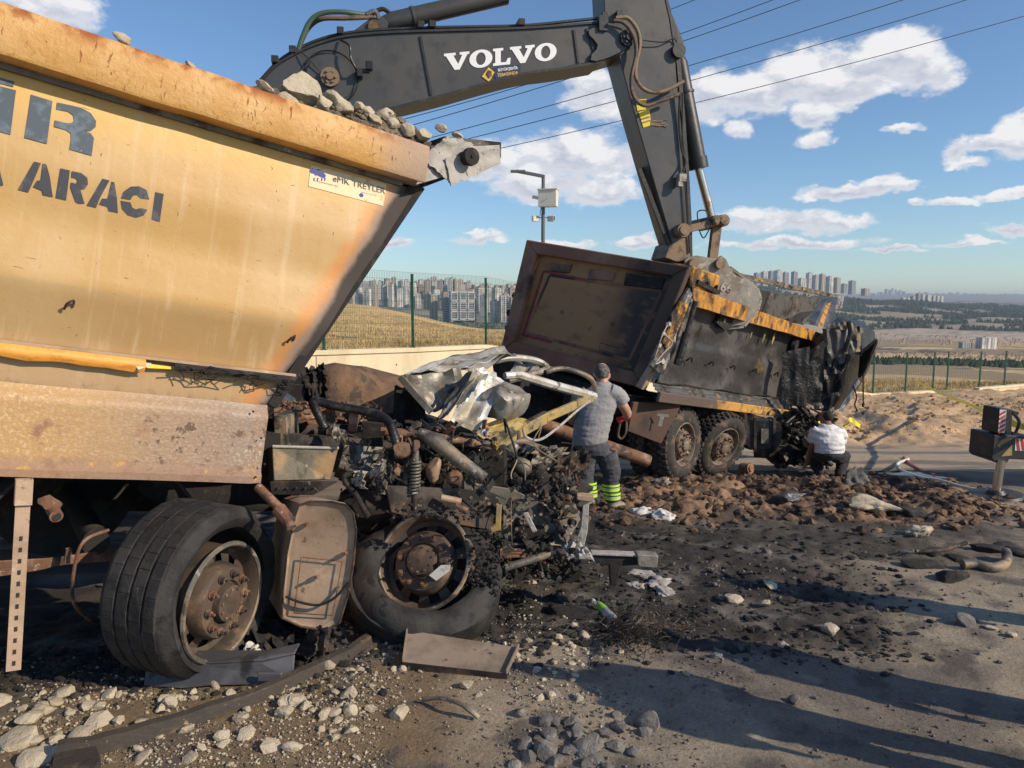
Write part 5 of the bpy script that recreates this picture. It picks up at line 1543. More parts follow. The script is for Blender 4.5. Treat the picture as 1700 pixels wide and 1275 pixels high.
def build_truck2():
    H = T2.hit; rg = random.Random(31)

    def S(px, py, y=0.0): return H(px, py, y)

    def Tl(px, py, x=0.0): return H(px, py, x, 0)
    # tailgate: proud frame, recessed panel
    o = [Tl(880, 400), Tl(1150, 445), Tl(1073, 645), Tl(835, 590)]; i = [Tl(897, 424), Tl(1122, 460), Tl(1057, 618), Tl(858, 568)]
    tg = MB()
    for k in range(4):
        a, b, c, d = o[k], o[(k + 1) % 4], i[(k + 1) % 4], i[k]
        tg.prism([a, b, c, d], -.10, 0)
    tail = tg.build('tailgate', 'tail_brown', truck2, 0, bevel=.015)
    pn = MB(); pn.prism([(p * .7 + q_ * .3) + Vector((.012, 0, 0)) for p, q_ in zip(i, o)], .07, 0); pn.build('tailgate_panel', 'tail_panel', tail, 0)
    # the raised inner frame, side posts and pressed slots
    i2 = [Tl(912, 456), Tl(1098, 484), Tl(1044, 598), Tl(872, 552)]
    rf = MB()
    for k in range(4): rf.beam(i2[k] + Vector((.02, 0, 0)), i2[(k + 1) % 4] + Vector((.02, 0, 0)), .03, .05)
    rf.build('panel_frame', 'tail_brown', tail, 0, bevel=.008)
    rd = MB(); lft = [Tl(902, 450, -.0), Tl(868, 556, -.0), Tl(915, 568, -.0)]
    rd.beam(lft[0] + Vector((.02, 0, 0)), lft[1] + Vector((.02, 0, 0)), .04, .035); rd.beam(lft[1] + Vector((.02, 0, 0)), lft[2] + Vector((.02, 0, 0)), .04, .035); rd.beam(lft[0] + Vector((.02, 0, 0)), Tl(975, 465) + Vector((.02, 0, 0)), .04, .03)
    rd.build('red_stripe', 'tail_red', tail, 0)
    for (x0, y0, x1, y1, mt) in ((910, 432, 950, 450, 'tail_brown'), (980, 446, 1022, 463, 'tail_brown'), (1040, 452, 1104, 474, 'soot')):
        m = MB(); q = [Tl(x0, y0), Tl(x1, y0 + (x1 - x0) * .16), Tl(x1 - 5, y1 + (x1 - x0) * .1), Tl(x0 - 5, y1)]
        m.prism([p + Vector((.025, 0, 0)) for p in q], -.04, 0); m.build('pressed_recess', mt, tail, 0, bevel=.012)
    sl = MB(); q = [Tl(x, y) + Vector((.018, 0, 0)) for x, y in ((996, 569), (1032, 579), (1030, 590), (994, 580))]; sl.tube(q + [q[0]], .008, 6); sl.build('slot_rim', 'soot', tail)
    for px, py in ((932, 518), (1016, 538)):
        m = MB(); c = Tl(px, py); m.cyl(c + Vector((.02, 0, 0)), c + Vector((.0, 0, 0)), .03, seg=10); m.build('dent_mark', 'tail_brown', tail)
    fl = MB(); fl.prism([Tl(1090, 596), Tl(1098, 600), Tl(1072, 648), Tl(1062, 642)], -.12, 0); fl.build('tan_corner', 'tan_steel', tail, 0, bevel=.005)  # tan steel strip at the lower right corner of the tailgate
    for px, py in ((846, 520), (842, 545), (855, 490)):
        m = MB(); m.rock(Tl(px, py, .05), (.05, .06, .06), px, None, 2); m.build('hinge_lump', 'soot', tail)
    zt_ = o[1].z; yf = o[0].y; zb = o[2].z
    # tub: side rail line measured on the near plane
    r0, r1 = S(1147, 476), S(1373, 557); q0, q1 = S(1150, 508), S(1367, 571)
    rl = MB(); n = 46
    vs = []
    for k in range(n + 1):
        t = k / n; a = r0.lerp(r1, t); b = q0.lerp(q1, t); w = .012 * fbm((t * 9, 1, 0), 3)
        for yy, pz in ((-.02 + w, a), (-.03 + w, b), (.2, b), (.22, a)): vs.append((pz.x, yy, pz.z + .012 * fbm((t * 7, 5, 0), 3)))
    rl.add(vs, [(k * 4 + j, k * 4 + (j + 1) % 4, k * 4 + 4 + (j + 1) % 4, k * 4 + 4 + j) for k in range(n) for j in range(4)] + [(0, 1, 2, 3), tuple(n * 4 + j for j in (3, 2, 1, 0))])
    rl.build('top_rail', 'rail_burnt', truck2, 40)
    # side panel with a bulge
    p0, p1 = S(1152, 505, .14), S(1368, 569, .14); b0, b1 = S(1092, 636, .14), S(1312, 665, .14)
    sd = MB(); sd.grid(lambda u, v: tuple(p0.lerp(p1, u).lerp(b0.lerp(b1, u), v) + Vector((0, .05 * math.sin(v * 3.1) * (1 if v < .5 else .6) + .02 * fbm((u * 4, v * 3, 0), 3), 0))), 60, 26, .01, (0, 1, 0))
    sd.build('side_panel', 'side_burnt', truck2, 30)
    for k in range(6):
        a = S(1143 + k * 36, 594 + k * 6.2, .12); m = MB(); m.curve([a + Vector((-.05, 0, -.05)), a + Vector((-.05, -.05, .0)), a + Vector((0, -.05, .02)), a + Vector((.05, -.04, -.05))], .012, 6); m.build('cord_hook', 'soot', truck2)
    for px, py, s in ((1268, 561, .7), (1284, 562, .8), (1260, 606, 1.1), (1247, 556, .4)):
        m = MB(); c = S(px, py, .1)
        if s > 1:
            for j in range(5): m.beam(c + Vector((j * .06 - .16, -.01, -.08 - .02 * j)), c + Vector((j * .06 - .08, -.01, .1 - .03 * j)), .03, .004)
        else: m.prism([c + Vector((math.cos(t) * .05 * s, 0, math.sin(t) * .14 * s)) for t in (0, 1, 2, 3, 4, 5)], -.003, 1)
        m.build('bare_paint_mark', 'char_yellow', truck2, 0)
    lg = MB(); c = [S(1200, 518, .08), S(1208, 506, .08), S(1222, 514, .08), S(1214, 545, .08), S(1203, 548, .08), S(1190, 536, .08)]; lg.prism(c, .05, 1); lg.build('lifting_lug', 'soot', truck2, 0)
    m = MB(); cc = S(1202, 532, .075); m.cyl(cc, cc + Vector((0, -.012, 0)), .03, seg=12); m.build('lug_hole', 'dull_sheet', truck2)
    m = MB(); cc = S(1318, 572, .1); m.cyl(cc, cc + Vector((0, -.06, 0)), .13, .1, 14); m.build('round_lug', 'soot', truck2)
    # skirt and its lip
    s0, s1, s2, s3 = S(1083, 636, .12), S(1312, 664, .12), S(1318, 686, -.06), S(1094, 655, -.06)
    m = MB(); crumple(m, s0, s1, s2, s3, .03, 6, 24, .01, 2.5); m.build('side_skirt', 'skirt_burnt', truck2, 30)
    m = MB(); m.beam(s3 + Vector((0, 0, -.03)), s2 + Vector((0, 0, -.03)), .05, .14); m.build('skirt_lip', 'lip_burnt', truck2, 0, bevel=.01)
    ln = MB(); ln.tube([S(1090 + k * 22, 634 + k * 2.9 + 2 * math.sin(k * 2.1), .1) for k in range(11)], .012, 5); ln.build('torn_seam', 'soot', truck2)
    # far side, floor and front wall
    fy = yf - .12
    m = MB()
    m.prism([Vector((.06, fy, zt_ - .12)), Vector((r1.x * .97, fy, r1.z + .06)), Vector((b1.x, fy, b1.z)), Vector((.06, fy, zb + .1))], .05, 1)
    m.prism([Vector((.06, .2, zb + .15)), Vector((b1.x, .2, b1.z + .05)), Vector((b1.x, fy, b1.z + .05)), Vector((.06, fy, zb + .15))], -.06, 2)
    m.build('tub', 'side_burnt', truck2, 0)
    m = MB(); fx = r1.x - .15
    m.prism([Vector((fx, .15, r1.z)), Vector((fx, fy, r1.z)), Vector((b1.x, fy, b1.z)), Vector((b1.x, .15, b1.z))], .06, 0); m.build('front_wall', 'skirt_burnt', truck2, 0)
    fr0, fr1 = S(1213, 455, fy), S(1396, 494, fy)
    m = MB(); m.beam(fr0, fr1, .2, .13); fr_ = m.build('far_rail', 'grey_steel', truck2, 0, bevel=.01)
    for k in range(8):
        m = MB(); c = fr0.lerp(fr1, (k + .5) / 8); m.beam(c + Vector((-.16, -.105, .0)), c + Vector((.12, -.105, .0)), .02, .05); m.build('rail_slot', 'char_yellow' if k % 3 else 'dark', fr_, 0)
    for pts, mt in ((((1276, 486), (1362, 496), (1334, 540), (1262, 522)), 'skirt_burnt'), (((1222, 476), (1280, 484), (1264, 522), (1222, 505)), 'soot_shiny')):
        m = MB(); q = [S(x, y, fy - .12) for x, y in pts]; m.prism(q, .02, 1); m.build('inner_plate', mt, truck2, 0)
    m = MB(); q = [S(1372, 498, 1.6), S(1392, 494, 1.6), S(1378, 546, .9), S(1352, 540, .9)]; m.prism(q, .12, 1); m.build('front_post', 'side_burnt', truck2, 0); m = MB(); m.prism([S(1374, 500, 1.58), S(1381, 498, 1.58), S(1366, 544, .88), S(1358, 542, .88)], .02, 1); m.build('post_edge', 'rail_burnt', truck2, 0)
    m = MB(); crumple(m, S(1376, 492, 1.9), S(1402, 490, 1.9), S(1398, 512, 1.4), S(1380, 512, 1.4), .05, 3, 8, .02); m.build('post_cap', 'dull_sheet', truck2, 0)
    # rear corner: scorched post, rust and hydraulic rod
    m = MB(); m.prism([S(1150, 441), S(1196, 458), S(1192, 490), S(1147, 478)], .3, 1); m.build('corner_box', 'rail_burnt', truck2, 0, bevel=.02)
    m = MB(); m.beam(S(1158, 468, -.02), S(1194, 486, -.02), .03, .06); m.build('corner_rod', 'soot_shiny', truck2)
    for px, py in ((1175, 470), (1190, 476), (1184, 483)):
        m = MB(); m.rock(S(px, py, -.03), (.035, .03, .035), px, None, 2); m.build('burnt_knob', 'soot', truck2)
    m = MB(); crumple(m, S(1144, 478, -.02), S(1164, 490, .0), S(1100, 622, .02), S(1078, 606, .0), .04, 5, 16, .03, 3); m.build('corner_post', 'skirt_burnt', truck2, 0)
    m = MB(); crumple(m, S(1128, 500, -.05), S(1144, 505, -.05), S(1110, 580, -.05), S(1098, 568, -.05), .05, 15, 12, .02, 3); m.build('rusted_flange', 'rail_burnt', truck2, 0)
    m = MB(); m.tube([S(1155, 500, -.08), S(1138, 560, -.08)], .035, 10); m.tube([S(1140, 552, -.08), S(1124, 606, -.08)], .055, 10); m.build('tailgate_ram', 'soot_shiny', truck2)
    m = MB(); m.curve([S(1104, 556, -.1), S(1116, 570, -.15), S(1100, 588, -.12), S(1088, 604, -.1), S(1098, 600, -.1)], .01, 5); m.curve([S(1108, 540, -.1), S(1098, 560, -.13), S(1086, 598, -.1)], .008, 5); m.build('hanging_wire', 'ash_white', truck2)
    for px, py in ((1102, 556), (1094, 575), (1100, 600), (1110, 540)):
        m = MB(); m.rock(S(px, py, -.06), (.05, .04, .05), px + py, None, 2); m.build('latch_lump', 'dull_sheet', truck2, 0)
    # chassis, mud flap, bumper bar
    m = MB(); m.box((2.6, 1.0, zb - .35), (6.4, .12, .3)); m.box((2.6, 1.9, zb - .35), (6.4, .12, .3))
    for k in range(5): m.box((.3 + k * 1.3, 1.4, zb - .35), (.15, 1.0, .22))
    m.build('chassis_frame', 'soot', truck2)
    m = MB(); q = [T2.loc(x, y, 11.3) for x, y in ((852, 598), (1080, 648), (1112, 700), (1100, 752), (930, 752), (868, 700))]; m.prism(q, .5, 1); m.build('rear_underframe', 'soot', truck2, 0, bevel=.03)
    m = MB(); m.box((.5, 1.3, zb - .3), (.9, 1.9, .3)); m.build('rear_cross_beam', 'soot', truck2, bevel=.02)
    m = MB(); m.prism([T2.loc(x, y, d) for x, y, d in ((1052, 668, 9.9), (1134, 668, 10.5), (1098, 737, 10.3), (1043, 716, 9.9))], .04, 1); mf = m.build('mud_flap', 'tail_brown', truck2, 0, bevel=.005)
    m = MB(); c = [T2.loc(x, y, 10.08) for x, y in ((1090, 686), (1110, 688), (1110, 692), (1102, 692), (1098, 708), (1092, 707), (1096, 691), (1090, 690))]; m.prism(c, -.004, 1); m.build('pale_bracket', 'dull_sheet', truck2, 0)
    m = MB(); m.tube([T2.loc(900, 704, 9.6), T2.loc(1076, 765, 10.0)], .085, 16); m.build('bumper_bar', 'rust_steel', truck2)
    m = MB(); m.cyl(T2.loc(1076, 765, 10.0), T2.loc(1079, 766, 10.0), .07, seg=14); m.build('bar_end', 'tan_steel', truck2)
    # wheels
    I3 = T2.R.transposed(); up = I3 @ Vector((0, 0, 1))
    for px, py, D, ratio, ang, sc in ((1136, 738, 10.7, .46, 6, .98), (1202, 742, 11.6, .55, 28, .98)):
        c = T2.loc(px, py, D); ax = I3 @ axis_seen(px, py, ratio, ang)
        wheel(truck2, 'wheel', axis_M(c, ax, up), None, sc, .30, .52, 'block', 'muddy_rim', 'muddy rear wheel with chunky tread', tmat='muddy_tyre')
        inner = axis_M(c - Vector(ax) * .36, ax, up)
        wheel(truck2, 'wheel', inner, None, sc, .28, .52, 'block', 'muddy_rim', 'inner twin wheel half hidden by the outer one', tmat='muddy_tyre')
    for (px, py, D) in ((1140, 738, 12.4), (1290, 735, 16.0)):
        m = MB(); c = T2.loc(px, py, D); m.cyl(c, c + Vector((0, .3, 0)), .5, seg=24); m.build('far_wheel', 'muddy_tyre', truck2)
    m = MB(); c = T2.loc(1232, 778, 11.3); m.cyl(c, c + I3 @ Vector((.09, -.13, .03)), .09, .08, 16); m.cyl(c, c + I3 @ Vector((.1, -.145, .033)), .05, .05, 16); m.build('brake_pot', 'rust_steel', truck2)
    m = MB(); q = [T2.loc(x, y, 12.2) for x, y in ((1238, 700), (1248, 696), (1290, 698), (1300, 706), (1299, 738), (1292, 746), (1246, 748), (1236, 738))]; m.prism(q, .6, 1); tk = m.build('fuel_tank', 'soot_shiny', truck2, 0, bevel=.02)
    for px in (1252, 1284):
        m = MB(); m.prism([T2.loc(x, y, 12.17) for x, y in ((px, 694), (px + 4, 694), (px + 4, 748), (px, 748))], .02, 1); m.build('tank_strap', 'burnt_steel', tk, 0)
    m = MB(); m.prism([T2.loc(x, y, 12.15) for x, y in ((1264, 712), (1276, 712), (1276, 736), (1264, 736))], .01, 1); m.build('grey_plate', 'grey_steel', tk, 0)
    m = MB(); m.prism([T2.loc(x, y, 11.9) for x, y in ((1236, 686), (1240, 686), (1242, 720), (1234, 742), (1231, 740), (1237, 716))], .3, 1); m.build('mudguard_edge', 'tail_brown', truck2, 0)
    # burnt axle and suspension heap ahead of the tank
    m = MB()
    for k in range(230):
        px, py = rg.uniform(1290, 1380), rg.uniform(682, 772); D = rg.uniform(12.6, 14); c = T2.loc(px, py, D); s = rg.uniform(.04, .15)
        R3 = Matrix.Rotation(rg.uniform(0, 6), 3, 'Z') @ Matrix.Rotation(rg.uniform(-1.2, 1.2), 3, 'Y')
        if rg.random() < .5: m.rock(c, (s * 1.3, s, s * .7), k, R3, 1)
        elif rg.random() < .5: m.box(c, (s * 1.8, s, .03), R3)
        else:
            d = R3 @ Vector((s * 1.2, 0, 0)); m.tube([c - d, c, c + d], .02, 5)
    m.build('burnt_suspension', 'cab_black', truck2, 0, kind='stuff')
    m = MB(); m.rock(T2.loc(1340, 740, 13.6), (.75, .4, .42), 3, None, 3); m.rock(T2.loc(1300, 755, 13.2), (.5, .4, .22), 4, None, 3); m.build('burnt_axle_mass', 'soot', truck2, 0)
    # crushed cab
    def C(px, py, D): return T2.loc(px, py, D)
    core = [(1373, 541), (1390, 530), (1410, 534), (1432, 547), (1433, 583), (1419, 621), (1400, 655), (1383, 684), (1357, 680), (1328, 666), (1333, 608), (1350, 567)]
    m = MB()
    pts = [C(x, y, 13.9) for x, y in core]; cen = sum(pts, Vector()) / len(pts); back = I3 @ (P(1420, 600, 15.4) - P(1390, 608, 13.9))
    rings = []
    for t, sc_, dp in ((0, .62, -.12), (0, .9, -.03), (0, 1.0, .1), (0, 1.0, .6), (0, .9, 1)):
        rings.append([cen + (p - cen) * sc_ + back * dp for p in pts])
    vs = []; n = 72
    for r_ in rings:
        for k in range(n):
            f = k / n * len(pts); a = r_[int(f) % len(pts)].lerp(r_[(int(f) + 1) % len(pts)], f % 1)
            w = fbm(a * 2.2 + Vector((3, 0, 0)), 3); vs.append(a + (a - cen).normalized() * .07 * w + back.normalized() * .07 * w)
    c0 = cen - back * .10; k0 = len(vs); vs.append(c0); nr_ = len(rings)
    fs = [(r * n + k, r * n + (k + 1) % n, (r + 1) * n + (k + 1) % n, (r + 1) * n + k) for r in range(nr_ - 1) for k in range(n)] + [(k0, (k + 1) % n, k) for k in range(n)] + [tuple((nr_ - 1) * n + k for k in range(n))]
    m.add(vs, fs); cab = m.build('crushed_cab', 'cab_black', truck2, 30, label='flattened black cab hanging off the front of the truck')
    for pts_, D, mt, am, sd_ in ((((1374, 536), (1408, 534), (1402, 580), (1370, 562)), 13.6, 'grey_steel', .06, 1), (((1410, 534), (1434, 546), (1433, 592), (1406, 584)), 13.6, 'grey_steel', .06, 2),
                                 (((1340, 585), (1376, 560), (1362, 668), (1318, 660)), 13.5, 'cab_black', .045, 3), (((1300, 585), (1345, 575), (1338, 676), (1296, 672)), 13.0, 'cab_black', .03, 7), (((1366, 545), (1404, 548), (1410, 600), (1374, 610)), 13.5, 'side_burnt', .07, 8), (((1372, 580), (1412, 590), (1392, 650), (1364, 660)), 13.5, 'cab_black', .08, 4), (((1350, 640), (1400, 640), (1384, 686), (1352, 680)), 13.55, 'cab_black', .08, 5)):
        m = MB(); crumple(m, *[C(x, y, D) for x, y in pts_], am, sd_ + 60, 16, .012, 1.5, .0); m.build('cab_skin', mt, cab, 25)
    m = MB(); m.tube([C(1409, 534, 13.5), C(1412, 552, 13.45), C(1403, 584, 13.45)], .04, 6); m.build('cab_strap', 'soot', cab)
    m = MB(); m.prism([C(1432, 584, 13.6), C(1456, 564, 13.2), C(1458, 570, 13.2), (C(1446, 596, 13.4)), C(1436, 620, 13.6), C(1428, 628, 13.7)], .05, 1); m.build('cab_door', 'cab_black', cab, 0, bevel=.008)
    m = MB(); m.beam(C(1431, 585, 13.55), C(1457, 563, 13.15), .03, .05); m.beam(C(1457, 563, 13.15), C(1440, 606, 13.5), .03, .03); m.build('door_frame', 'grey_steel', cab, 0)
    m = MB(); crumple(m, C(1392, 682, 13.6), C(1424, 628, 13.6), C(1428, 634, 13.6), C(1400, 684, 13.6), .03, 8, 8, .01); m.build('pale_bumper', 'white_sheet', cab, 0)
    m = MB(); m.curve([C(1416, 640, 13.6), C(1422, 658, 13.6), C(1419, 672, 13.6), C(1424, 683, 13.6)], .014, 5); m.tube([C(1433, 620, 13.5), C(1433, 676, 13.5)], .012, 5); m.build('dangling_wire', 'soot', cab)
    m = MB(); m.rock(C(1433, 672, 13.5), (.03, .03, .05), 3); m.rock(C(1433, 686, 13.5), (.03, .03, .04), 4); m.build('wire_clip', 'soot', cab, 0)


build_truck2()

# ---------------------------------------------------------------- excavator
XA, XB = P(432, 137, 10.0), P(1190, 400, 11.4)
yawE = math.degrees(math.atan2(XB.y - XA.y, XB.x - XA.x))
TE = Frame(XA, yawE)
excavator = root('excavator', TE.M.copy(), 'grey excavator arm with large white lettering reaching over both trucks', 'excavator')
M('exc_grey', (.062, .062, .064), .38, layers=[dict(c=(.075, .073, .07), s=.8, lo=.4, hi=.7, r=.5), dict(c=(.045, .045, .046), s=5, lo=.5, hi=.75), dict(c=(.2, .17, .13), s=28, lo=.7, hi=.76)], bump=[(3, .004), (40, .0008)])
M('exc_dark', (.022, .022, .023), .45, layers=[dict(c=(.05, .045, .04), s=7, lo=.52, hi=.66)], bump=[(30, .003)])
M('bucket_steel', (.27, .25, .22), .55, .3, layers=[dict(c=(.18, .15, .12), s=2, lo=.45, hi=.62), dict(c=(.36, .33, .29), s=9, lo=.55, hi=.68), dict(c=(.2, .11, .06), s=5, lo=.64, hi=.72)], bump=[(10, .008), (60, .002)])
M('link_rust', (.24, .17, .11), .7, .2, layers=[dict(c=(.12, .08, .06), s=6, lo=.48, hi=.62), dict(c=(.36, .28, .2), s=14, lo=.58, hi=.7)], bump=[(40, .005)])
M('chrome', (.55, .5, .45), .22, .9, layers=[dict(c=(.3, .18, .1), s=6, lo=.62, hi=.7, r=.6)])
M('hose_black', (.02, .02, .02), .5)
M('hose_brown', (.16, .1, .07), .6, layers=[dict(c=(.06, .05, .045), s=9, lo=.48, hi=.6)])
M('hose_green', (.05, .1, .065), .5)
M('volvo_white', (.85, .86, .87), .5, layers=[dict(c=(.6, .6, .58), s=20, lo=.66, hi=.74)])
M('badge_navy', (.015, .03, .09), .5)
M('badge_yellow', (.8, .5, .08), .5)
M('warn_yellow', (.75, .58, .04), .5, layers=[dict(c=(.3, .24, .08), s=9, lo=.62, hi=.7)])


def build_excavator():
    E = TE.hit; W = .62

    def G(px, py, y=0.0): return E(px, py, y)
    bp = [(424, 150), (440, 127), (462, 106), (500, 84), (535, 70), (575, 60), (640, 54), (720, 51), (860, 47), (935, 42), (985, 38), (1008, 40), (1032, 46), (1048, 56), (1053, 68), (1048, 80), (1030, 92),
          (1000, 101), (960, 107), (930, 113), (870, 121), (800, 139), (740, 156), (680, 171), (640, 181), (600, 200), (540, 238), (470, 300), (380, 400), (250, 430), (200, 400), (300, 300), (380, 210)]
    m = MB(); m.prism([G(x, y, .03) for x, y in bp], W - .06, 1); boom = m.build('boom', 'exc_grey', excavator, 0, bevel=.01)
    # plate edges: thin flanges at top and bottom stand proud
    tp = [(x, y) for x, y in bp[:12]]; bt = [(1000, 101), (930, 113), (870, 121), (800, 139), (740, 156), (680, 171), (640, 181)]
    for nm, ln in (('top_flange', tp), ('bottom_flange', bt)):
        m = MB(); q = spline([G(x, y, 0) for x, y in ln], 4)
        for a, b in zip(q, q[1:]):
            d = (b - a).normalized(); n_ = Vector((0, 1, 0)).cross(d)
            m.prism([a + n_ * .01, b + n_ * .01, b - n_ * .02, a - n_ * .02], W, 1)
        m.build(nm, 'exc_dark', boom, 30)
    for a, b in (((698, 60), (716, 158)), ((953, 49), (960, 104)), ((974, 47), (990, 96))):
        m = MB(); m.beam(G(*a, .02), G(*b, .02), .02, .03); m.build('weld_rib', 'exc_dark', boom, 0)
    # wave-cut cheek plate at the tip, pin and boss
    ck = [(984, 46), (1010, 44), (1038, 52), (1050, 68), (1036, 84), (1010, 96), (990, 102), (980, 100), (982, 90), (990, 82), (992, 74), (986, 66), (978, 58), (977, 50)]
    m = MB(); m.prism([G(x, y, -.03) for x, y in ck], .06, 1); m.build('cheek_plate', 'exc_grey', boom, 0, bevel=.006)
    for (px, py, r, nm, mt) in ((1040, 65, .115, 'tip_pin', 'exc_dark'), (548, 130, .30, 'pivot_boss', 'exc_grey'), (548, 130, .12, 'pivot_pin', 'link_rust')):
        y0 = -.03 if r < .2 else .01; c = G(px, py, 0)
        m = MB(); m.cyl(Vector((c.x, W + .05, c.z)), Vector((c.x, y0 - .05 if r < .2 else y0 - .02, c.z)), r, seg=28)
        if r < .2:
            for k in range(6):
                a = k * 1.047; m.cyl(Vector((c.x + math.cos(a) * r * .6, y0 - .05, c.z + math.sin(a) * r * .6)), Vector((c.x + math.cos(a) * r * .6, y0 - .075, c.z + math.sin(a) * r * .6)), .018, seg=6)
            m.cyl(Vector((c.x, y0 - .05, c.z)), Vector((c.x, y0 - .09, c.z)), r * .38, seg=14)
        m.build(nm, mt, boom, 30)
    m = MB(); c = G(548, 130, 0); m.lathe([(.335, .015), (.345, .006), (.355, .015)], Vector((c.x, .01, c.z)), (0, -1, 0), 36); m.build('boss_ring', 'exc_dark', boom)
    # pipes along the boom top
    for k in range(3):
        m = MB(); m.curve([G(432, 134, .1 + k * .08), G(470, 96, .1 + k * .08), G(530, 66, .1 + k * .08), G(600, 52, .1 + k * .08), G(720, 46, .1 + k * .08), G(860, 43, .1 + k * .08), G(940, 36, .1 + k * .08), G(1000, 30, .1 + k * .08), G(1030, 30, .05 + k * .08)], .022, 7)
        m.build('boom_pipe', 'exc_dark', boom)
    for px, py in ((458, 104), (487, 88), (565, 57), (697, 47), (716, 46), (862, 43), (998, 32), (1022, 30)):
        m = MB(); m.box(G(px, py, .15), (.09, .34, .09)); m.box(G(px, py - 5, .15), (.03, .05, .05)); m.build('pipe_clamp', 'exc_dark', boom, 0, bevel=.008)
    m = MB(); m.box(G(1000, 40, -.02), (.12, .1, .2)); m.build('hose_bracket', 'exc_dark', boom, 0)
    # grab handle and light on the boom side
    m = MB(); m.tube(spline([G(565, 66, 0), G(580, 76, -.14), G(582, 95, -.14), G(590, 112, -.14), G(596, 120, -.05)], 5), .014, 7); m.build('side_cable', 'exc_dark', boom)
    m = MB(); m.curve([G(500, 86, -.02), G(515, 100, -.05), G(536, 122, -.04)], .008, 5); m.build('grease_line', 'hose_black', boom)
    m = MB(); m.box(G(597, 122, -.06), (.07, .12, .10)); m.box(G(606, 118, -.09), (.12, .05, .05)); m.build('light_bracket', 'exc_dark', boom, 0, bevel=.006)
    m = MB(); m.box(G(613, 110, -.11), (.09, .10, .11)); m.build('work_light', 'soot_shiny', boom, 0, bevel=.01)
    # cylinder above the boom with its bracket
    m = MB(); m.prism([G(x, y, .2) for x, y in ((572, 62), (615, 30), (636, 27), (645, 40), (640, 56))], .25, 1); m.build('ram_bracket', 'exc_grey', boom, 0, bevel=.01)
    m = MB(); m.cyl(G(622, 44, .16), G(622, 44, .52), .085, seg=18); m.build('ram_pin', 'link_rust', boom)
    m = MB(); a, b = G(634, 40, .32), G(840, -8, .32); m.tube([a, a.lerp(b, .1), b], [.09, .125, .125], 20); m.tube([a.lerp(b, .235), a.lerp(b, .255)], .14, 20); m.tube([a.lerp(b, 1.0), a.lerp(b, 1.25)], .07, 14); m.build('stick_ram', 'exc_grey', excavator, 40)
    # looping hoses
    for k, mt in enumerate(('hose_green', 'hose_brown')):
        m = MB(); m.curve([G(494, 88, .1 + k * .12), G(502, 62 + k * 3, .1 + k * .12), G(515, 35 + k * 8, .1 + k * .1), G(535, 22 + k * 9, .1), G(570, 20 + k * 10, .1), G(600, 24 + k * 5, .15), G(620, 22 + k * 5, .2)], .032, 9); m.build('ram_hose', mt, excavator)
    m = MB(); m.curve([G(608, 24, .15), G(622, 18, .15), G(628, 30, .2)], .03, 8); m.build('hose_elbow', 'chrome', excavator)
    m = MB(); m.curve([G(622, 20, .3), G(636, 15, .3), G(650, 24, .3)], .03, 8); m.build('hose_tail', 'hose_black', excavator)
    # lettering VOLVO: slab-serif outlines in a unit box, laid on the slanted baseline
    def glyph(ch):
        if ch == 'V': return [[(0, 1), (.46, 1), (.46, .86), (.37, .84), (.56, .33), (.72, .84), (.62, .86), (.62, 1), (1, 1), (1, .86), (.92, .84), (.62, 0), (.42, 0), (.08, .84), (0, .86)]]
        if ch == 'L': return [[(0, 1), (.55, 1), (.55, .86), (.42, .84), (.42, .16), (.7, .16), (.8, .38), (.95, .38), (.92, 0), (0, 0), (0, .14), (.12, .16), (.12, .84), (0, .86)]]
        n = 28; o_ = [(.5 + .5 * math.cos(6.2832 * k / n), .5 + .53 * math.sin(6.2832 * k / n)) for k in range(n)]; i_ = [(.5 + .21 * math.cos(6.2832 * k / n), .5 + .37 * math.sin(6.2832 * k / n)) for k in range(n)]
        return [[o_[k], o_[(k + 1) % n], i_[(k + 1) % n], i_[k]] for k in range(n)]
    x0, y0, x1, y1 = 737, 118, 924, 99           # baseline in the photograph; top line is 27-29 px higher
    for ch, u0, u1 in (('V', 0, .225), ('O', .225, .43), ('L', .435, .60), ('V', .585, .805), ('O', .805, 1.0)):
        m = MB()
        for pl in glyph(ch):
            q = []
            for a, b in pl:
                u = u0 + (u1 - u0) * a; x = x0 + (x1 - x0) * u; yb = y0 + (y1 - y0) * u; q.append(G(x, yb - b * 28.5 + 0, .026))
            m.prism(q, -.004, 1)
        m.build('letter_' + ch.lower(), 'volvo_white', boom, 0)
    m = MB(); m.prism([G(x, y, .024) for x, y in ((822, 112), (861, 107), (864, 109), (864, 123), (862, 125), (824, 131), (821, 129), (820, 114))], -.003, 1); bd = m.build('navy_badge', 'badge_navy', boom, 0)
    o = G(843, 119, .018); xd = G(861, 116.5, .018) - G(823, 121.5, .018)
    put_text('badge_line', 'BÜYÜKŞEHİR', .05, 'volvo_white', bd, o + Vector((0, 0, .035)), xd, (0, 0, 1), .001, xd.length * .86)
    put_text('badge_line', 'İŞBAŞINDA', .055, 'badge_yellow', bd, o - Vector((0, 0, .03)), xd, (0, 0, 1), .001, xd.length * .9)
    m = MB(); m.prism([G(x, y, .022) for x, y in ((811, 112), (821, 120), (812, 136), (800, 127))], -.004, 1); m.build('badge_diamond', 'badge_yellow', boom, 0)
    m = MB(); m.prism([G(x, y, .016) for x, y in ((810, 116), (816, 118), (817, 126), (811, 131), (806, 124))], -.002, 1); m.build('badge_face', 'rust_steel', boom, 0)
    # stick
    W2 = .50
    sp = [(1000, -60), (1004, 30), (1016, 60), (1027, 92), (1045, 160), (1062, 220), (1082, 290), (1104, 365), (1124, 430), (1146, 432), (1144, 380), (1139, 300), (1131, 200), (1124, 130), (1122, 100), (1132, 92), (1137, 80), (1133, 62), (1115, 20), (1108, -10), (1106, -60)]
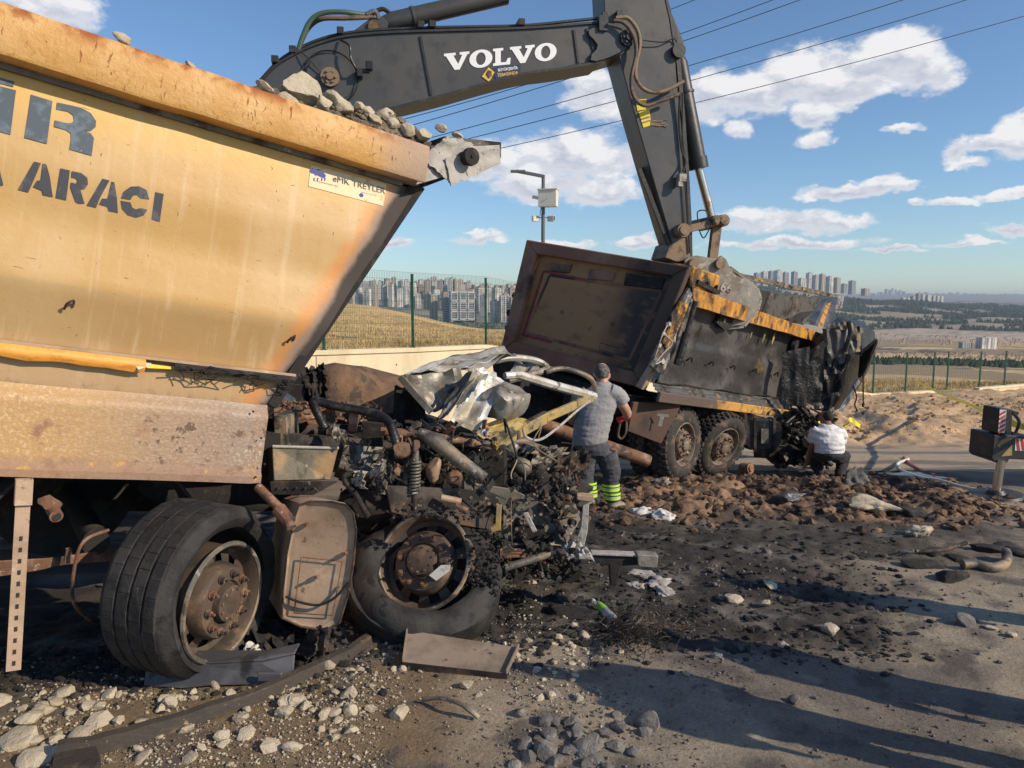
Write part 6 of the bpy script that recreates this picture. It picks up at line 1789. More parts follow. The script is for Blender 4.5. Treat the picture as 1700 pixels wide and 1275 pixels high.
    m = MB(); m.prism([G(x, y, .06) for x, y in sp], W2, 1); stick = m.build('stick', 'exc_grey', excavator, 0, bevel=.012)
    m = MB(); m.prism([G(x, y, .05) for x, y in ((1108, -60), (1108, -5), (1116, 25), (1126, 60), (1131, 110), (1138, 200), (1145, 300), (1149, 380), (1150, 430), (1146, 430), (1140, 300), (1132, 200), (1124, 110), (1112, 30), (1104, -5), (1104, -60))], W2 + .02, 1); m.build('stick_edge', 'exc_dark', stick, 0)
    for k in range(4):       # guard bars on the underside, low down
        m = MB(); y = .12 + k * .105; m.beam(G(1070 - 0, 280, y) + Vector((-.09, 0, 0)), G(1122, 428, y) + Vector((-.03, 0, 0)), .05, .07); m.build('wear_bar', 'exc_dark', stick, 0, bevel=.006)
    m = MB(); c = G(1127, 84, 0); m.cyl(Vector((c.x, -.02, c.z)), Vector((c.x, W2 + .1, c.z)), .10, seg=20); m.build('ram_ear_pin', 'exc_dark', stick)
    for pts in (((1055, 166), (1073, 164), (1072, 182), (1058, 184)), ((1060, 186), (1078, 182), (1081, 208), (1068, 212))):
        m = MB(); m.prism([G(x, y, .055) for x, y in pts], -.004, 1); lb = m.build('warning_label', 'warn_yellow', stick, 0)
    m = MB(); m.beam(G(1064, 198, .048), G(1078, 194, .048), .004, .02); m.build('label_line', 'ink_dark', stick, 0)
    m = MB(); m.beam(G(1066, 204, .048), G(1079, 200, .048), .004, .015); m.build('label_line', 'ink_dark', stick, 0)
    m = MB(); rg = random.Random(5)
    for k in range(9):
        a = G(1080, 200 + k, .05); m.tube([a, a + Vector((.12 + .05 * rg.random(), -.002, -.02 + .03 * rg.random())), a + Vector((.2 + .08 * rg.random(), -.002, -.05 + .08 * rg.random()))], .005, 4)
    m.build('mud_streak', 'link_rust', stick, 0)
    # hoses round the elbow
    for k, pp in enumerate((((1022, 30), (1042, 30), (1058, 50), (1062, 75), (1056, 105), (1056, 130), (1072, 150), (1100, 152), (1135, 135)), ((1018, 34), (1036, 38), (1052, 60), (1056, 90), (1048, 130), (1052, 160), (1070, 175), (1095, 168), (1128, 156)))):
        m = MB(); m.curve([G(x, y, -.08 - k * .05) for x, y in pp], .028, 9); m.build('elbow_hose', 'hose_brown' if k else 'link_rust', excavator)
    m = MB(); m.curve([G(1068, 67, -.02), G(1100, 70, .0), G(1118, 64, .02), G(1124, 70, .02)], .009, 5); m.build('thin_line', 'hose_black', excavator)
    m = MB(); m.curve([G(1129, 154, -.02), G(1127, 200, .02), G(1131, 245, .02), G(1138, 268, 0), G(1134, 284, -.05)], .015, 6); m.curve([G(1133, 154, -.02), G(1133, 240, .02), G(1137, 300, .02), G(1145, 420, .02)], .012, 6); m.build('stick_line', 'hose_black', excavator)
    m = MB(); m.box(G(1131, 296, -.03), (.12, .12, .12)); m.box(G(1128, 306, -.05), (.08, .08, .08)); m.build('valve_block', 'dull_sheet', excavator, 0, bevel=.01)
    # bucket ram
    m = MB(); a, b = G(1126, 96, .3), G(1160, 280, .3); m.tube([a, a.lerp(b, .05), b], [.09, .12, .13], 20); m.tube([a.lerp(b, .9), a.lerp(b, 1.0)], .15, 20); m.tube([a.lerp(b, .3), a.lerp(b, .32)], .14, 20); m.build('bucket_ram', 'exc_dark', excavator, 40)
    m = MB(); m.tube([b, G(1181, 360, .3)], .065, 16); m.build('ram_rod', 'chrome', excavator)
    # links
    for y in (.0, .52):
        m = MB(); m.beam(G(1131, 383, y), G(1197, 367, y), .06, .11); m.build('guide_link', 'link_rust', excavator, 0, bevel=.01)
        m = MB(); m.beam(G(1190, 370, y + .08), G(1182, 435, y + .08), .08, .15); m.build('push_link', 'link_rust', excavator, 0, bevel=.01)
    for px, py, r in ((1131, 383, .10), (1197, 367, .09), (1185, 366, .07)):
        c = G(px, py, 0); m = MB(); m.cyl(Vector((c.x, -.1, c.z)), Vector((c.x, .66, c.z)), r, seg=18); m.cyl(Vector((c.x, -.1, c.z)), Vector((c.x, -.12, c.z)), r * .7, seg=18); m.build('link_pin', 'link_rust', excavator, 30)
    m = MB(); m.curve([G(1160, 372, .1), G(1158, 352, .1), G(1172, 350, .1), G(1180, 362, .1)], .01, 5); m.curve([G(1160, 380, .1), G(1168, 395, .1), G(1178, 380, .1)], .01, 5); m.build('rope_tie', 'hose_black', excavator)
    m = MB(); m.prism([G(x, y, .04) for x, y in ((1112, 405), (1142, 392), (1147, 430), (1124, 435), (1104, 428))], .54, 1); m.build('stick_foot', 'link_rust', excavator, 0, bevel=.01)
    # bucket
    ear = [(1136, 432), (1142, 426), (1158, 424), (1190, 430), (1198, 424), (1206, 430), (1212, 444), (1222, 456), (1240, 466), (1256, 478), (1262, 496), (1258, 514), (1235, 540), (1180, 545), (1150, 500), (1140, 460)]
    m = MB(); m.prism([G(x, y, .02) for x, y in ear], .05, 1); bk = m.build('bucket', 'bucket_steel', excavator, 0, bevel=.01)
    m = MB(); m.prism([G(x, y, 1.2) for x, y in ear], .05, 1); m.build('far_cheek', 'bucket_steel', bk, 0, bevel=.01)
    m = MB(); q = [(1212, 446), (1240, 467), (1256, 479), (1262, 497), (1257, 514), (1235, 540), (1180, 545)]
    for a, b in zip(q, q[1:]):
        pa, pb = G(*a, .07), G(*b, .07); d = (pb - pa).normalized(); n_ = Vector((0, 1, 0)).cross(d); m.prism([pa, pb, pb - n_ * .04, pa - n_ * .04], 1.1, 1)
    m.build('bucket_shell', 'bucket_steel', bk, 0)
    for px, py in ((1150, 438), (1194, 438)):
        c = G(px, py, 0); m = MB(); m.cyl(Vector((c.x, -.05, c.z)), Vector((c.x, 1.3, c.z)), .075, seg=18); m.build('bucket_pin', 'link_rust', bk, 30)
    put_text('bucket_number', '66', .2, 'dull_sheet', bk, G(1206, 478, .01), (1, 0, -.2), (.2, 0, 1), .005)
    # the machine body, standing out of frame behind the yellow tipper, carries the boom
    bx = G(250, 420, 0); m = MB(); m.box((bx.x - .8, .3, -3.1), (4.2, 3.0, 1.1)); m.build('upper_body', 'exc_grey', excavator, 0, bevel=.08)
    for yy in (-1.3, 1.9):
        m = MB(); m.prism([(bx.x - 3.4, yy, -4.0), (bx.x - 3.0, yy, -3.7), (bx.x + 1.4, yy, -3.7), (bx.x + 1.8, yy, -4.0), (bx.x + 1.7, yy, -4.5), (bx.x - 3.3, yy, -4.5)], .5, 1); m.build('crawler_track', 'exc_dark', excavator, 0, bevel=.05)


build_excavator()

# ---------------------------------------------------------------- people
M('skin', (.42, .22, .15), .55, layers=[dict(c=(.5, .28, .2), s=8, lo=.45, hi=.65)])
M('skin_dark', (.25, .12, .08), .55)
M('shirt_grey', (.3, .3, .31), .9, layers=[dict(c=(.26, .26, .27), s=3, lo=.45, hi=.65)], bump=[(9, .02), (60, .003)])
M('trouser_grey', (.06, .062, .075), .9, layers=[dict(c=(.1, .1, .115), s=4, lo=.5, hi=.65)], bump=[(9, .03), (60, .003)])
M('shirt_white', (.72, .72, .74), .85, bump=[(7, .03), (60, .003)])
M('trouser_black', (.022, .022, .026), .9, bump=[(8, .03)])
M('hair_grey', (.09, .08, .075), .85, layers=[dict(c=(.2, .19, .18), s=30, lo=.5, hi=.62)], bump=[(120, .006)])
M('hair_dark', (.02, .016, .013), .8, bump=[(120, .006)])
M('lime', (.5, .85, .06), .6)
M('silver_band', (.6, .62, .6), .4)
M('boot', (.2, .17, .13), .85, layers=[dict(c=(.35, .31, .26), s=7, lo=.5, hi=.62)], bump=[(40, .006)])
M('red_glove', (.7, .03, .06), .7, bump=[(60, .003)])
M('jacket_dark', (.05, .055, .07), .9, bump=[(9, .02)])


def limb(m, pts, rs, seg=14):
    m.tube(spline(pts, 4) if len(pts) > 2 else pts, [rs[0]] * 1 if False else resample(rs, len(spline(pts, 4)) if len(pts) > 2 else len(pts)), seg)


def resample(rs, n):
    out = []
    for i in range(n):
        f = i / (n - 1) * (len(rs) - 1); k = min(int(f), len(rs) - 2); out.append(rs[k] + (rs[k + 1] - rs[k]) * (f - k))
    return out


def rings(m, rg_, seg=20, lat=Vector((1, 0, 0)), dep=Vector((0, 1, 0))):
    vs = []; n = len(rg_)
    for c, rx, ry in rg_:
        for k in range(seg):
            a = 6.2832 * k / seg; vs.append(Vector(c) + lat * (rx * math.cos(a)) + dep * (ry * math.sin(a)))
    fs = [(i * seg + k, i * seg + (k + 1) % seg, (i + 1) * seg + (k + 1) % seg, (i + 1) * seg + k) for i in range(n - 1) for k in range(seg)]
    fs += [tuple(range(seg - 1, -1, -1)), tuple((n - 1) * seg + k for k in range(seg))]
    m.add(vs, fs)


def ball(m, c, r, R=None):
    bmk = bmesh.new(); bmesh.ops.create_icosphere(bmk, subdivisions=3, radius=1)
    S = Vector(r if isinstance(r, (tuple, list)) else (r, r, r))
    vs = [Vector((v.co.x * S.x, v.co.y * S.y, v.co.z * S.z)) for v in bmk.verts]
    if R is not None: vs = [R @ v for v in vs]
    m.add([v + Vector(c) for v in vs], [tuple(v.index for v in f.verts) for f in bmk.faces]); bmk.free()


def fuse(m, name, mat, parent, voxel=.014, smooth_it=3, wrinkle=0.0, label=None):
    """Merge overlapping limbs into one continuous skin."""
    o = m.build(name, mat, parent, 0)
    r = o.modifiers.new('remesh', 'REMESH'); r.mode = 'VOXEL'; r.voxel_size = voxel; r.use_smooth_shade = True
    s = o.modifiers.new('smooth', 'SMOOTH'); s.iterations = smooth_it; s.factor = .6
    dg = bpy.context.evaluated_depsgraph_get(); nm = bpy.data.meshes.new_from_object(o.evaluated_get(dg))
    o.modifiers.clear(); o.data = nm; nm.name = name
    if wrinkle:
        nm.update()
        for v in nm.vertices:
            p = v.co; w = fbm((p.x * 5, p.y * 5, p.z * 16), 3); v.co = p + v.normal * (wrinkle * w)
    nm.polygons.foreach_set('use_smooth', [True] * len(nm.polygons))
    if label: o['label'] = label
    return o


def hand(m, wrist, palm_dir, finger_dir, side, s=1.0):
    """Palm, four unequal curled fingers and a thumb from the palm's side."""
    w = Vector(wrist); d = Vector(finger_dir).normalized(); n = Vector(palm_dir).normalized(); x = d.cross(n).normalized()
    rings(m, [(w, .028 * s, .022 * s), (w + d * .04 * s, .04 * s, .02 * s), (w + d * .085 * s, .042 * s, .018 * s)], 12, x, n)
    for k, L in enumerate((.07, .08, .074, .058)):
        b = w + d * .08 * s + x * ((k - 1.5) * .021 * s)
        p1 = b + d * L * .45 * s; p2 = p1 + (d * .6 + n * .7).normalized() * L * .35 * s; p3 = p2 + (d * .1 + n).normalized() * L * .3 * s
        m.tube([b, p1, p2, p3], [.0105 * s, .010 * s, .009 * s, .007 * s], 8)
    b = w + d * .03 * s + x * (side * .035 * s); p1 = b + (d * .5 + x * side * .8).normalized() * .035 * s; p2 = p1 + (d + n * .4).normalized() * .035 * s
    m.tube([b, p1, p2], [.014 * s, .012 * s, .009 * s], 8)


def head(m, c, fwd, s=1.0):
    """Skull, jaw, nose, ears; c = centre of the head."""
    f = Vector(fwd).normalized(); up = Vector((0, 0, 1)); x = f.cross(up).normalized(); up = x.cross(f)
    R3 = Matrix((x, f, up)).transposed(); c = Vector(c)
    ball(m, c + up * .02 * s, (.076 * s, .095 * s, .10 * s), R3); ball(m, c - up * .055 * s + f * .035 * s, (.055 * s, .055 * s, .055 * s), R3)
    ball(m, c + f * .095 * s - up * .015 * s, (.014 * s, .02 * s, .022 * s), R3)
    ball(m, c + f * .085 * s - up * .055 * s, (.026 * s, .012 * s, .01 * s), R3)
    for sd in (-1, 1): ball(m, c + x * sd * .078 * s - up * .01 * s, (.012 * s, .02 * s, .032 * s), R3)


def build_worker():
    D0 = 8.9; base = on_ground(998, 846); D0 = base.y
    r = root('person', Matrix.Translation(base), 'standing man in grey t-shirt and dark work trousers with lime reflective bands, seen from behind', 'person')
    def W(px, py, dd=0.0): return P(px, py, D0 + dd) - base
    k = D0 / F
    b = MB()
    head(b, W(999, 622, .10), Vector((.25, 1, -.35)), 1.18)
    limb(b, [W(1000, 628, .08), W(1000, 638, .05), W(996, 655, .02)], [.068, .068, .09])
    rings(b, [(W(984, 745), .165, .12), (W(984, 715), .16, .12), (W(988, 690), .19, .14), (W(994, 664), .2, .12), (W(998, 650, .03), .15, .09)])
    for hip, kn, an in (((977, 754), (972, 788), (978, 832)), ((999, 754), (1013, 788), (1016, 836))):
        limb(b, [W(*hip), W(*kn), W(*an)], [.10, .08, .055])
    # right arm bent forward, left arm reaching in
    limb(b, [W(1022, 658), W(1036, 676), W(1042, 688, .05)], [.075, .06, .055]); limb(b, [W(1042, 687, .05), W(1038, 695, .22)], [.052, .036])
    limb(b, [W(966, 660), W(952, 684), W(950, 700, .12)], [.075, .06, .05]); limb(b, [W(950, 699, .1), W(962, 703, .3)], [.05, .036])
    hand(b, W(962, 703, .3), (0, 0, -1), (.7, .7, 0), 1)
    fuse(b, 'body', 'skin', r, .012)
    h = MB(); c = W(999, 622, .10); ball(h, c + Vector((0, -.016, .042)), (.094, .110, .088)); ball(h, c + Vector((0, -.055, .01)), (.082, .07, .06)); fuse(h, 'hair', 'hair_grey', r, .01)
    s = MB()
    rings(s, [(W(978, 737), .205, .16), (W(980, 725), .215, .175), (W(983, 708), .22, .185), (W(988, 688), .222, .17), (W(994, 668), .225, .14), (W(998, 653, .02), .21, .13), (W(999, 645, .02), .17, .115), (W(1000, 638, .04), .11, .10), (W(1000, 633, .05), .09, .088)])
    limb(s, [W(1012, 650), W(1026, 657), W(1035, 669, .02)], [.105, .1, .09]); limb(s, [W(978, 652), W(964, 666), W(958, 678, .02)], [.105, .098, .088])
    fuse(s, 't_shirt', 'shirt_grey', r, .012, 2, .009)
    t = MB()
    rings(t, [(W(979, 722), .185, .145), (W(980, 732), .205, .16), (W(983, 742), .212, .168), (W(986, 754), .195, .155)])
    for hip, kn, kn2, an in (((974, 752), (971, 785), (972, 800), (979, 829)), ((1006, 752), (1015, 785), (1014, 800), (1017, 832))):
        limb(t, [W(*hip), W(*kn), W(*kn2), W(*an)], [.135, .112, .1, .085])
    fuse(t, 'trousers', 'trouser_grey', r, .012, 2, .012)
    for cx, yy in ((976, 801), (978, 814), (1014, 804), (1016, 818)):
        for j, (dy, mt) in enumerate(((0, 'lime'), (4.5, 'silver_band'), (7.5, 'lime'))):
            if j == 1: a, bq = W(cx, yy + dy - 1), W(cx, yy + dy + 1)
            else: a, bq = W(cx, yy + dy - 1.8), W(cx, yy + dy + 1.8)
            m = MB(); rr_ = .108 if yy < 810 else .104
            m.lathe([(rr_, 0), (rr_ - .002, (bq - a).length)], a, (bq - a), 22); m.build('reflective_band', mt, r)
    pk = MB(); pk.rock(W(1024, 772, .0), (.03, .06, .09), 4, None, 2); pk.build('thigh_pocket', 'trouser_grey', r, 60)
    for ax_, ay, dx in ((979, 836, 6), (1017, 842, 16)):
        f = MB(); a = W(ax_, ay - 6); limb(f, [a + Vector((0, 0, .06)), a, a + Vector((0, .0, -.03))], [.07, .065, .07]); ball(f, a + Vector((dx * k * .6, .08, -.035)), (.06 + dx * k * .4, .12, .045)); 
        fuse(f, 'boot', 'boot', r, .012)
        so = MB(); so.box(a + Vector((dx * k * .6, .07, -.072)), (.12 + dx * k * .5, .25, .022)); so.build('sole', 'dark', r, 0, bevel=.01)
    gl = MB(); hand(gl, W(1038, 692, .2), (0, 0, -1), (-.3, .8, -.3), 1, 1.15); limb(gl, [W(1041, 690, .1), W(1038, 693, .2)], [.046, .04]); fuse(gl, 'red_glove', 'red_glove', r, .008, 1)
    lp = MB(); lp.curve([W(1030, 700, .2), W(1026, 722, .2), W(1032, 728, .2), W(1039, 718, .2), W(1040, 700, .2)], .014, 6)
    o = lp.build('rope_loop', 'hose_brown', None, 60, label='loop of hose hanging from the standing man\'s gloved hand', cat='hose'); o.location = base


def build_croucher():
    base = on_ground(1376, 795); D0 = base.y
    r = root('person', Matrix.Translation(base), 'crouching man in white t-shirt and black trousers beside the crushed cab', 'person')
    def W(px, py, dd=0.0): return P(px, py, D0 + dd) - base
    b = MB()
    head(b, W(1371, 696, .18), Vector((-.5, .8, -.5)), 1.1)
    limb(b, [W(1372, 702, .12), W(1375, 714, .05)], [.07, .1])
    rings(b, [(W(1375, 748), .2, .16), (W(1376, 730), .2, .16), (W(1375, 714, .06), .2, .13)])
    limb(b, [W(1358, 716, .05), W(1350, 738, .15), W(1340, 768, .3)], [.075, .06, .04]); hand(b, W(1339, 769, .3), (1, 0, 0), (-.4, .3, -.9), 1)
    limb(b, [W(1392, 716, .08), W(1396, 736, .3), W(1380, 752, .5)], [.075, .06, .045])
    for hp, kn, an in (((1366, 752), (1353, 760), (1362, 790)), ((1386, 752), (1399, 761), (1392, 792))):
        limb(b, [W(*hp), W(*kn, .42), W(*an, .1)], [.12, .09, .06])
    fuse(b, 'body', 'skin_dark', r, .014)
    h = MB(); c = W(1371, 695, .18); ball(h, c + Vector((.02, -.03, .04)), (.088, .098, .088)); fuse(h, 'hair', 'hair_dark', r, .012)
    s = MB(); rings(s, [(W(1376, 752), .225, .17), (W(1377, 742), .235, .18), (W(1376, 728), .235, .175), (W(1375, 714, .05), .22, .14), (W(1374, 706, .08), .13, .1), (W(1373, 703, .1), .085, .085)])
    limb(s, [W(1360, 714, .05), W(1352, 722, .08), W(1350, 733, .12)], [.1, .1, .09]); limb(s, [W(1390, 714, .08), W(1396, 724, .16), W(1396, 732, .24)], [.1, .1, .09])
    fuse(s, 't_shirt', 'shirt_white', r, .014, 2, .02)
    t = MB(); rings(t, [(W(1376, 745), .2, .16), (W(1376, 755), .215, .19), (W(1376, 762), .17, .15)])
    for hp, kn, an in (((1364, 754), (1352, 758), (1362, 792)), ((1388, 754), (1400, 760), (1392, 794))):
        limb(t, [W(*hp), W(*kn, .42)], [.135, .115]); limb(t, [W(*kn, .42), W(*an, .05)], [.105, .07])
    fuse(t, 'trousers', 'trouser_black', r, .014, 2, .02)
    for ax_, ay in ((1362, 796), (1392, 798)):
        f = MB(); a = W(ax_, ay, .1); ball(f, a + Vector((.0, .06, .0)), (.055, .14, .045)); limb(f, [a + Vector((0, 0, .09)), a], [.06, .06]); fuse(f, 'shoe', 'boot', r, .012)


def build_onlookers():
    """People standing just right of the frame; their long shadows lie across the road."""
    spots = [((2.83, 3.10), 1.0, 'onlooker right of the frame whose shadow is the lowest on the road'), ((3.8, 3.5), 1.02, 'onlooker right of the frame whose broad shadow lies above the lowest one'),
             ((4.6, 4.8), .97, 'onlooker right of the frame whose thin shadow crosses the road at mid height')]
    first = None
    for (x, y), sc, lab in spots:
        base = Vector((x, y, zg(x, y)))
        if first is None:
            r = root('person', Matrix.Translation(base), lab, 'person'); b = MB()
            head(b, Vector((0, 0, 1.62)), Vector((-.6, .8, 0))); limb(b, [Vector((0, 0, 1.54)), Vector((0, 0, 1.45))], [.06, .07])
            rings(b, [(Vector((0, 0, .88)), .17, .13), (Vector((0, 0, 1.1)), .16, .12), (Vector((0, 0, 1.35)), .2, .12), (Vector((0, 0, 1.46)), .14, .08)])
            for s in (-1, 1):
                limb(b, [Vector((s * .09, 0, .9)), Vector((s * .11, .02, .48)), Vector((s * .12, 0, .08))], [.09, .065, .045])
                limb(b, [Vector((s * .2, 0, 1.4)), Vector((s * .27, 0, 1.12)), Vector((s * .25, .1, .88))], [.055, .045, .03]); hand(b, Vector((s * .25, .1, .87)), (-s, 0, 0), (0, .2, -1), 1)
            fuse(b, 'body', 'skin', r, .016)
            j = MB(); rings(j, [(Vector((0, 0, .85)), .2, .15), (Vector((0, 0, 1.1)), .19, .14), (Vector((0, 0, 1.36)), .22, .14), (Vector((0, 0, 1.48)), .13, .09)])
            for s in (-1, 1): limb(j, [Vector((s * .19, 0, 1.41)), Vector((s * .28, 0, 1.12)), Vector((s * .26, .09, .92))], [.085, .07, .05])
            fuse(j, 'jacket', 'jacket_dark', r, .016, 2, .012)
            t = MB(); rings(t, [(Vector((0, 0, .93)), .18, .14), (Vector((0, 0, .84)), .18, .14)])
            for s in (-1, 1): limb(t, [Vector((s * .09, 0, .86)), Vector((s * .11, .02, .48)), Vector((s * .12, 0, .08))], [.105, .085, .075])
            fuse(t, 'trousers', 'trouser_black', r, .016, 2, .012)
            for s in (-1, 1):
                f = MB(); ball(f, Vector((s * .12, .05, .05)), (.05, .14, .05)); fuse(f, 'shoe', 'boot', r, .014)
            h = MB(); ball(h, Vector((0, -.02, 1.67)), (.082, .1, .085)); h.build('hair', 'hair_dark', r)
            first = r; o = r
        else:
            o = copy_tree(first); tag(o, lab)
            o.matrix_world = Matrix.Translation(base)
        o.location = base; o.rotation_euler = (0, 0, .5 * x); o.scale = (sc, sc, sc); o['group'] = 'onlookers right of the frame'


build_worker()
build_croucher()
build_onlookers()

# ---------------------------------------------------------------- crane outrigger, pole, wires
M('crane_black', (.03, .03, .033), .5, layers=[dict(c=(.06, .055, .05), s=6, lo=.52, hi=.66)])
M('crane_red', (.5, .04, .03), .5)
M('crane_orange', (.7, .2, .03), .5)
M('reflect_white', (.7, .7, .68), .4)
M('pole_grey', (.12, .13, .15), .5)
M('box_white', (.66, .64, .56), .6)
M('clear_plastic', (.75, .85, .9), .15, trans=.6)
M('label_green', (.25, .55, .06), .5)
M('tape_yellow', (.8, .68, .05), .5)
M('wet_black', (.03, .028, .028), .25)
M('black_plastic', (.06, .06, .062), .38, layers=[dict(c=(.1, .1, .11), s=3, lo=.48, hi=.62), dict(c=(.02, .02, .02), s=5, lo=.56, hi=.66, r=.8), dict(c=(.35, .3, .25), s=40, lo=.68, hi=.74)], bump=[(10, .006), (70, .001)])
M('burnt_strip', (.05, .04, .032), .7, layers=[dict(c=(.13, .09, .06), s=5, lo=.52, hi=.66, st=(1, 1, 3)), dict(c=(.04, .035, .03), s=7, lo=.52, hi=.64), dict(c=(.4, .3, .2), s=22, lo=.64, hi=.72)], bump=[(30, .006)])
M('tray_tan', (.3, .24, .18), .7, layers=[dict(c=(.2, .16, .12), s=4, lo=.45, hi=.65), dict(c=(.1, .08, .07), s=12, lo=.6, hi=.7)], bump=[(30, .003)])


def build_crane():
    base = on_ground(1652, 824); D = base.y
    r = root('crane_truck', Matrix.Translation(base), 'dark striped crane outrigger standing on its chrome foot at the right edge', 'crane')
    def W(px, py, dd=0.0): return P(px, py, D + dd) - base
    m = MB(); m.cyl(W(1653, 826), W(1653, 819), .34, .30, 24); m.cyl(W(1653, 819), W(1653, 813), .12, .09, 16); m.build('foot_plate', 'crane_black', r, 30)
    m = MB(); m.cyl(W(1654, 815), W(1662, 764), .052, seg=18); m.build('jack_leg', 'chrome', r)
    m = MB(); m.prism([W(1650, 722), W(1690, 724), W(1720, 726), W(1720, 764), W(1676, 762), W(1674, 768), W(1652, 768), W(1646, 762)], .5, 1); m.build('outrigger_beam', 'crane_black', r, 0, bevel=.012)
    m = MB(); m.prism([W(1660, 678), W(1682, 680), W(1680, 722), W(1656, 720)], .35, 1); m.build('jack_housing', 'crane_black', r, 0, bevel=.012)
    m = MB(); m.prism([W(1660, 680, -.006), W(1671, 680.5, -.006), W(1668, 719, -.006), W(1657, 718, -.006)], .004, 1); m.build('stripe_plate', 'reflect_white', r, 0)
    for k in range(5):
        m = MB(); y = 683 + k * 7.4; x = 1659.6 - k * .55; m.prism([W(x, y + 4, -.011), W(x + 10.6, y - 2, -.011), W(x + 10.4, y + 1.6, -.011), W(x - .2, y + 7.6, -.011)], .004, 1); m.build('red_stripe', 'crane_red', r, 0)
    m = MB(); m.prism([W(1686, 728, -.006), W(1720, 730, -.006), W(1720, 750, -.006), W(1685, 748, -.006)], .004, 1); m.build('stripe_plate', 'reflect_white', r, 0)
    for k in range(4):
        m = MB(); x = 1687 + k * 8; m.prism([W(x, 728.4, -.011), W(x + 4, 728.6, -.011), W(x + 7, 748, -.011), W(x + 3, 748, -.011)], .004, 1); m.build('red_stripe', 'crane_red', r, 0)
    for pts in (((1664, 728), (1680, 728), (1660, 744), (1655, 740)), ((1680, 738), (1680, 756), (1662, 758))):
        m = MB(); m.prism([W(x, y, -.006) for x, y in pts], .004, 1); m.build('chevron', 'char_yellow', r, 0)
    m = MB(); m.prism([W(1682, 682), W(1692, 684), W(1690, 690), W(1682, 690)], .2, 1); m.curve([W(1684, 688, -.05), W(1692, 700, -.08), W(1686, 718, -.05), W(1680, 720, -.05)], .02, 6); m.build('valve_hose', 'hose_black', r)
    # chassis and wheels of the crane beyond the frame edge
    m = MB(); m.box((5.6, 1.6, .95), (5.5, 2.3, .55)); m.build('chassis', 'crane_orange', r, 0, bevel=.05)
    m = MB(); m.box((6.0, 1.6, 1.5), (3.0, 1.8, .5)); m.build('crane_deck', 'crane_black', r, 0, bevel=.08)
    for xx in (4.0, 5.4, 7.6):
        for yy in (.4, 2.6):
            m = MB(); m.lathe([(.2, 0), (.26, .02), (.48, 0), (.52, -.05), (.52, -.27), (.48, -.3), (.2, -.3)], (xx, yy + .15, .5), (0, -1, 0), 28); m.build('crane_wheel', 'burnt_rubber', r)


def build_pole():
    D = 26.0; top = P(902, 291, D); base = Vector((top.x, D, zg(top.x, D) - .1)); r = root('camera_pole', Matrix.Translation(base), 'tall grey pole with street light arm, white cabinet and cameras behind the burnt tipper', 'pole')
    def W(px, py, dd=0.0): return P(px, py, D + dd) - base
    m = MB(); m.tube([Vector((0, 0, 0)), W(902, 291)], [.09, .06], 12); m.build('pole', 'pole_grey', r)
    m = MB(); m.beam(W(904, 293), W(857, 284), .13, .1); m.box(W(860, 284.5), (.5, .16, .08)); m.build('light_arm', 'pole_grey', r, 0, bevel=.01)
    m = MB(); m.box(W(910, 329, -.1), (.62, .35, .58), Matrix.Rotation(-.25, 3, 'Z')); cb = m.build('cabinet', 'box_white', r, 0, bevel=.01)
    m = MB(); m.box(W(910, 315, -.1), (.68, .42, .03), Matrix.Rotation(-.25, 3, 'Z')); m.build('cabinet_roof', 'box_white', cb, 0)
    m = MB(); m.box(W(907, 330, -.29), (.03, .02, .03)); m.build('cabinet_lock', 'pole_grey', cb, 0)
    m = MB(); m.cyl(W(885, 327), W(894, 329), .055, seg=12); m.beam(W(893, 330), W(902, 331), .03, .03); m.build('camera', 'reflect_white', r)
    m = MB(); m.cyl(W(884, 326.8), W(885, 327), .06, seg=12); m.build('camera_lens', 'dark', r)
    for a, dx, mt in ((889, 1, 'box_white'), (915, -1, 'pole_grey')):
        m = MB(); m.box(W(a, 363), (.24, .12, .19), Matrix.Rotation(dx * .5, 3, 'Z')); m.build('floodlight', 'box_white', r, 0, bevel=.01)
        m = MB(); m.beam(W(a, 362), W(902, 361), .03, .03); m.build('light_bracket', 'pole_grey', r, 0)
        m = MB(); m.box(W(a, 363) + Vector((-dx * .03, -.066, 0)), (.2, .012, .15), Matrix.Rotation(dx * .5, 3, 'Z')); m.build('light_glass', 'pole_grey', r, 0)
    m = MB(); m.curve([W(900, 342), W(897, 350), W(897, 358)], .012, 5); m.build('cable', 'hose_black', r)


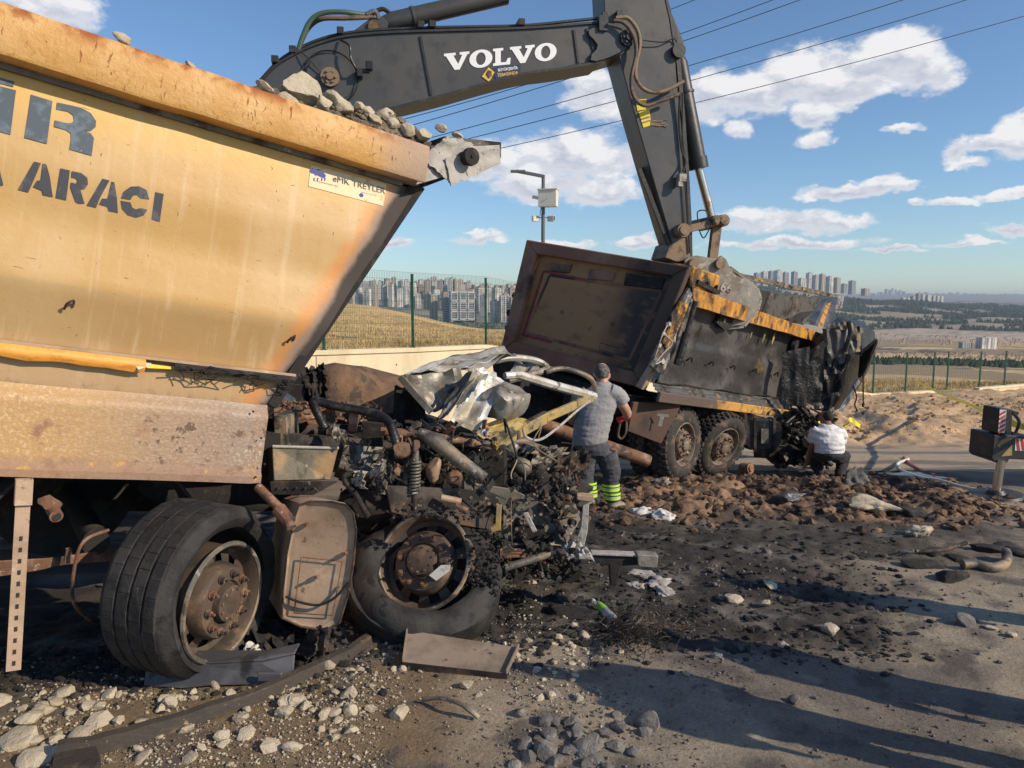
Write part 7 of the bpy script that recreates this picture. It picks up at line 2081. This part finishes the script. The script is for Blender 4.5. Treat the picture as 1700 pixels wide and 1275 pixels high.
def build_wires():
    L = [[(600, 215), (667, 199), (860, 143), (926, 130), (1127, 53), (1280, 0), (1400, -45)], [(600, 230), (707, 202), (860, 157), (1003, 113), (1134, 67), (1280, 16), (1328, 0), (1450, -45)],
         [(600, 258), (767, 215), (860, 190), (1010, 150), (1140, 109), (1280, 68), (1495, 0), (1640, -45)], [(600, 272), (802, 226), (860, 210), (1018, 169), (1145, 134), (1240, 107), (1600, 0), (1750, -45)],
         [(600, 294), (833, 248), (1032, 201), (1150, 171), (1240, 149), (1700, 25), (1850, -15)], [(1000, 58), (1115, 14), (1155, 0), (1260, -45)]]
    names = ('topmost of the long power lines left of the excavator stick', 'second power line from the top, passing over the boom tip', 'third power line, crossing the left end of the big cloud', 'fourth power line, crossing the middle of the big cloud', 'lowest power line, running to the right edge of the sky', 'short power line at the very top right of the stick')
    for k, (pp, nm) in enumerate(zip(L, names)):
        # fit one even sag so the wire hangs as a smooth curve
        xs = np.array([p[0] for p in pp], float); ys = np.array([p[1] for p in pp], float); co = np.polyfit(xs, ys, 2)
        x0, x1 = xs[0] - 500, xs[-1] + 300
        m = MB(); pts = [P(x, float(np.polyval(co, x)), 46 + .004 * (x - 600) + k) for x in np.linspace(x0, x1, 40)]
        b = pts[0].copy(); m.tube([p - b for p in pts], .024, 5); o = m.build('power_line', 'hose_black', None, 60, label=nm, cat='power line', group='power lines across the sky'); o.location = b


def build_tape():
    def rib(name, pts, w, lab):
        m = MB(); q = spline([P(*p) for p in pts], 8); b = q[0].copy(); vs = []
        for i, p in enumerate(q):
            tw = .5 * math.sin(i * .5); e = Vector((0, math.sin(tw), math.cos(tw))) * w / 2; vs += [p - b + e, p - b - e]
        m.add(vs, [(2 * i, 2 * i + 1, 2 * i + 3, 2 * i + 2) for i in range(len(q) - 1)]); o = m.build(name, 'tape_yellow', None, 0, label=lab, cat='barrier tape'); o.location = b
        so = o.modifiers.new('thickness', 'SOLIDIFY'); so.thickness = .004
    rib('barrier_tape', [(1521, 633, 34), (1560, 652, 27), (1606, 670, 20), (1656, 693, 13), (1690, 706, 10.2), (1760, 724, 9)], .09, 'yellow barrier tape stretched across the earth bank to the crane')
    rib('barrier_tape', [(1338, 686, 14.5), (1352, 694, 14.2), (1362, 700, 14.4)], .09, 'short yellow tape end under the crushed cab')
    rib('barrier_tape', [(1396, 716, 15), (1404, 706, 15), (1412, 697, 15), (1420, 702, 15.2), (1428, 708, 15.6)], .1, 'yellow tape lying crumpled on the bank above the crouching man')


# ---------------------------------------------------------------- things lying about
def ground_obj(px, py): return on_ground(px, py)


def flat_piece(name, pts, mat, lab, cat, th=.012, lift=.01, bev=.003, heights=None):
    q = []
    for i, (x, y) in enumerate(pts):
        h = heights[i] if heights else lift
        # point above the ground under this pixel
        p = on_ground(x, y, h); q.append(p)
    b = sum(q, Vector()) / len(q); m = MB(); n = Vector((0, 0, 1))
    m.prism([p - b for p in q], -th, n); o = m.build(name, mat, None, 0, bevel=bev, label=lab, cat=cat); o.location = b; return o, b


def build_debris():
    # long scorched strip, bent like a bow, standing on edge
    path = [(96, 1262), (160, 1248), (250, 1222), (340, 1192), (430, 1160), (520, 1118), (580, 1088), (619, 1064)]
    q = spline([on_ground(x, y + 8) for x, y in path], 6); b = q[0].copy(); n = len(q); vs = []
    for i, p in enumerate(q):
        t = i / (n - 1); h = .085 - .035 * t; d = (q[min(i + 1, n - 1)] - q[max(i - 1, 0)]).normalized(); s = d.cross(Vector((0, 0, 1))).normalized(); wv = .01 * noise.noise(Vector((t * 12, 0, 0)))
        for a, z in ((0, 0), (-.012, h), (-.05, h + .008), (-.056, h), (-.02, h - .014), (-.012, 0)): vs.append(p - b - s * (-a) + Vector((0, 0, z + wv + .006)))
    m = MB(); k = 6; m.add(vs, [(i * k + j, i * k + (j + 1) % k, (i + 1) * k + (j + 1) % k, (i + 1) * k + j) for i in range(n - 1) for j in range(k)] + [tuple(range(k)), tuple((n - 1) * k + j for j in range(k))])
    o = m.build('bumper_strip', 'burnt_strip', None, 30, label='long bent scorched strip lying across the stones at lower left', cat='metal strip'); o.location = b
    o, b = flat_piece('strip_end', [(90, 1248), (160, 1238), (168, 1262), (150, 1285), (84, 1285)], 'burnt_strip', 'broken end of the long scorched strip at the bottom left', 'metal strip', .03, .06)
    # grey-black plastic trim
    r = root('plastic_trim', Matrix.Translation(on_ground(300, 1140)), 'grey-black plastic trim lying in front of the left wheel', 'plastic trim'); bb = r.location.copy()
    m = MB(); h = [(238, 1143), (300, 1146), (345, 1144), (430, 1140), (486, 1132)]; lo = [on_ground(x, y) - bb + Vector((0, 0, .012)) for x, y in h]; up = [p + Vector((.0, .05, .115 + .015 * math.sin(i * 2))) for i, p in enumerate(lo)]
    m.prism(lo + up[::-1], .02, (0, 1, 0)); m.build('face', 'black_plastic', r, 0, bevel=.006)
    m = MB(); q = [p + Vector((0, .01, 0)) for p in up] + [p + Vector((0, .12, .01)) for p in up[::-1]]; m.prism(q, .012, (0, 0, 1)); m.build('top', 'black_plastic', r, 0, bevel=.004)
    m = MB(); a = lo[3] + Vector((0, -.012, .03)); m.box(a + Vector((.07, 0, .025)), (.14, .02, .05)); m.build('clip', 'black_plastic', r, 0, bevel=.004)
    # tan tray
    r = root('metal_tray', Matrix.Translation(on_ground(760, 1110)), 'tan scorched metal tray lying in front of the collapsed wheel', 'metal tray'); bb = r.location.copy()
    c = [on_ground(668, 1112) - bb, on_ground(842, 1128) - bb, on_ground(862, 1096) - bb, on_ground(676, 1074) - bb]
    up = Vector((0, 0, .05)); m = MB(); m.prism([c[0] + up, c[1] + up * .7, c[2] + up * 1.8, c[3] + up * 2.0], -.008, (0, 0, 1)); m.build('bottom', 'tray_tan', r, 0, bevel=.002)
    m = MB(); m.prism([c[0] + up, c[1] + up * .7, c[1] - up * .1, c[0] + up * .1], .008, (0, 1, 0)); m.build('front_lip', 'burnt_steel', r, 0)
    m = MB(); m.prism([c[0] + up, c[0] + up * 1.5, c[3] + up * 2.6, c[3] + up * 2.0], .008, (1, 0, 0)); m.prism([c[1] + up * .7, c[1] + up * 1.2, c[2] + up * 2.3, c[2] + up * 1.8], -.008, (1, 0, 0)); m.build('side_lips', 'tray_tan', r, 0)
    # pale curved strip
    m = MB(); q = [on_ground(x, y, .02 + dz) for x, y, dz in ((700, 1162, 0), (730, 1160, .03), (760, 1168, .05), (782, 1180, .03), (794, 1190, 0))]; b = q[0].copy(); m.tube([p - b for p in spline(q, 5)], [.006] + [.012] * 12 + [.016] * 8, 6)
    o = m.build('curved_strip', 'dull_sheet', None, 60, label='thin pale curved strip on the dirt below the tray', cat='metal strip'); o.location = b
    # crumpled things near the wheels
    def crum(name, mat, lab, cat, pts, amp, seed, h=.02, n=12, fold=2.4, hh=None):
        q = [on_ground(x, y, (hh[i] if hh else h)) for i, (x, y) in enumerate(pts)]; b = sum(q, Vector()) / 4; m = MB(); crumple(m, *[p - b for p in q], amp, seed, n, .005, fold, .03)
        o = m.build(name, mat, None, 30, label=lab, cat=cat); o.location = b; return o
    crum('white_leaflet', 'paper', 'crumpled white paper with print between wheel and strip', 'paper', [(384, 1098), (404, 1104), (440, 1072), (415, 1064)], .03, 3, hh=[.02, .02, .1, .1])
    crum('burnt_sheet', 'burnt_steel', 'folded scorched sheet below the fuel tank', 'metal sheet', [(400, 1082), (520, 1092), (560, 1050), (430, 1040)], .1, 5, .05)
    crum('burnt_sheet', 'soot', 'black crumpled skin under the fuel tank, left part', 'metal sheet', [(396, 1062), (470, 1075), (500, 1040), (410, 1030)], .1, 7, .09)
    crum('burnt_sheet', 'burnt_steel', 'upright torn scrap right of the fuel tank foot', 'metal sheet', [(520, 1100), (580, 1092), (572, 1040), (530, 1042)], .08, 9, hh=[.02, .02, .2, .22])
    m = MB(); c = on_ground(545, 1105, .03); m.rock((0, 0, 0), (.045, .035, .03), 5, None, 2); o = m.build('pale_clod', 'rock_pale', None, 30, label='small pale block beside the long strip', cat='stone'); o.location = c
    # white foam mounds
    def mound(name, mat, lab, cat, px, py, rx, ry, rz, seed, dz=0):
        c = on_ground(px, py, dz); m = MB(); m.rock((0, 0, 0), (rx, ry, rz), seed, None, 4)
        m.v = [tuple(Vector(v) * (1 + .35 * fbm(Vector(v) * (2.2 / max(rx, .05)) + Vector((seed, 0, 0)), 4))) for v in m.v]
        o = m.build(name, mat, None, 60, label=lab, cat=cat); o.location = c; return o
    mound('white_bag', 'paper', 'crumpled white bag on the wet road right of the standing man', 'bag', 1066, 856, .17, .12, .09, 3, .02)
    mound('white_bag', 'paper', 'smaller white bag touching the larger one, nearer the soil', 'bag', 1100, 854, .14, .10, .08, 5, .02)
    for px, py, rx, rz, sd in ((1066, 948, .13, .035, 1), (1092, 962, .14, .03, 2), (1104, 978, .10, .03, 3), (1056, 966, .08, .025, 4)):
        mound('ash_heap', 'ash_white', 'pale ash heap below the bumper beam end', 'ash', px, py + 6, rx, .1, rz, sd)['group'] = 'pale ash below the bumper beam'
    mound('ash_pile', 'soot', 'dark pile of burnt wool and ash right of the bottle', 'ash', 1062, 1046, .27, .2, .10, 12)
    mound('ash_pile', 'soot', 'low black ash pile left of the bottle', 'ash', 965, 1020, .3, .2, .07, 14)
    mound('ash_pile', 'soot', 'thin tail of the dark ash pile to its lower right', 'ash', 1150, 1072, .3, .14, .045, 16)
    m = MB(); rg = random.Random(4)
    for _ in range(420):
        px = rg.gauss(1062, 45); py = rg.gauss(1044, 16); c = on_ground(px, py, .02 + .12 * math.exp(-((px - 1062) / 40) ** 2)); d = Vector((rg.gauss(0, 1), rg.gauss(0, 1), rg.gauss(.2, .5))).normalized() * rg.uniform(.03, .09)
        m.tube([c - d, c + Vector((0, 0, .012)), c + d * .8], .0022, 3)
    m.build('burnt_fibres', 'burnt_steel', None, 0, label='tangle of grey burnt fibres on the ash pile by the bottle', kind='stuff')
    # bottle with green label
    a, b = on_ground(985, 1000, .035), on_ground(1020, 1028, .035); r = root('plastic_bottle', Matrix.Translation(a), 'squashed clear plastic bottle with green label on the ash', 'bottle'); d = b - a
    m = MB(); m.lathe([(.001, 0), (.012, 0), (.012, .03), (.016, .05), (.034, .09), (.034, d.length * .95), (.03, d.length), (.001, d.length)], (0, 0, 0), d, 18); m.build('bottle_body', 'clear_plastic', r, 50)
    m = MB(); m.lathe([(.0345, d.length * .3), (.036, d.length * .32), (.036, d.length * .55), (.0345, d.length * .57)], (0, 0, 0), d, 18); m.build('bottle_label', 'label_green', r)
    m = MB(); m.cyl(-d.normalized() * .012, d.normalized() * .014, .016, seg=14); m.build('bottle_cap', 'paper', r)
    # exhaust elbow at right
    def lying_tube(name, pts, rad, mat, lab, cat, seg=12):
        q = [on_ground(x, y, rad + dz) for x, y, dz in pts]; b = q[0].copy(); m = MB(); m.curve([p - b for p in q], rad, seg, 6); o = m.build(name, mat, None, 50, label=lab, cat=cat); o.location = b; return o
    lying_tube('exhaust_pipe', [(1598, 938, 0), (1620, 938, 0), (1645, 942, 0), (1664, 938, .01), (1672, 928, .02), (1670, 918, .02)], .042, 'grey_steel', 'fat grey exhaust elbow lying on the road at the right', 'pipe')
    lying_tube('thin_pipe', [(1520, 920, 0), (1560, 916, .02), (1604, 902, .04)], .02, 'burnt_steel', 'thin dark pipe left of the exhaust elbow', 'pipe')
    lying_tube('road_hose', [(992, 866, 0), (1010, 876, 0), (1035, 884, 0), (1060, 894, 0)], .012, 'hose_black', 'thin black hose on the wet road below the man in grey', 'hose', 7)
    lying_tube('fire_hose', [(1508, 762, 0), (1490, 770, 0), (1496, 782, 0), (1530, 792, 0), (1560, 800, 0), (1610, 812, 0), (1650, 816, 0)], .03, 'paper', 'pale fire hose winding over the road behind the soil heap', 'hose', 8)
    lying_tube('fire_hose', [(1500, 758, 0), (1512, 770, 0), (1530, 780, 0), (1552, 790, 0)], .022, 'crane_red', 'thin reddish hose beside the pale fire hose', 'hose', 8)
    lying_tube('drain_pipe', [(1020, 1026, .01), (1040, 1030, .03), (1052, 1044, .0)], .006, 'ash_white', 'thin white curl of wire on the ash pile', 'wire', 6)
    for px, py, sx, sd, lab in ((1555, 912, .16, 1, 'black shard left of the exhaust elbow'), (1590, 920, .14, 2, 'small black shard under the thin pipe'), (1640, 905, .2, 3, 'dark crust behind the exhaust elbow'), (1668, 900, .18, 4, 'dark crust at the right of the exhaust elbow'), (1690, 912, .16, 5, 'black lump at the right edge by the elbow'), (1530, 930, .2, 6, 'flat dark crust at the left of the shards'), (1580, 950, .22, 7, 'flat dark crust below the thin pipe')):
        m = MB(); m.rock((0, 0, 0), (sx, sx * .6, sx * .25), sd, Matrix.Rotation(sd, 3, 'Z'), 3); o = m.build('burnt_shard', 'soot', None, 20, label=lab, cat='debris'); o.location = on_ground(px, py + 6, sx * .1)
    mound('hose_coil', 'wet_black', 'dark heap of coiled hose behind the soil heap', 'hose', 1522, 793, .55, .3, .07, 22)
    mound('boulder', 'rock_grey', 'grey boulder beside the crouching man', 'stone', 1418, 798, .17, .15, .18, 24, .1)
    mound('soil_block', 'rock_pale', 'long pale block half buried in the soil heap', 'stone', 1450, 838, .3, .16, .10, 26, .08)
    mound('soil_block', 'soot', 'dark block right of the pale one in the soil heap', 'stone', 1508, 846, .22, .16, .10, 28, .08)
    mound('soil_block', 'rock_pale', 'pale stone on the near edge of the soil heap', 'stone', 1524, 882, .13, .1, .08, 30, .04)
    mound('rag', 'black_plastic', 'black rag lying in the soil heap', 'rag', 1312, 824, .22, .16, .05, 32, .08)
    mound('grease_tin', 'dull_sheet', 'small pale lump beside the rear wheel in mud', 'stone', 1098, 800, .12, .1, .06, 33, .03)
    for k, (px, py, lab) in enumerate(((905, 800, 'black glossy plastic shard left of the standing man'), (925, 792, 'glossy torn plastic shard nearest the standing man'), (880, 812, 'dull black shard at the left of the plastic heap'), (940, 812, 'bent black shard low in the plastic heap'))):
        q = on_ground(px, py + 20, .1); m = MB(); a = Vector((-.12, 0, 0)); crumple(m, a, a + Vector((.22, 0, .03)), a + Vector((.24, .1, .2)), a + Vector((.02, .08, .16)), .08, 70 + k, 9, .006, 2.5, .05); o = m.build('plastic_shard', 'soot_shiny', None, 25, label=lab, cat='debris', group='plastic shards by the wreck'); o.location = q


def build_stones():
    rg = random.Random(99)
    protos = {}
    for mt in ('rock_pale', 'rock_grey'):
        protos[mt] = []
        for k in range(9):
            m = MB(); m.rock((0, 0, 0), (1, rg.uniform(.65, .95), rg.uniform(.45, .75)), 200 + k, None, 2 if k < 5 else 1)
            me = bpy.data.meshes.new('stone'); me.from_pydata(m.v, [], m.f); me.materials.append(MATS[mt]); me.polygons.foreach_set('use_smooth', [True] * len(me.polygons)); me.set_sharp_from_angle(angle=math.radians(22)); protos[mt].append(me)

    def stone(px, py, r_px, mt, lab, grp=None, k=None):
        p = on_ground(px, py); d = (p - CAM).length; s = r_px * d / F
        o = bpy.data.objects.new('stone', protos[mt][rg.randrange(9) if k is None else k]); scene.collection.objects.link(o)
        o.location = p + Vector((0, 0, s * rg.uniform(.05, .3))); o.scale = (s, s * rg.uniform(.8, 1.1), s * rg.uniform(.75, 1.1)); o.rotation_euler = (rg.uniform(-.4, .4), rg.uniform(-.4, .4), rg.uniform(0, 6.28))
        tag(o, lab, 'stone', grp)
    named = [(30, 1232, 30, 'rock_pale', 'largest pale stone at the lower left corner'), (92, 1098 + 70, 14, 'rock_pale', 'pale stone in the gravel left of the strip end'), (50, 1200, 20, 'rock_pale', 'wedge-shaped pale stone above the corner stone'), (165, 1200, 22, 'rock_pale', 'flat pale stone between corner stone and strip'),
             (60, 1262, 24, 'rock_pale', 'big pale stone at the very bottom beside the corner stone'), (235, 1262, 16, 'rock_pale', 'pale stone under the left third of the long strip'), (135, 1228, 18, 'rock_pale', 'flat pale stone just above the strip end'), (408, 1222, 20, 'rock_pale', 'pointed pale stone below the strip middle'), (450, 1242, 20, 'rock_pale', 'round pale stone below the strip, near the bottom'), (472, 1188, 17, 'rock_pale', 'pale stone touching the strip from below'),
             (665, 1188, 20, 'rock_pale', 'knobbly pale stone in the bare dirt below the tray'), (882, 972, 12, 'rock_pale', 'square pale stone standing beside the collapsed wheel'), (752, 1062, 20, 'rock_grey', 'flat stone leaning against the tray, by the wheel'), (775, 1140, 16, 'rock_pale', 'pale stone just below the tray'),
             (895, 1160, 11, 'rock_pale', 'upright pointed stone right of the tray'), (915, 1158, 11, 'rock_pale', 'pyramid-like stone right of the pointed one'), (1075, 1204, 26, 'rock_grey', 'large grey slab lying alone in the shadow'), (1024, 1210, 13, 'rock_grey', 'small grey stone left of the lone slab'),
             (1378, 1050, 17, 'rock_pale', 'pale yellowish stone with a hollow, lone on the sunlit road'), (1360, 1042, 11, 'rock_grey', 'flat grey stone behind the hollow pale one'), (1278, 976, 14, 'rock_pale', 'blocky pale stone on the dark road, middle right'), (1270, 1008, 12, 'rock_pale', 'second blocky pale stone, just below the first on the dark road'),
             (1216, 1000, 17, 'rock_pale', 'pale flat stone left of the two blocky ones'), (1196, 994, 12, 'rock_grey', 'grey stone resting against the pale flat one'), (1272, 918, 11, 'rock_grey', 'black lump alone on the road below the soil heap'), (1300, 1072, 13, 'rock_pale', 'pale stone at the upper edge of the long shadow'),
             (1188, 1092, 13, 'rock_grey', 'grey stone at the tip of the long shadow'), (1140, 1070, 15, 'rock_grey', 'round stone at the end of the ash pile'), (1226, 1098, 10, 'rock_grey', 'small stone right of the one at the shadow tip'), (1318, 1165, 13, 'rock_grey', 'grey stone on the sunlit streak at lower right'),
             (1604, 1036, 16, 'rock_grey', 'grey flat stone, leftmost of the row at the right edge'), (1646, 1044, 10, 'rock_pale', 'pale stone in the middle of the row at the right edge'), (1678, 1056, 9, 'rock_pale', 'last pale stone of the row at the right edge'), (1140, 1122, 10, 'rock_pale', 'small pale stone inside the long shadow'),
             (905, 1252, 24, 'rock_grey', 'biggest grey slab in the cluster at the bottom'), (972, 1250, 20, 'rock_grey', 'second grey slab of the bottom cluster, to the right'), (1020, 1048, 11, 'rock_pale', 'pale stone left of the ash pile'), (970, 1058, 12, 'rock_pale', 'pale stone beneath the low black ash'), (1240, 862, 9, 'rock_grey', 'small dark stone at the near foot of the soil heap')]
    for px, py, r, mt, lab in named: stone(px, py, r * 1.02, mt, lab)
    A = 'broken stones spread over the ground'
    for n, fx, mt, lab, sz in ((95, lambda: (rg.uniform(-10, 620), 1150 + abs(rg.gauss(0, 60))), 'rock_pale', 'pale broken stone in the gravel at lower left', (4, 18)),
                           (34, lambda: (rg.uniform(560, 980), 1070 + abs(rg.gauss(0, 50))), 'rock_pale', 'pale broken stone around the tan tray', (5, 10)),
                           (42, lambda: (rg.gauss(940, 55), rg.gauss(1235, 26)), 'rock_grey', 'grey stone in the shaded cluster at the bottom', (9, 19)),
                           (24, lambda: (rg.gauss(960, 60), rg.gauss(1080, 22)), 'rock_pale', 'small pale stone below the black ash', (4, 9)),
                           (20, lambda: (rg.uniform(1000, 1690), rg.uniform(900, 1180)), 'rock_grey', 'small stray stone on the open road', (3, 6)),
                           (16, lambda: (rg.uniform(340, 640), rg.uniform(1085, 1150)), 'rock_pale', 'stone between the wheel and the long strip', (5, 11))):
        for _ in range(n):
            px, py = fx(); stone(px, min(py, 1290), rg.uniform(*sz), mt, lab, A)
    # gravel too small to count
    for nm, mt, n, spec, lab in (('gravel', 'rock_pale', 5200, ((-20, 640, 1110, 1290), (560, 1000, 1010, 1200)), 'pale gravel scattered over the dirt in front'),
                            ('dark_gravel', 'rock_grey', 2600, ((560, 1250, 940, 1150), (800, 1100, 1160, 1290)), 'grey gravel and chips across the middle ground'),
                            ('dirt_grit', 'soil_load', 6500, ((-20, 900, 1080, 1290), (900, 1690, 880, 1270)), 'brown grit and dusty fines over the whole foreground')):
        m = MB()
        for k in range(n):
            a = spec[0] if rg.random() < .7 else spec[1]
            px = rg.uniform(a[0], a[1]) + rg.gauss(0, 45); py = rg.uniform(a[2], a[3]) + rg.gauss(0, 12)
            p = on_ground(px, py)
            if fbm((p.x * 1.5, p.y * 1.5, 20), 3) < -.05 and rg.random() < .75: continue
            s = .0035 + .011 * rg.random() ** 3 * (1 + (p.y - 3.5) * .3); R3 = Matrix.Rotation(rg.uniform(0, 6.28), 3, 'Z') @ Matrix.Rotation(rg.uniform(-.5, .5), 3, 'X')
            vs = [Vector((1, 0, 0)), Vector((-.9, .2, 0)), Vector((.1, .8, .1)), Vector((0, -.85, 0)), Vector((.1, 0, .75)), Vector((0, 0, -.6))]
            vs = [p + Vector((0, 0, s * .3)) + R3 @ Vector((v.x * s * rg.uniform(.7, 1.3), v.y * s, v.z * s)) for v in vs]
            m.add(vs, [(0, 2, 4), (2, 1, 4), (1, 3, 4), (3, 0, 4), (2, 0, 5), (1, 2, 5), (3, 1, 5), (0, 3, 5)])
        m.build(nm, mt, None, 0, label=lab, kind='stuff')
    # soot crumbs over the burnt ground, and clods in the soil heap and bank
    m = MB()
    for k in range(5200):
        px, py = (rg.uniform(560, 1500), rg.uniform(860, 1110)) if k % 3 else (rg.uniform(0, 620), rg.uniform(1080, 1160))
        p = on_ground(px + rg.gauss(0, 40), py + rg.gauss(0, 10))
        if soot_w(p.x, p.y) < .2 * rg.random() and rg.random() < .8: continue
        s = .006 + .03 * rg.random() ** 3
        m.rock(p + Vector((0, 0, s * .2)), (s * rg.uniform(.8, 1.8), s, s * .6), k % 40, Matrix.Rotation(rg.uniform(0, 3), 3, 'Z'), 1) if s > .02 else m.box(p + Vector((0, 0, s * .2)), (s * 1.6, s, s * .8), Matrix.Rotation(rg.uniform(0, 3), 3, 'Z'))
    m.build('soot_crumbs', 'soot', None, 0, label='black crumbs and cinders on the burnt ground', kind='stuff')
    m = MB()
    for k in range(6500):
        X, Y = rg.uniform(.6, 6.6), rg.uniform(7.6, 12.6)
        if heap_w(X, Y) < .25 * rg.random(): continue
        s = .006 + .085 * rg.random() ** 7; m.rock((X, Y, zg(X, Y) + s * .1), (s * 1.2, s, s * .8), k % 50, Matrix.Rotation(rg.uniform(0, 3), 3, 'Z'), 1)
    m.build('mud_clods', 'soil_lump', None, 20, label='brown clods of churned mud around the sunken wheels', kind='stuff')
    m = MB()
    for k in range(3000):
        X = rg.uniform(8, 30); Y = rg.uniform(21, 34)
        if Y > wall_y(X) - .3: continue
        s = .02 + .1 * rg.random() ** 4; m.rock((X, Y, zg(X, Y) + s * .2), (s * 1.2, s, s * .8), k % 50, Matrix.Rotation(rg.uniform(0, 3), 3, 'Z'), 1)
    m.build('bank_clods', 'bank_soil', None, 20, label='dry tan clods all over the earth bank', kind='stuff')


M('bank_soil', (.42, .28, .15), .95, layers=[dict(c=(.3, .2, .11), s=5, lo=.45, hi=.6)], bump=[(25, .02)])
build_crane()
build_pole()
build_wires()
build_tape()
build_debris()
build_stones()
